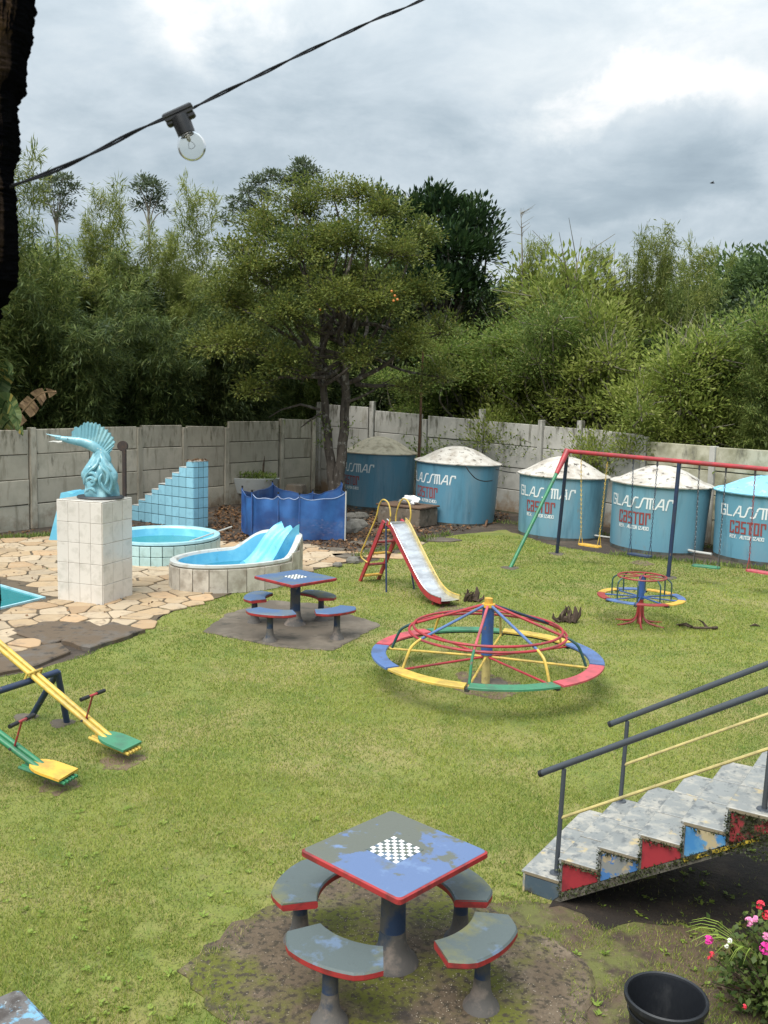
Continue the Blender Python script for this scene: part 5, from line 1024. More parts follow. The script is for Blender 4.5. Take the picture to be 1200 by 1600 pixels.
for k, (nm, px, by, hw, ry, ty, a0, mb, ml, lb) in enumerate(tk):
    f = G(px, by); dist = math.hypot(f.x, f.y); d = Vector((f.x, f.y, 0))/dist; Rr = hw*(dist)/(1500-hw)*math.cos(math.atan2(f.x, f.y)) ; c = f+d*Rr*.97
    hgt = D(px, ry, c.y).z; lidz = D(px, ty, c.y).z
    r_ = empty('water_tank', c, -math.atan2(d.x, d.y), lb, 'water tank', 'glass fibre water tanks along the wall')
    tilt = {0: .012, 1: .03, 2: .022, 3: .03, 4: .02}[k]; r_.rotation_euler = (0, tilt, -math.atan2(d.x, d.y))
    Rf = lambda z, Rr=Rr, hgt=hgt: Rr*(.945+.055*min(1, max(0, z/hgt)))
    z0 = -.05; bb = MB(); bb.lathe([(0, 0), (Rf(0)*.99, -.06), (Rf(0), .03), (Rf(.07), .07)], 64); bb.build('foot', X['tank_foot'], r_, smooth=True)
    bb = MB(); bb.lathe([(Rf(z)*(1+.003*math.sin(z*40)), z) for z in np.linspace(.07, hgt-.03, 12)], 64); bb.build('body', X[mb], r_, smooth=True)
    bb = MB(); bb.lathe([(Rr, hgt-.05), (Rr*1.035, hgt-.04), (Rr*1.04, hgt-.005), (Rr*1.0, hgt+.004)], 64); bb.build('rim', X[mb], r_, smooth=True)
    hl = lidz-hgt; pf = [(1.05, -.03), (1.055, -.005), (.98, .035), (.86, .16), (.70, .40), (.52, .66), (.34, .86), (.16, .97), (0.005, 1.0)]
    bb = MB(); bb.lathe([(Rr*a, hgt+.008+(b_*hl if b_ > .04 else b_)) for a, b_ in pf], 64, fn=lambda r__, z, t, k=k: r__*(1+.006*math.sin(16*t+k)+.004*math.sin(37*t))); bb.build('lid', X[ml], r_, smooth=True)
    s = Rr/1.13; A0 = R(a0); zz_ = hgt*.665
    lettering(r_, 'GLASSMAR', Rf, A0, zz_, .225*s, .150*s, .062*s, .036*s, 'letter_white')
    bb = MB(); zq = zz_-.08*s
    lettering(r_, 'castor', Rf, A0+.30, hgt*.425, .25*s, .082*s, .062*s, .036*s, 'letter_red', {'t': 't'})
    lettering(r_, 'REV. AUTORIZADO', Rf, A0+.30, hgt*.345, .070*s, .040*s, .016*s, .014*s, 'letter_white', {'R': 'Q'})
# pipes and hoses between tanks
def pipe(pts, r_, m, name, label, cat='pipe', sm=True):
    q = spline([Vector(p) for p in pts], 6); o = q[0].copy(); bb = MB(); bb.tube([p-o for p in q], r_, 8); return tag(bb.build(name, X[m], loc=o, smooth=sm), label, cat)
pipe([G(1070, 858, .12), G(1086, 862, .12), G(1112, 866, .12)], .032, 'pipe_white', 'drain_pipe', 'white drain pipe on the ground between the two right water tanks')
pipe([G(925, 836, .12), G(940, 838, .12), G(955, 840, .12)], .022, 'pipe_white', 'drain_pipe', 'short white pipe low between the third and fourth tanks from the left')
pp_ = G(766, 815); 
pipe([D(773, 728, pp_.y-.3), D(770, 760, pp_.y-.3), D(764, 800, pp_.y-.3), G(758, 824)], .035, 'rust', 'downpipe', 'rusty downpipe hugging the right side of the second tank')
pipe([D(775, 730, pp_.y-.3), D(772, 765, pp_.y-.3), D(770, 795, pp_.y-.3), D(776, 815, pp_.y-.3)], .014, 'black_plastic', 'hose', 'thin black hose hanging beside the rusty downpipe')
tq = 27.0; pipe([D(727, 728, 25.55), D(734, 738, 25.5), D(744, 748, 25.6), D(757, 752, 26.0), D(769, 751, 26.4)], .014, 'black_plastic', 'hose', 'black hose looping down the front of the second tank')
pipe([D(775, 733, 26.5), D(790, 737, 26.2), D(806, 739, 25.8)], .012, 'black_plastic', 'cable', 'black cable with dry vine strung between the second and third tanks', 'cable')
bb = MB(); q0 = G(653, 790); q0 = Vector((q0.x, 30.6, 0)); z1 = D(661, 548, 30.6); bb.tube([D(651, 790, 30.6)-q0, D(655, 700, 30.6)-q0, z1-q0], [.05, .045, .03], 8); tag(bb.build('pole', X['rust'], loc=q0), 'tall thin brown pole rising behind the gap between the two left tanks', 'pole')

# ------------------------------------------------------------------ chess tables and crescent stools
def lathe_obj(name, prof, m, parent, n=22, loc=(0, 0, 0), smooth=True): bb = MB(); bb.lathe(prof, n); return bb.build(name, m, parent, smooth=smooth, loc=loc)
def chess_table(loc, rz, side, topm, label, h=.75, chess=True, em='red_edge'):
    t = empty('chess_table', loc, rz, label, 'table', 'concrete chess tables')
    lathe_obj('foot', [(.175, -.01), (.165, .02), (.125, .06), (.095, .12), (.082, .22)], X['column_foot'], t, 24)
    lathe_obj('column', [(.082, .22), (.078, .45), (.080, h-.05)], X['column_paint'], t, 24)
    s = side/2; n = 4; rr = .03
    def rsq(s, r): return [(cx*(s-r)+r*math.cos(a), cy*(s-r)+r*math.sin(a)) for cx, cy, b0 in ((1, 1, 0), (-1, 1, 90), (-1, -1, 180), (1, -1, 270)) for a in [R(b0+k*30) for k in range(4)]]
    bb = MB(); o_, i_ = rsq(s, rr), rsq(s-.014, rr); n = len(o_)
    vs = [(x, y, h-.052) for x, y in i_]+[(x, y, h-.040) for x, y in o_]+[(x, y, h-.010) for x, y in o_]+[(x, y, h-.002) for x, y in i_]
    bb.add(vs, [(r_*n+k, r_*n+(k+1) % n, (r_+1)*n+(k+1) % n, (r_+1)*n+k) for r_ in range(3) for k in range(n)]+[tuple(range(n-1, -1, -1))]); bb.build('edge', X[em], t)
    bb = MB(); bb.prism(rsq(s-.012, rr), h-.02, h, bev=.004); bb.build('table_top', X[topm], t)
    if chess:
        bb = MB(); q = .255*side/.84/8; 
        for i in range(8):
            for j in range(8): bb.box(((i-3.5)*q, (j-3.5)*q, h+.0015), (q-.0015, q-.0015, .003), mi=(i+j) % 2)
        bb.build('chessboard', [X['white_paint'], X['seat_top']], t)
    return t
chess_table((.125, 5.73, .03), R(47), .845, 'table_top', 'nearest square blue concrete table with red edge and a painted chessboard')
chess_table((-1.34, 14.62, .03), R(46), .92, 'far_table_top', 'far square blue concrete chess table standing left of the slide')
c3 = G(44, 1541, .75); cc = Vector((c3.x, c3.y, 0))-Vector((0.05, .6, 0)); chess_table((cc.x, cc.y, 0), R(44), .84, 'worn_blue_top', 'worn table top with flaking blue paint, only its corner showing at the bottom left', chess=False, em='worn_blue_top')
def stool(px, py, tc, top, label, foot=1.0, h=.43, sc_=1.14, zb=.03, loc=None, turn=0.0):
    p = loc or G(px, py, h+zb); d = Vector((p.x-tc[0], p.y-tc[1], 0)).normalized(); a = math.atan2(d.y, d.x)+turn
    s = empty('stool', (p.x, p.y, zb), a, label, 'stool', 'crescent concrete stools')
    lathe_obj('foot', [(.115, -.01), (.105, .02), (.075, .055), (.056, .11), (.048, .19)], X['column_foot'], s, 18, loc=(.0, 0, 0)); lathe_obj('column', [(.048, .19), (.046, .30), (.050, h-.045)], X['column_paint'], s, 18)
    Ro, Ri, hw = .60*sc_, .33*sc_, R(33); cx = -.475*sc_
    out = []; inn = []
    def ringpts(g):
        pts = []
        for k in range(15): a_ = -hw*1.0+2*hw*k/14; rr_ = Ro-g; pts.append((cx+rr_*math.cos(a_), rr_*math.sin(a_)))
        # rounded outer corners come from shrinking the radius at both ends
        q = []
        for k, (x, y) in enumerate(pts):
            e = abs(k-7)/7; f = 1-.10*max(0, e-.62)/.38; q.append((cx+(x-cx)*f, y*f))
        a2 = hw*.93
        for k in range(15): a_ = a2-2*a2*k/14; rr_ = Ri+g*.8; q.append((cx+rr_*math.cos(a_)*1.0, rr_*math.sin(a_)*1.12))
        return q
    A, B = ringpts(0), ringpts(.010); n = len(A); bb = MB()
    vs = [(x, y, h-.052) for x, y in B]+[(x, y, h-.042) for x, y in A]+[(x, y, h-.012) for x, y in A]+[(x, y, h-.003) for x, y in B]
    bb.add(vs, [(r_*n+k, r_*n+(k+1) % n, (r_+1)*n+(k+1) % n, (r_+1)*n+k) for r_ in range(3) for k in range(n)]+[tuple(range(n-1, -1, -1))]); bb.build('edge', X['red_edge'], s)
    bb = MB(); bb.add([(x, y, h) for x, y in B]+[(x, y, h-.012) for x, y in A], [tuple(range(n))]+[(n+k, n+(k+1) % n, (k+1) % n, k) for k in range(n)]); bb.build('seat', X[top], s)
    return s
T1, T2 = (.125, 5.73), (-1.34, 14.62)
stool(470, 1372, T1, 'seat_top', 'grey green crescent stool on the left of the nearest table'); stool(517, 1487, T1, 'seat_top', 'crescent stool with blue paint patches in front of the nearest table, lower left')
stool(756, 1466, T1, 'seat_top', 'olive and blue crescent stool in front right of the nearest table', sc_=1.10); stool(722, 1372, T1, 'seat_top', 'crescent stool half hidden behind the right corner of the nearest table', sc_=1.05)
stool(398, 930, T2, 'far_table_top', 'blue crescent stool on the left of the far table', sc_=1.25); stool(422, 956, T2, 'far_table_top', 'blue crescent stool in front left of the far table', sc_=1.32)
stool(502, 927, T2, 'seat_top', 'grey blue crescent stool behind the far table', sc_=1.25); stool(527, 953, T2, 'far_table_top', 'blue crescent stool in front right of the far table', sc_=1.25)

# ------------------------------------------------------------------ roundabout with the cone of bars
c = Vector((1.34, 11.8, 0)); RB = empty('merry_go_round', c, 0, 'large merry-go-round with a cone of red and blue bars and a ring of painted seats', 'merry-go-round')
bb = MB(); bb.tube([(0, 0, 0), (0, 0, .42)], .055, 14); bb.build('post', X['cream_rail'], RB, smooth=True)
bb = MB(); bb.tube([(0, 0, .40), (0, 0, 1.02)], .075, 16); bb.build('sleeve', X['blue_paint'], RB, smooth=True)
bb = MB(); bb.tube([(0, 0, 1.01), (0, 0, 1.05)], .085, 16); bb.tube([(0, 0, 1.04), (0, 0, 1.12)], .052, 14); bb.build('cap', X['orange_yellow_paint'], RB)
zr = .40; cols = ['red', 'light_blue', 'yellow', 'sea_green', 'pink_red', 'light_blue', 'yellow', 'sea_green']
def seat_board(Ri, Ro, a0, a1, z, t=.028, n=10):
    bb = MB(); vs = []
    for k in range(n+1):
        a = a0+(a1-a0)*k/n
        for rr_, dz in ((Ri, -t), (Ro, -t), (Ro+.0, -.006), (Ro-.008, 0), (Ri+.008, 0), (Ri, -.006)): vs.append((rr_*math.cos(a), rr_*math.sin(a), z+dz))
    m_ = 6; fs = [(k*m_+j, k*m_+(j+1) % m_, (k+1)*m_+(j+1) % m_, (k+1)*m_+j) for k in range(n) for j in range(m_)]+[tuple(range(m_-1, -1, -1)), tuple(n*m_+j for j in range(m_))]
    bb.add(vs, [f for f in fs]); return bb
cmap = {0: 'pink_red', 1: 'light_blue', 2: 'yellow', 3: 'sea_green', 4: 'pink_red', 5: 'light_blue', 6: 'yellow', 7: 'sea_green'}
# boundaries at 165,210,255,... ; segments counter-clockwise from the left
segc = [('light_blue', 165), ('yellow', 210), ('sea_green', 255), ('pink_red', 300), ('light_blue', 345), ('yellow', 30), ('sea_green', 75), ('pink_red', 120)]
for col_, a in segc: bo2 = seat_board(1.27, 1.455, R(a+.9), R(a+44.1), zr+rnd.uniform(-.004, .004)); bo2.build('seat_board', X[col_+'_paint'], RB)
bb = MB(); bb.tube([(1.33*math.cos(R(a)), 1.33*math.sin(R(a)), zr-.05) for a in range(0, 360, 6)], .014, 6, closed=True); bb.build('seat_ring', X['navy_paint'], RB)
bb = MB(); bb.tube([(.985*math.cos(R(a)), .985*math.sin(R(a)), .69) for a in range(0, 360, 5)], .0165, 8, closed=True); bb.build('hand_ring', X['red_paint'], RB, smooth=True)
bb = MB(); bb.tube([(.93*math.cos(R(a)), .93*math.sin(R(a)), .745) for a in range(0, 360, 5)], .0165, 8, closed=True); bb.build('hand_ring', X['red_paint'], RB, smooth=True)
legc = {165: 'dark_teal_paint', 210: 'yellow_paint', 255: 'green_paint', 300: 'yellow_paint', 345: 'dark_teal_paint', 30: 'yellow_paint', 75: 'cream_rail', 120: 'yellow_paint'}
spc = {165: 'red_paint', 210: 'light_blue_paint', 255: 'pink_red_paint', 300: 'light_blue_paint', 345: 'red_paint', 30: 'navy_paint', 75: 'red_paint', 120: 'navy_paint'}
for a, lc_ in legc.items():
    ca, sa = math.cos(R(a)), math.sin(R(a)); bb = MB(); bb.tube([(.07*ca, .07*sa, 1.03), (.985*ca, .985*sa, .70)], .0175, 8); bb.build('bar', X[spc[a]], RB, smooth=True)
    bb = MB(); q = spline([(.985*ca, .985*sa, .70), (1.07*ca, 1.07*sa, .655), (1.14*ca, 1.14*sa, .585), (1.23*ca, 1.23*sa, zr-.03)], 5); bb.tube(q, .0175, 8); bb.build('leg', X[lc_], RB, smooth=True)
    bb = MB(); bb.tube([(.06*ca, .06*sa, zr-.03), (1.36*ca, 1.36*sa, zr-.05)], .015, 8); bb.build('spoke', X['yellow_paint' if a in (165, 345, 75, 255) else 'red_paint'], RB, smooth=True)
    bb = MB(); bb.box((1.35*ca, 1.35*sa, zr-.055), (.10, .05, .04), R(a)); bb.build('bracket', X['chain'], RB)
bb = MB(); bb.lathe([(0, .0), (.3, .0), (.27, .02), (.1, .03), (0, .03)], 20, fn=lambda r_, z, t: r_*(1+.1*math.sin(3*t))); bb.build('footing', X['far_pad'], RB)

# ------------------------------------------------------------------ small roundabout
c = Vector((4.22, 15.36, 0)); SB = empty('merry_go_round', c, R(8), 'small merry-go-round with a red top hoop and splayed red feet, before the swings', 'merry-go-round')
bb = MB(); bb.tube([(0, 0, 0), (0, 0, .44)], .045, 12); bb.build('post', X['dark_red_paint'], SB, smooth=True)
for a in range(0, 360, 60):
    ca, sa = math.cos(R(a+12)), math.sin(R(a+12)); q = spline([(.045*ca, .045*sa, .32), (.06*ca, .06*sa, .15), (.13*ca, .13*sa, .055), (.28*ca, .28*sa, .02), (.42*ca, .42*sa, .006)], 5); bb = MB(); bb.tube(q, .016, 8); bb.build('foot', X['dark_red_paint'], SB, smooth=True)
bb = MB(); bb.tube([(0, 0, .42), (0, 0, .80)], .048, 12); bb.build('sleeve', X['blue_paint'], SB, smooth=True)
for col_, a in (('dark_red', 150), ('light_blue', 195), ('dark_red', 240), ('orange_yellow', 285), ('light_blue', 330), ('orange_yellow', 15), ('light_blue', 60), ('orange_yellow', 105)):
    seat_board(.575, .70, R(a+1.5), R(a+43.5), .47, .022, 6).build('seat_board', X[col_+'_paint'], SB)
    ca, sa = math.cos(R(a)), math.sin(R(a)); bb = MB(); bb.tube([(.04*ca, .04*sa, .455), (.64*ca, .64*sa, .44)], .013, 6); bb.build('spoke', X['blue_paint' if a % 90 else 'red_paint'], SB)
    q = spline([(.47*ca, .47*sa, .46), (.47*ca, .47*sa, .66), (.455*ca, .455*sa, .73), (.39*ca, .39*sa, .785)], 4); bb = MB(); bb.tube(q, .0125, 7); bb.build('handle', X['dark_teal_paint'], SB, smooth=True)
    bb = MB(); bb.tube([(.03*ca, .03*sa, .80), (.385*ca, .385*sa, .79)], .010, 6); bb.build('top_bar', X['dark_red_paint'], SB)
    bb = MB(); bb.box((.64*ca, .64*sa, .43), (.07, .05, .03), R(a)); bb.build('bracket', X['chain'], SB)
bb = MB(); bb.tube([(.385*math.cos(R(a)), .385*math.sin(R(a)), .79) for a in range(0, 360, 8)], .014, 7, closed=True); bb.build('hoop', X['dark_red_paint'], SB, smooth=True)

# ------------------------------------------------------------------ slide
so_ = G(577, 907); se = G(702, 949); d = se-so_; SL = d.length; sa_ = math.atan2(d.y, d.x); sd_ = empty('slide', so_, sa_, 'metal playground slide with red ladder and yellow hoops beside the far table', 'slide')
wS = .21; TZ = 1.26; TX = .80
for s in (-1, 1):
    bb = MB(); v = Vector((TX, 0, TZ)); dn = v.normalized(); a0 = Vector((0, s*wS, 0)); q = [a0+Vector((-.045, 0, 0)), a0+Vector((.045, 0, 0)), a0+v+Vector((.05, 0, .0)), a0+v+Vector((-.04, 0, .04))]
    yy = Vector((0, s*.016, 0)); bb.add([p-yy for p in q]+[p+yy for p in q], [(0, 1, 2, 3), (7, 6, 5, 4)]+[(i, 4+i, 4+(i+1) % 4, (i+1) % 4) for i in range(4)]); bb.build('ladder_rail', X['red_paint'], sd_)
for k in range(5):
    t = .10+.19*k; bb = MB(); bb.box((TX*t, 0, TZ*t), (.13, 2*wS-.03, .028), bev=.008); bb.build('step', X['orange_yellow_paint' if k % 2 == 0 else 'dark_red_paint'], sd_)
bb = MB(); bb.box((TX+.06, 0, TZ-.01), (.16, 2*wS-.03, .02)); bb.build('platform', X['chute_metal'], sd_)
ck = spline([(TX+.10, 0, TZ), (TX+.24, 0, TZ-.07), (TX+.45, 0, TZ-.27), (1.75, 0, .52), (2.05, 0, .27), (2.25, 0, .165), (2.42, 0, .13), (SL+.02, 0, .125)], 6); n = len(ck)
bb = MB(); pr = [(-wS+.02, .0), (wS-.02, .0)]
vs = []; 
for i, p in enumerate(ck):
    for y in (-wS+.02, -wS*.4, wS*.4, wS-.02): vs.append((p.x, y, p.z-.006*(abs(y) < .1)))
bb.add(vs, [(i*4+j, (i+1)*4+j, (i+1)*4+j+1, i*4+j+1) for i in range(n-1) for j in range(3)]); bb.build('chute', X['chute_metal'], sd_, smooth=True)
for s in (-1, 1):
    bb = MB(); vs = []
    for i, p in enumerate(ck):
        t = (ck[min(i+1, n-1)]-ck[max(i-1, 0)]).normalized(); nn = Vector((-t.z, 0, t.x)); y0, y1 = s*(wS-.02), s*(wS+.008)
        for y, h_ in ((y0, -.04), (y1, -.04), (y1, .060), (y0, .060)): q = p+nn*h_; vs.append((q.x, y, q.z))
    bb.add(vs, [(i*4+j, i*4+(j+1) % 4, (i+1)*4+(j+1) % 4, (i+1)*4+j) for i in range(n-1) for j in range(4)]+[(3, 2, 1, 0), tuple((n-1)*4+j for j in range(4))]); bb.build('side', X['red_paint' if s < 0 else 'cream_rail'], sd_)
    bb = MB(); bb.tube([Vector((p.x, s*(wS-.004), p.z))+Vector((0, 0, .07)) for i, p in enumerate(ck)], .013, 7); bb.build('side_rail', X['chute_metal' if s < 0 else 'yellow_paint'], sd_, smooth=True)
for s in (-1, 1):
    y = s*(wS+.015)
    lg = [(TX+.20, y, TZ-.02), (TX+.24, y, TZ+.18), (TX+.16, y, TZ+.37), (TX-.02, y, TZ+.42), (TX-.16, y, TZ+.30), (TX-.26, y, TZ+.05), (TX-.50, y*1.25, TZ-.42), (TX-.66, y*1.3, TZ-.72), (TX-.52, y, TZ-.84)]
    if s > 0: lg = lg[:6]+[(TX-.22, y, TZ-.2), (TX-.1, y, TZ-.25)]
    bb = MB(); bb.tube(spline(lg, 6), .0145, 8); bb.build('handrail', X['yellow_paint'], sd_, smooth=True)
    bb = MB(); bb.tube([(TX+.06, s*(wS-.01), TZ), (TX+.30, s*(wS+.10), 0)], .018, 8); bb.build('support_leg', X['navy_paint'], sd_, smooth=True)
bb = MB(); bb.box((SL-.25, 0, .05), (.05, .36, .12)); bb.build('end_support', X['dark_red_paint'], sd_)

# ------------------------------------------------------------------ swing frame and swings
SA = Vector((4.07, 21.5, 2.46)); SBt = Vector((5.98, 19.5, 2.42)); sdv = SBt-SA
def barp(t): return SA+sdv*t
def bart(px):
    r_ = ray(px, 712); k = r_.x/r_.y; return (k*SA.y-SA.x)/(sdv.x-k*sdv.y)
sf = empty('swing_set', (SA.x, SA.y, 0), 0, 'long swing frame with red top bar, green end leg and dark blue legs', 'swing frame')
L0 = Vector((SA.x, SA.y, 0)); TT = 3.1
bb = MB(); bb.tube([SA-L0, barp(TT)-L0], .048, 12); bb.build('top_bar', X['red_paint'], sf, smooth=True)
gfoot = G(797, 888)-L0; bfoot = G(870, 866)-L0
bb = MB(); bb.tube([(SA-L0)+Vector((0, 0, .02)), (SA-L0).lerp(gfoot, .20)], [.075, .05], 10); bb.build('corner_joint', X['red_paint'], sf, smooth=True)
bb = MB(); bb.tube([(SA-L0).lerp(gfoot, .18), gfoot], .040, 10); bb.build('leg', X['green_paint'], sf, smooth=True)
bb = MB(); bb.tube([(SA-L0).lerp(bfoot, .05), bfoot], .042, 10); bb.build('leg', X['navy_paint'], sf, smooth=True)
ff = G(1044, 903); tf = bart(1062); bb = MB(); bb.tube([barp(tf)-L0-Vector((0, 0, .04)), ff-L0], .042, 10); bb.build('leg', X['navy_paint'], sf, smooth=True)
E1 = barp(TT); 
for dx, dy, m_ in ((.3, .9, 'navy_paint'), (.5, -.9, 'green_paint')): bb = MB(); bb.tube([E1-L0, Vector((E1.x+dx, E1.y+dy, 0))-L0], .04, 10); bb.build('leg', X[m_], sf, smooth=True)
for q in (gfoot, bfoot, ff-L0): bb = MB(); bb.lathe([(0, .0), (.2, .0), (.17, .02), (0, .03)], 14, c=tuple(q), fn=lambda r_, z, t: r_*(1+.15*math.sin(3*t))); bb.build('footing', X['far_pad'], sf)
def chain_mb(A, B, r_=.012, step=.05):
    """links of a chain alternate between two planes"""
    bb = MB(); d = B-A; L_ = d.length; n = max(3, int(L_/step)); dn = d/L_; s1 = dn.orthogonal().normalized(); s2 = dn.cross(s1)
    for k in range(n):
        m_ = A+d*((k+.5)/n); s = s1 if k % 2 else s2; h = L_/n*.62; w = .016
        pts = [m_+dn*h*math.cos(th)+s*w*math.sin(th) for th in [2*PI*j/6 for j in range(6)]]
        bb.tube(pts, r_*.42, 3, closed=True)
    return bb
for (p0, p1, z, sm_, cm, lb, sx0, sx1) in ((908, 950, .42, 'orange_yellow_paint', 'yellow_paint', 'swing with yellow seat on yellow chains, first from the left under the red bar', 903, 934), (990, 1028, .38, 'navy_paint', 'navy_paint', 'swing with dark blue grey seat hanging before the fourth tank', 983, 1009),
                                  (1094, 1136, .36, 'sea_green_paint', 'chain', 'swing with green seat hanging between the two right tanks', 1084, 1117), (1182, 1222, .42, 'pink_red_paint', 'dark_red_paint', 'swing with pinkish red seat and red chains at the right edge', 1172, 1208)):
    A, B = barp(bart(p0)), barp(bart(p1)); mid = (A+B)/2; dn = (B-A); dn.z = 0; dn.normalize(); w = .24; yaw = math.atan2(dn.y, dn.x)
    if p0 == 1094: yaw += .25
    e_ = Vector((math.cos(yaw), math.sin(yaw), 0)); sc0 = Vector((mid.x, mid.y, z))
    t = empty('swing', sc0, yaw, lb, 'swing', 'swings hanging from the red bar')
    bb = MB(); bb.prism([(x*.27, y*.10) for x, y in ((-1, -.6), (-.8, -1), (.8, -1), (1, -.6), (1, .6), (.8, 1), (-.8, 1), (-1, .6))], -.018, .018, bev=.01); bb.build('seat', X[sm_], t)
    Ri = Matrix.Rotation(-yaw, 4, 'Z')
    for s, top in ((-1, A), (1, B)):
        tl = Ri@(top-sc0); low = Vector((s*w, 0, .0)); knot = Vector((s*w, 0, .20)).lerp(tl, .04)
        c_ = chain_mb(tl-Vector((0, 0, .05)), knot, .016); c_.build('chain', X[cm], t)
        bb = MB(); bb.tube([knot, Vector((s*w, -.08, .0))], .007, 5); bb.tube([knot, Vector((s*w, .08, .0))], .007, 5); bb.build('seat_hanger', X[cm], t)
        bb = MB(); bb.tube([tl+Vector((0, 0, .0)), tl-Vector((0, 0, .14))], .022, 6); bb.build('shackle', X['chain'], t)
# ------------------------------------------------------------------ seesaws
f0, f1 = G(48, 1122), G(105, 1131); apex = D(90, 1050, (f0.y+f1.y)/2-.25); lowp = D(0, 1083, 9.15)
bardir = (lowp-apex); bardir.z = 0; bardir.normalize(); far_end = apex+bardir*2.6
sw = empty('seesaw_stand', (apex.x, apex.y, 0), 0, 'dark blue pipe stand that carries the two seesaws', 'seesaw stand'); O = Vector((apex.x, apex.y, 0))
bb = MB(); bb.tube([apex-O, far_end-O], .034, 10); bb.build('cross_bar', X['navy_paint'], sw, smooth=True)
for q in (f0, f1): bb = MB(); bb.tube([apex-O, q-O], .034, 10); bb.build('leg', X['navy_paint'], sw, smooth=True)
for q in (far_end+Vector((-.3, .45, 0)), far_end+Vector((.3, -.45, 0))): bb = MB(); bb.tube([far_end-O, Vector((q.x, q.y, 0))-O], .034, 10); bb.build('leg', X['navy_paint'], sw, smooth=True)
for q in (f0, f1): bb = MB(); bb.lathe([(0, 0), (.14, 0), (.11, .02), (0, .03)], 12, c=tuple(q-O+Vector((-.06, 0, 0))), fn=lambda r_, z, t: r_*(1+.2*math.sin(3*t))); bb.build('footing', X['far_pad'], sw)
def seesaw(seat_px, cross_px, cz, beamc, seatc, label, hb):
    S = G(*seat_px, .13); Cc = D(cross_px[0], cross_px[1], 9.3)
    # the crossing point lies on the bar
    best = min(((Cc2 := apex+bardir*t) for t in np.linspace(0, 2.4, 60)), key=lambda q: abs((600+1500*((q-Vector((0, 0, CH))).dot(cx_))/((q-Vector((0, 0, CH))).dot(fw)))-cross_px[0]))
    piv = Vector((best.x, best.y, apex.z+.06)); d = S-piv; Lh = d.length; dn = d/Lh; r_ = empty('seesaw', (piv.x, piv.y, 0), 0, label, 'seesaw'); O = Vector((piv.x, piv.y, 0))
    side = Vector((dn.y, -dn.x, 0)).normalized(); nrm = side.cross(dn); nrm = nrm if nrm.z > 0 else -nrm
    for s in (-1, 1):
        bb = MB(); bb.tube([piv+dn*(Lh-.10)+side*s*.036-O, piv-dn*(Lh-.10)+side*s*.036-O], .026, 10); bb.build('beam', X[beamc], r_, smooth=True)
    bb = MB(); q = [side*.10-nrm*.10, side*.10+nrm*.035, -side*.10+nrm*.035, -side*.10-nrm*.10]; bb.tube([piv+p-O for p in q], .014, 7); bb.build('clamp', X[beamc], r_, smooth=True)
    for e in (1, -1):
        Q = piv+dn*e*Lh; dd = dn*e; outl = []
        for x, y in ((-.16, -.09), (-.15, .09), (-.05, .135), (.08, .135), (.20, .125), (.20, -.125), (.08, -.135), (-.05, -.135)): outl.append((x, y))
        fl_ = Vector((dd.x, dd.y, 0)).normalized()*.96+Vector((0, 0, dd.z*.35)); fl_.normalize(); sd2 = Vector((fl_.y, -fl_.x, 0)).normalized(); up2 = sd2.cross(fl_); up2 = up2 if up2.z > 0 else -up2
        # rounded outline: D shaped towards the pivot
        pts = [(.20, -.14), (.20, .14)]+[(.0-.20*math.sin(a), .14*math.cos(a)) for a in np.linspace(0, PI, 11)]
        bb = MB(); n = len(pts); base = Q-O+up2*.045
        bb.add([base+fl_*x+sd2*y-up2*.012 for x, y in pts]+[base+fl_*x+sd2*y+up2*.012 for x, y in pts], [tuple(range(n-1, -1, -1)), tuple(range(n, 2*n))]+[(i, (i+1) % n, n+(i+1) % n, n+i) for i in range(n)])
        me = bb.mesh('seat', X[seatc]); import bmesh as _b; bm = _b.new(); bm.from_mesh(me); _b.ops.recalc_face_normals(bm, faces=bm.faces); bm.to_mesh(me); bm.free(); link('seat', me, r_)
        for j in range(5):
            y = -.09+.045*j; bb = MB(); bb.tube([base-up2*.036+fl_*(-.26)+sd2*y, base-up2*.036+fl_*.235+sd2*y], .016, 8); bb.build('seat_rib', X[beamc], r_, smooth=True)
        H = piv+dd*(Lh-.42)-O; top = H+Vector((0, 0, .26))+dd*.10*0+Vector((dd.x, dd.y, 0))*.10
        bb = MB(); bb.tube([H, top], .010, 7); bb.build('handle_stem', X['dark_red_paint'], r_, smooth=True)
        bb = MB(); bb.tube([top-side*.16, top+side*.16], .013, 8); hd = bb.build('handlebar', X['red_paint'], r_, smooth=True)
        for s in (-1, 1): bb = MB(); bb.tube([top+side*s*.06, top+side*s*.17], .020, 10); bb.build('grip', X['tan_handle'], hd, smooth=True)
        bb = MB(); bb.tube([H-side*.07, H+side*.07], .014, 6); bb.build('clip', X['chain'], r_)
    return r_
seesaw((181, 1163), (52, 1058), .75, 'yellow_paint', 'sea_green_paint', 'yellow seesaw with a green seat resting on the grass, further of the two', 1)
seesaw((77, 1208), (-72, 1092), .75, 'green_paint', 'orange_yellow_paint', 'green seesaw with a yellow wooden seat resting on the grass, nearer of the two', 1)

# ------------------------------------------------------------------ tiled stairs with handrails
A = G(818, 1360, .17); ang = R(-32.0); rd = Vector((math.cos(ang), math.sin(ang), 0)); wd_ = Vector((.795, 1.065, 0)); WS = 1.30; wn = Vector((-rd.y, rd.x, 0)); NS = 12; RUN, RIS = .28, .17
st = empty('stairs', (A.x, A.y, 0), ang, 'outdoor stairs with marbled grey tiles and coloured side panels coming down from the right', 'stairs')
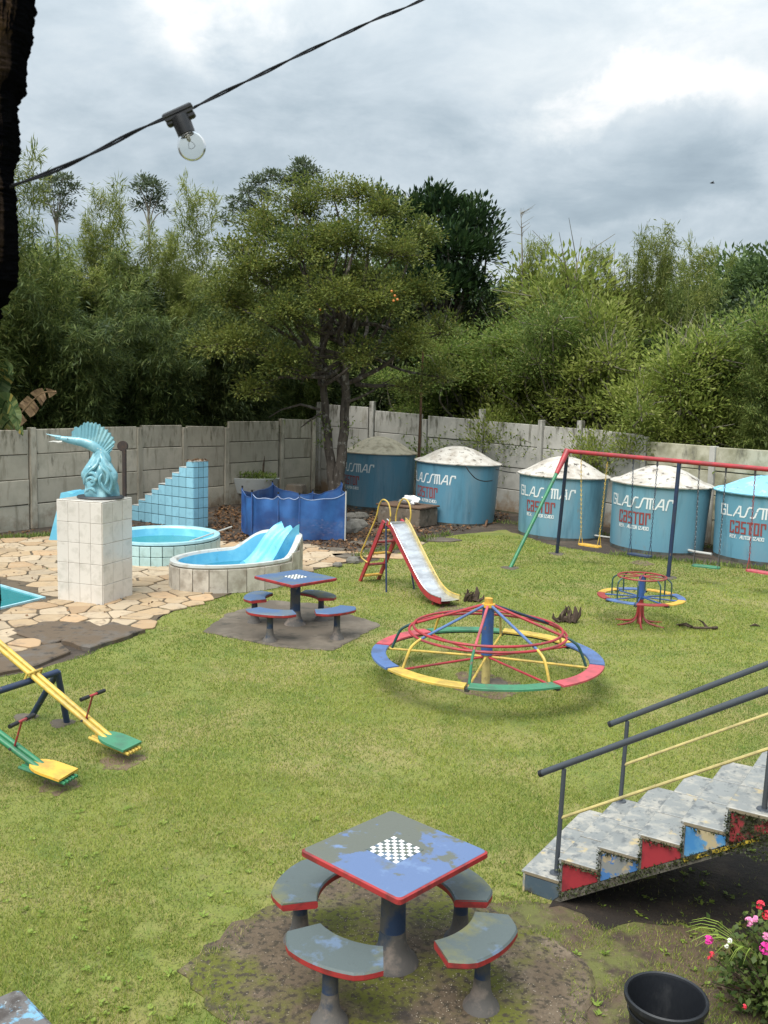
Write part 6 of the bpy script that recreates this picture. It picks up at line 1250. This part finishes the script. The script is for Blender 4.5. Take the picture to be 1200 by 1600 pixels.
# local frame: x along the run (upwards), y across (away from the camera)
bb = MB(); bot = lambda s: max(0.0, .607*(s-.28)+.035)
prof = [(0, 0)]
for k in range(NS): prof += [(RUN*k, RIS*(k+1)-.02), (RUN*(k+1), RIS*(k+1)-.02)]
prof += [(RUN*NS, bot(RUN*NS)), (.26, 0)]
n = len(prof)
tri = tessellate_polygon([[Vector((p[0], p[1], 0)) for p in prof]])
vs = [(p[0]+.012, .012, p[1]) for p in prof]+[(p[0]+.012, WS-.012, p[1]) for p in prof]
bb.add(vs, [tuple(t) for t in tri]+[tuple(n+i for i in t[::-1]) for t in tri]+[(i, (i+1) % n, n+(i+1) % n, n+i) for i in range(n)]); bb.build('flight', X['stair_concrete'], st)
tw_ = WS/3
for k in range(NS):
    for j in range(3):
        bb = MB(); bb.box((RUN*(k+.5)-.012, tw_*(j+.5), RIS*(k+1)-.010+rnd.uniform(-.0015, .0015)), (RUN+.010, tw_-.012, .022), bev=.004); bb.build('tread_tile', X['stair_tile'], st)
        if k < 8 or True:
            bb = MB(); bb.box((RUN*k+.004, tw_*(j+.5), RIS*(k+.5)-.012), (.016, tw_-.008, RIS-.026)); bb.build('riser_tile', X['stair_tile'], st)
    bb = MB(); bb.box((RUN*k+RUN*.5, WS/2, RIS*(k+1)-.0155), (RUN-.01, WS-.01, .02)); bb.build('tile_joint', X['stair_joint'], st)
pcol = ['panel_slate', 'panel_red', 'panel_peeling', 'panel_red', 'panel_blue', 'panel_mossy_red', 'panel_peeling', 'panel_red', 'panel_blue', 'panel_mossy_red', 'panel_red', 'panel_blue']
for k in range(NS):
    s0, s1 = RUN*k+.018, RUN*(k+1)-.004; z1 = RIS*(k+1)-.035
    if k == 0: q = [(s0-.01, .02), (s1-.05, .0), (s1, .05), (s1, z1), (s0-.01, z1)]
    else: q = [(s0, bot(s0)+.045), (s1, bot(s1)+.045), (s1, z1-.0), (s0, z1)]
    bb = MB(); m_ = len(q); bb.add([(x, .006, z) for x, z in q]+[(x, .02, z) for x, z in q], [tuple(range(m_))]+[(m_+i, m_+(i+1) % m_, (i+1) % m_, i) for i in range(m_)]); lk_ = bb.build('side_panel', X[pcol[k]], st)
    if k in (1, 3): lk_['label'] = 'plain red side panel'
    if k == 4: lk_['label'] = 'bright blue side panel with peeling edges'
# yellow line along the lower edge, then moss growing along joints
bb = MB(); 
for s0, s1 in ((1.12, 1.60), (1.66, 1.78), (1.80, 3.3)): bb.add([(s0, .003, bot(s0)+.008), (s1, .003, bot(s1)+.008), (s1, .003, bot(s1)+.038), (s0, .003, bot(s0)+.038)], [(0, 1, 2, 3)])
bb.build('yellow_line', X['yellow_line'], st)
P = []
for k in range(NS):
    s0, s1 = RUN*k, RUN*(k+1)
    if k > 0:
        m_ = 150; x = rng.uniform(s0, s1, m_); P.append(np.stack([x, rng.uniform(-.012, .012, m_), .607*(x-.28)+.035+rng.uniform(-.01, .05, m_)], 1))
    m_ = 25 if k in (0, 4) else 90; x = rng.uniform(s0+.01, s1-(.0 if k else .16), m_); 
    if k: P.append(np.stack([x, rng.uniform(-.012, .010, m_), np.full(m_, RIS*(k+1)-.03)+rng.normal(0, .007, m_)], 1))
    m_ = 50; P.append(np.stack([np.full(m_, s1)+rng.normal(0, .006, m_), rng.uniform(-.012, .01, m_), rng.uniform(RIS*(k+1)-.06, RIS*(k+2)-.03, m_)], 1))
    if k in (5, 6): m_ = 420; P.append(np.stack([rng.uniform(s0, s1, m_), rng.uniform(-.01, .006, m_), rng.uniform(bot(s0), RIS*(k+1)-.02, m_)], 1))
P = np.concatenate(P); Dd = rng.normal(0, 1, P.shape)+[0, -.8, .1]; V, F = leaves(P, Dd, .018, .014); link('moss', npmesh('moss', V, F, leafmat('moss_leaf', (.014, .018, .007), (.060, .078, .022), (.035, .026, .012), .1, 8)), st, kind='stuff')
# handrails
def handrail(y, s_end, sposts, label, s_top=3.5):
    r_ = empty('handrail', (A.x, A.y, 0), ang, label, 'handrail'); slope = RIS/RUN; hgt = .78
    r_.location = Vector((A.x, A.y, 0))
    zr_ = lambda s: RIS+hgt+slope*(s-.10)-.03
    bb = MB(); bb.tube([(s_end, y, zr_(s_end)), (s_top, y, zr_(s_top))], .0235, 14); bb.build('top_rail', X['rail_grey'], r_, smooth=True)
    bb = MB(); bb.tube([(s_end-.012, y, zr_(s_end)-.007), (s_end+.012, y, zr_(s_end)+.007)], .026, 14); bb.build('end_cap', X['black_plastic'], r_, smooth=True)
    for s in sposts:
        k = int(s/RUN); bb = MB(); bb.tube([(s, y, RIS*(k+1)-.01), (s+.02, y, zr_(s)-.02)], .0175, 10); bb.build('post', X['rail_grey'], r_, smooth=True)
        bb = MB(); bb.lathe([(0, 0), (.05, 0), (.045, .008), (0, .010)], 14, c=(s, y, RIS*(k+1)+.001)); bb.build('base_plate', X['rail_grey'], r_)
    zm = lambda s: zr_(s)-.40
    bb = MB(); bb.tube([(sposts[0], y, zm(sposts[0])), (s_top, y, zm(s_top))], .012, 8); bb.build('middle_rail', X['cream_rail'], r_, smooth=True)
    return r_
handrail(.10, .06, [.215, 1.60, 2.9], 'nearer grey pipe handrail of the stairs with a thin yellow middle bar'); handrail(WS-.07, .19, [.31, 1.70, 2.98], 'further grey pipe handrail of the stairs with a thin yellow middle bar')
# the landing and house wall the stairs come down from, just out of the picture on the right
ve = A+rd*(RUN*NS); ve.z = 0; vd = empty('veranda', ve, ang, 'raised veranda that the stairs come down from, beyond the right edge', 'veranda')
bb = MB(); bb.box((1.6, .3, RIS*NS-.12), (3.2, 5.0, .2)); bb.build('floor_slab', X['stair_concrete'], vd)
bb = MB(); bb.box((.9, .3, (RIS*NS-.22)/2), (.15, 4.8, RIS*NS-.22)); bb.build('support_wall', X['left_concrete'], vd)

# ------------------------------------------------------------------ bucket, flowers
bo3 = G(1041, 1556, .40); bk = empty('bucket', (bo3.x, bo3.y, 0), 0, 'large empty black plastic bucket with a thick rim at the bottom of the photo', 'bucket'); rb3 = .222
bb = MB(); bb.lathe([(0, .01), (rb3*.74, .01), (rb3*.76, .02), (rb3*.88, .33), (rb3*.93, .345), (rb3*.94, .37)], 48); bb.build('outside', X['bucket'], bk, smooth=True)
bb = MB(); bb.lathe([(rb3*.94, .37), (rb3*1.0, .372), (rb3*1.015, .385), (rb3*1.01, .402), (rb3*.97, .408), (rb3*.93, .402), (rb3*.915, .39)], 48); bb.build('rim', X['bucket'], bk, smooth=True)
bb = MB(); bb.lathe([(rb3*.915, .39), (rb3*.86, .30), (rb3*.73, .035), (rb3*.70, .03), (0, .03)], 48); bb.build('inside', X['bucket'], bk, smooth=True)
bb = MB(); bb.lathe([(rb3*.885, .30), (rb3*.915, .305), (rb3*.915, .318), (rb3*.89, .32)], 48); bb.build('band', X['bucket'], bk, smooth=True)
fo = G(1205, 1590); fo = Vector((fo.x+.12, fo.y, 0)); fr_ = empty('flowering_shrub', fo, 0, 'leafy shrub with magenta, pink and red flowers at the bottom right corner', 'shrub')
P = []; Dd = []; stems = MB(); g = np.random.default_rng(3)
for k in range(95):
    a = g.uniform(0, 2*PI); rr = .50*g.uniform(.1, 1)**.6; h = .68*g.uniform(.35, 1)*(1-.35*rr/.5); tip = np.array([rr*math.cos(a), rr*math.sin(a)*.9, h]); base_ = np.array([tip[0]*.25, tip[1]*.25, 0]); midp = (base_+tip)/2+np.array([0, 0, .05]); stems.tube([base_, midp, tip], [.006, .005, .003], 4)
    m_ = int(g.uniform(24, 46)); t = g.uniform(.25, 1.05, m_)[:, None]; q = base_*(1-t)+tip*t+g.normal(0, .045, (m_, 3)); P.append(q); Dd.append(g.normal(0, 1, (m_, 3))+[0, 0, .25]+(tip-base_)*[.9, .9, 0])
P = np.concatenate(P); P[:, 2] = np.maximum(P[:, 2], .01); Dd = np.concatenate(Dd); V, F = leaves(P, Dd, g.uniform(.03, .062, len(P)), g.uniform(.022, .036, len(P)), fold=.15)
link('foliage', npmesh('foliage', V, F, X['flower_leaf']), fr_); stems.build('stems', X['root_wood'], fr_)
bl_ = []
for k in range(10):
    a = g.uniform(PI*.75, PI*1.35); p0 = np.array([-.25, -.05, .35]); pts = [p0+np.array([math.cos(a)*t*.42*1, math.sin(a)*t*.3, .22*math.sin(t*2.2)]) for t in np.linspace(0, 1, 6)]; bw = MB(); vv = []
    for i, p in enumerate(pts): w = .012*(1-i/5)+.001; vv += [p+np.array([0, w, 0]), p-np.array([0, w, 0])]
    bw.add(vv, [(2*i, 2*i+1, 2*i+3, 2*i+2) for i in range(5)]); bw.build('long_leaf', X['weed_leaf'], fr_)
def blossom(kind, p, s):
    bb = MB(); 
    for j in range(22):
        d = unit(rng.normal(0, 1, 3)+[0, -.5, .6]); c_ = Vector(d*s*.55); n_ = Vector(d); u = n_.orthogonal().normalized(); v = n_.cross(u); w = s*.36
        bb.add([c_-u*w*.3+n_*(-.1*s), c_+v*w+n_*.12*s, c_+u*w+n_*.2*s, c_-v*w+n_*.1*s], [(0, 1, 2, 3)])
    bb.build('flower', X[kind], fr_, loc=tuple(p))
for kind, px, py, dy, s in (('flower_magenta', 1107, 1469, -.15, .034), ('flower_pink', 1170, 1440, -.1, .034), ('flower_magenta', 1196, 1482, -.2, .044), ('flower_red', 1188, 1414, 0, .034), ('flower_red', 1198, 1430, 0, .036), ('flower_pink', 1197, 1463, 0, .03), ('flower_white', 1140, 1470, -.1, .02), ('flower_red', 1112, 1491, -.2, .02), ('flower_white', 1135, 1478, -.1, .016), ('flower_red', 1163, 1573, -.3, .018), ('flower_pink', 1180, 1436, -.1, .026), ('flower_red', 1108, 1497, -.2, .014)):
    q = D(px, py, fo.y+dy-.12)-fo; blossom(kind, q, s)
# ------------------------------------------------------------------ dry roots and sticks on the lawn
def root(px, py, w, h, n, label, seed):
    g = random.Random(seed); bb = MB(); k = G(px, py).y/1500
    for i in range(n):
        x = (i/(n-1)-.5)*w*k; base_ = Vector((x*.9, g.uniform(-.08, .08), .02)); tip = base_+Vector((g.uniform(-.12, .12), g.uniform(-.1, .1), h*k*g.uniform(.45, 1.0))); m1 = base_.lerp(tip, .5)+Vector((g.uniform(-.05, .05), 0, 0)); bb.tube([base_, m1, tip], [.035, .028, .008], 6)
    bb.tube([Vector((-w*k*.5, 0, .06)), Vector((-w*k*.2, .03, .05)), Vector((w*k*.15, -.02, .08)), Vector((w*k*.5, 0, .10))], [.02, .045, .06, .045], 7)
    bb.tube([Vector((w*k*.25, -.05, .02)), Vector((w*k*.42, 0, .16)), Vector((w*k*.38, .03, .27))], [.06, .05, .012], 7)
    return tag(bb.build('dry_root', X['root_wood'], loc=G(px, py)), label, 'root')
root(886, 973, 32, 26, 9, 'clump of dry dark roots on the lawn between the two merry-go-rounds', 4); root(736, 940, 22, 20, 8, 'dry roots sticking up behind the end of the slide chute', 8)
bb = MB(); o = G(1090, 981); tt = [G(1057, 977), G(1068, 976, .05), G(1080, 980, .03), G(1092, 981, .04), G(1106, 981, .05), G(1120, 981, .03)]; bb.tube([p-o for p in spline(tt, 3)], [.02]*14+[.03, .03], 6) if len(spline(tt, 3)) == 16 else bb.tube([p-o for p in tt], .022, 6)
bb.tube([G(1105, 981, .03)-o, G(1098, 972, .10)-o, G(1091, 968, .2)-o], [.022, .015, .006], 6); bb.tube([G(1060, 976, .03)-o, G(1072, 974, .12)-o, G(1082, 979, .05)-o], [.012, .014, .012], 5); tag(bb.build('dry_branch', X['root_wood'], loc=o), 'dry branch lying on the grass right of the small merry-go-round', 'branch')
bb = MB(); o = G(1180, 980); bb.tube([Vector((-.08, 0, .02)), Vector((0, .02, .04)), Vector((.08, 0, .02))], [.012, .022, .008], 6); tag(bb.build('dry_twig', X['root_wood'], loc=o), 'short dark twig on the grass near the right edge', 'twig')
# climbing weed in front of the third tank
wo2 = G(912, 838); bb = MB(); P = []
for k in range(9):
    px, py = rnd.uniform(896, 938), rnd.uniform(745, 815); p1 = D(px, py, wo2.y-.2)-wo2; m1 = p1*.5+Vector((rnd.uniform(-.2, .2), 0, .1)); s_ = spline([Vector((rnd.uniform(-.1, .1), 0, 0)), m1, p1], 6); bb.tube(s_, [.012]*len(s_), 4)
    for q in s_[4:]: P += [np.array(q)+rng.normal(0, .07, 3) for _ in range(9)]
cw = empty('climbing_weed', wo2, 0, 'spindly leafy weed growing in front of the third tank behind the yellow swing', 'weed'); bb.build('stems', X['pale_twig'], cw); P = np.array(P); V, F = leaves(P, rng.normal(0, 1, P.shape), .10, .055); link('leaves', npmesh('leaves', V, F, X['mid_leaf']), cw)

# ------------------------------------------------------------------ cable with bulb, near trunk, bird
BY = 1.57
cpts = [(17, 291, 1.25), (60, 276, 1.30), (110, 256, 1.36), (160, 232, 1.42), (210, 206, 1.49), (255, 186, 1.55)]; cpt2 = [(303, 168, 1.60), (350, 144, 1.68), (410, 115, 1.78), (470, 85, 1.88), (530, 57, 1.98), (590, 29, 2.09), (640, 9, 2.19), (700, -22, 2.32), (780, -70, 2.5)]
bd = D(280, 180, BY); sl = empty('string_light', bd, 0, 'black twisted cable with one clear glass bulb hanging across the sky', 'string light')
for pts in (cpts, cpt2):
    q = spline([D(*p) for p in pts], 14); L_ = 0; 
    for ph in (0, PI):
        out = []; L_ = 0
        for i, p in enumerate(q):
            if i: L_ += (p-q[i-1]).length
            t = (q[min(i+1, len(q)-1)]-q[max(i-1, 0)]).normalized(); s1 = t.orthogonal().normalized(); s2 = t.cross(s1); a = ph+L_*21; amp = .0017; out.append(p+(s1*math.cos(a)+s2*math.sin(a))*amp-bd)
        bb = MB(); bb.tube(out, .0016, 6); bb.build('cable', X['cable_black'], sl, smooth=True)
u = (D(300, 168, BY)-D(256, 188, BY)); uL = u.length; un = u.normalized(); down = (D(301, 227, BY)-D(281, 178, BY)).normalized(); dep = un.cross(down).normalized()
Mx = Matrix((un, dep, -down)).transposed().to_4x4(); Mx.translation = D(279, 178, BY)-bd
bb = MB(); bb.box((0, 0, .003), (.050, .016, .010), bev=.003, M=Mx); bb.box((0, 0, -.003), (.046, .014, .010), bev=.003, M=Mx); bb.box((.017, 0, -.010), (.014, .012, .010), bev=.003, M=Mx); bb.box((-.018, 0, -.009), (.010, .012, .009), bev=.003, M=Mx); bb.build('clamp', X['black_plastic'], sl, smooth=True)
def tl(prof, name, m, par, n=28):
    bb = MB(); bb.lathe(prof, n); bb.v = [tuple(Mx@Vector(p)) for p in bb.v]; return bb.build(name, X[m], par, smooth=True)
tl([(0, -.004), (.0145, -.005), (.0148, -.010), (.0140, -.0335), (.0125, -.0345), (0, -.034)], 'socket', 'black_plastic', sl)
cb = -.052; gl_ = [(.0115, -.0335), (.0135, -.036)]+[(.0225*math.sin(a), cb-.0*0+.0225*math.cos(a)*-1*-1) for a in np.linspace(.75, PI-.001, 20)]
blb = tl([(a, b_) for a, b_ in gl_], 'bulb', 'glass', sl)
tl([(0, -.033), (.003, -.034), (.0035, -.042), (.0015, -.045), (0, -.0455)], 'filament_stem', 'pipe_white', blb, 10)
bb = MB(); bb.tube([Mx@Vector(p) for p in ((.001, 0, -.044), (.004, 0, -.049), (.0055, 0, -.054), (.002, .0, -.056), (-.002, 0, -.056), (-.0055, 0, -.054), (-.004, 0, -.049), (-.001, 0, -.044))], .0004, 5); bb.build('filament', X['chain'], blb)
# the burnt looking bark of a trunk at the left edge, close to the camera
ty = 1.35; K4 = ty/1500; edge = [(-60, 48), (0, 47), (60, 42), (82, 33), (125, 32), (143, 19), (162, 21), (200, 20), (240, 15), (262, 11), (290, 18), (330, 19), (400, 22), (440, 20), (449, 7), (466, 3), (474, -14), (520, -30), (640, -30), (900, -36), (1700, -60)]
tz0 = D(0, 800, ty); xc = D(-150, 300, ty).x; tr_ = empty('near_tree_trunk', (xc, ty, 0), 0, 'dark rough-barked tree trunk very close at the left edge', 'tree trunk')
bb = MB(); vs = []; M_ = 64; rows_ = []; g = np.random.default_rng(8)
ysamp = np.concatenate([np.arange(-120, 560, 4.0), np.arange(560, 1500, 40.0)])
for py in ysamp:
    e = interp(py, [(-130, 50)]+edge); q = D(e, py, ty); rr = q.x-xc; rows_.append((rr, q.z))
rows_ = rows_[::-1]
for (rr, z) in rows_:
    for j in range(M_):
        th = 2*PI*j/M_; c_ = math.cos(th)
        nz = .006*math.sin(11*th+z*7)+.004*math.sin(23*th-z*13)+.003*math.sin(41*th+z*60)+.0022*g.normal()
        w = max(0, c_)**3; r1 = .125+(rr-.125)*w if rr > 0 else .1; vs.append(((r1+nz*(1-.6*w))*c_, (r1+nz)*math.sin(th), z))
nr = len(rows_); bb.add(vs, [(i*M_+j, i*M_+(j+1) % M_, (i+1)*M_+(j+1) % M_, (i+1)*M_+j) for i in range(nr-1) for j in range(M_)]); bb.build('trunk', X['near_bark'], tr_)
for k in range(46):
    py = rnd.uniform(-60, 470); e = interp(py, edge); w = e*rnd.uniform(.3, 1.0); p0 = D(e-w*.3, py, ty-.02); h_ = rnd.uniform(.015, .06); bbx = MB(); 
    x = p0.x-xc; z = p0.z; t_ = rnd.uniform(.003, .007); a = rnd.uniform(.5, 1); pts = [(x-.006, -.125*0-.02, z-h_/2), (x+.004*a, -.022, z-h_*.3), (x+.006*a, -.024, z+h_*.2), (x-.002, -.021, z+h_/2), (x-.012, -.02, z+h_*.3), (x-.014, -.02, z-h_*.3)]
# bird
bp2 = D(1113, 286, 70); bb = MB(); bb.tube([(-.16, 0, 0), (0, 0, .02), (.16, 0, 0)], [.02, .07, .02], 7); bd2 = empty('bird', bp2, 0, 'tiny dark bird flying high over the right side of the garden', 'bird'); bb.build('body', X['black_plastic'], bd2)
for s in (-1, 1): bb = MB(); bb.add([(-.06, 0, .02), (.07, 0, .02), (.02, s*.22, .14), (-.04, s*.40, .05)], [(0, 1, 2, 3)]); bb.build('wing', X['black_plastic'], bd2)

# ------------------------------------------------------------------ litter, weeds, grass
def litter(n, poly, name, label, ln, m, z=.012, dens=None, seed=1, hz=.02):
    g = np.random.default_rng(seed); xs = [p[0] for p in poly]; ys = [p[1] for p in poly]; x = g.uniform(min(xs), max(xs), n); y = g.uniform(min(ys), max(ys), n); k = inpoly(x, y, poly)
    if dens is not None: k &= g.random(n) < dens(x, y)
    x, y = x[k], y[k]; P = np.stack([x, y, np.full(len(x), z)+g.uniform(0, hz, len(x))], 1); d = g.normal(0, 1, P.shape)*[1, 1, .25]; V, F = leaves(P, d, g.uniform(.6, 1.3, len(P))*ln, ln*.6, fold=.25)
    o = link(name, npmesh(name, V, F, X[m])); return tag(o, label, 'leaves', kind='stuff')
DIRT = wx([(-90, 846), (90, 838), (200, 836), (340, 846), (480, 850), (570, 866), (640, 856), (700, 836), (800, 812), (790, 800), (600, 780), (497, 776), (345, 795), (0, 834), (-90, 845)])
litter(9000, DIRT, 'fallen_leaves', 'brown fallen leaves scattered on the bare earth along the wall', .10, 'litter', dens=lambda x, y: .35+.65*(vnoise(x, y, 1.1, 4) > .45), seed=2)
litter(2600, wx([(330, 850), (340, 790), (560, 800), (690, 840), (560, 872), (480, 856)]), 'fallen_leaves', 'orange brown leaves littering the ground under the orange tree', .12, 'litter', seed=3, z=.02)
litter(900, PAT, 'fallen_leaves', 'few dry leaves on the flagstone patio', .07, 'litter', z=.045, seed=5, dens=lambda x, y: .5*np.ones_like(x), hz=.005)
litter(8000, [(-1.1, 4.4), (.4, 4.1), (1.2, 5.0), (.7, 6.4), (-.9, 6.1)], 'petal_litter', 'tiny pale petals and crumbs on the mossy pad under the nearest table', .010, 'crumb', z=.034, seed=7, hz=.002, dens=lambda x, y: .4*(vnoise(x, y, 2.3, 9) > .42))
# flat slabs of old paving between the net and the lawn
for i, (px, py, s) in enumerate(((500, 868, .5), (545, 870, .45), (590, 862, .5), (470, 874, .4), (610, 848, .45), (690, 845, .5), (650, 850, .3), (570, 850, .4), (520, 860, .35))):
    q = G(px, py); bb = MB(); pts = [(s*rnd.uniform(.7, 1.1)*math.cos(a), s*.8*rnd.uniform(.7, 1.1)*math.sin(a)) for a in np.linspace(0, 2*PI, 8)[:-1]]; bb.prism(pts, 0, .035, bev=.015)
    tag(bb.build('paving_slab', X['far_pad' if i % 3 else 'pale_flagstone'], loc=(q.x, q.y, .006)), 'loose flat paving stone half sunk in the earth near the slide ladder', 'paving stone', 'loose flat stones by the slide')
# grass blades
def in_any(x, y, polys):
    k = np.zeros(x.shape, bool)
    for p in polys: k |= inpoly(x, y, p)
    return k
SHn = [tuple(p) for p in SH]
def dist_fade(x, y, cx, cy, r0, r1): d = np.hypot(x-cx, y-cy); return np.clip((d-r0)/(r1-r0), 0, 1)
GP = []
for y0, y1, dn, wd3, hh in ((3.9, 6.2, 11500, .0042, .030), (6.2, 8.8, 7000, .0052, .028), (8.8, 12.5, 3600, .0075, .027), (12.5, 17, 1800, .011, .028), (17, 25, 900, .016, .03)):
    xm = .44*y1+.8; n = int(dn*(y1-y0)*2*xm); x = rng.uniform(-xm, xm, n); y = rng.uniform(y0, y1, n)
    k = (np.abs(x) < .43*y+.8)&inpoly(x, y, LAWN); x, y = x[k], y[k]
    thin = np.ones(len(x)); pn_ = vnoise(x, y, 9, 1)*.6+vnoise(x, y, 3.1, 2)*.4
    thin *= np.where(inpoly(x, y, PAD1), np.where(inpoly((x-.15)*1.16+.15, (y-5.6)*1.14+5.6, PAD1), 0, .5), 1); thin *= np.where(inpoly(x, y, PAD2), 0, 1)
    # thin, worn grass around the near table and towards the stairs
    d1 = dist_fade(x, y, .15, 5.6, 1.3, 2.2); low = np.clip((5.2-y)/1.0, 0, 1)*np.clip((x+.2)/1.2, 0, 1)
    thin *= np.where(pn_ < .62-.55*d1, .25, 1)*(1-.72*low*(pn_ < .62)); thin *= np.where(inpoly(x, y, SHn), np.where(y < 6.2, .30, .06), 1); thin *= np.where(inpoly(x, y, WE), np.where(pn_ < .55, .35, .8), 1)
    thin *= np.where(np.hypot(x-1.34, y-11.8) < .3, .1, 1)*np.where((np.abs(np.hypot(x-1.34, y-11.8)-1.5) < .35)&(pn_ < .42), .45, 1)
    thin *= np.where(inpoly(x, y, S2)|inpoly(x, y, S3)|inpoly(x, y, S1), 0, 1)
    thin *= np.where(vnoise(x, y, .9, 8)*.5+pn_*.5 < .33, .45, 1)
    for q_, r_ in BP: thin *= np.where(np.hypot(x-q_.x, (y-q_.y)/1.3) < r_*(.75+.6*pn_), .35, 1)
    k = rng.random(len(x)) < thin; x, y = x[k], y[k]; n = len(x); h = hh*rng.uniform(.45, 1.25, n)*(.75+.5*vnoise(x, y, 2.2, 5)); a = rng.uniform(0, 2*PI, n); ln = rng.uniform(.25, 1.1, n)*h; w = wd3*rng.uniform(.7, 1.3, n)
    ux, uy = np.cos(a), np.sin(a); b2 = rng.uniform(0, 2*PI, n); sx_, sy_ = np.cos(b2)*w/2, np.sin(b2)*w/2; z = np.where(inpoly(x, y, PAD1), .028, .004)
    GP.append(np.stack([np.stack([x-sx_, y-sy_, z], 1), np.stack([x+sx_, y+sy_, z], 1), np.stack([x+ux*ln, y+uy*ln, z+h], 1)], 1).reshape(-1, 3))
V = np.concatenate(GP); F = np.arange(len(V)).reshape(-1, 3); o = link('grass', npmesh('grass', V, F, X['grass'])); tag(o, 'short green lawn grass with yellowed patches', 'grass', kind='stuff'); print('grass tris', len(F))
# broad leaved weeds in the lawn
P = []; Dd = []; g = np.random.default_rng(17)
for k in range(420):
    y = g.uniform(4.2, 8.0) if k % 3 else g.uniform(4.2, 5.6); x = g.uniform(-.42*y, .42*y)
    if in_any(np.array([x]), np.array([y]), [PAD1])[0] or vnoise(x, y, 1.3, 3) < (.45 if y > 5.3 else .3): continue
    m_ = g.integers(5, 11); s = g.uniform(.014, .034); a = g.uniform(0, 2*PI, m_); P.append(np.tile([x, y, .015], (m_, 1))+g.normal(0, .008, (m_, 3))*[1, 1, .2]); Dd.append(np.stack([np.cos(a), np.sin(a), g.uniform(.1, .7, m_)], 1)*s)
P = np.concatenate(P); Dd = np.concatenate(Dd); V, F = leaves(P, Dd, np.linalg.norm(Dd, axis=1)*1.3, .017, fold=.2); o = link('lawn_weeds', npmesh('lawn_weeds', V, F, X['weed_leaf'])); tag(o, 'low light green weeds dotted through the grass in the foreground', 'weeds', kind='stuff')
# tufts along the foot of the wall and patio joints
P = []
for a, b_ in (((-60, 846), (120, 836)), ((560, 872), (700, 836)), ((760, 815), (1200, 868)), ((960, 868), (1300, 903))):
    n = 900; t = rng.random(n); q = [G(a[0]+(b_[0]-a[0])*s, a[1]+(b_[1]-a[1])*s) for s in t]; P.append(np.array([[p.x, p.y, .01] for p in q])+rng.normal(0, .10, (n, 3))*[1, 1, 0])
P = np.concatenate(P); V, F = leaves(P, rng.normal(0, .5, P.shape)+[0, 0, 1], rng.uniform(.05, .16, len(P)), .02); o = link('grass_tufts', npmesh('grass_tufts', V, F, X['mid_leaf'])); tag(o, 'ragged grass tufts along the foot of the tanks and the earth edge', 'grass', kind='stuff')
tot = sum(len(o.data.polygons) for o in bpy.data.objects if o.type == 'MESH'); print('faces', tot, 'unique', sum(len(m.polygons) for m in bpy.data.meshes), 'objects', len(bpy.data.objects))
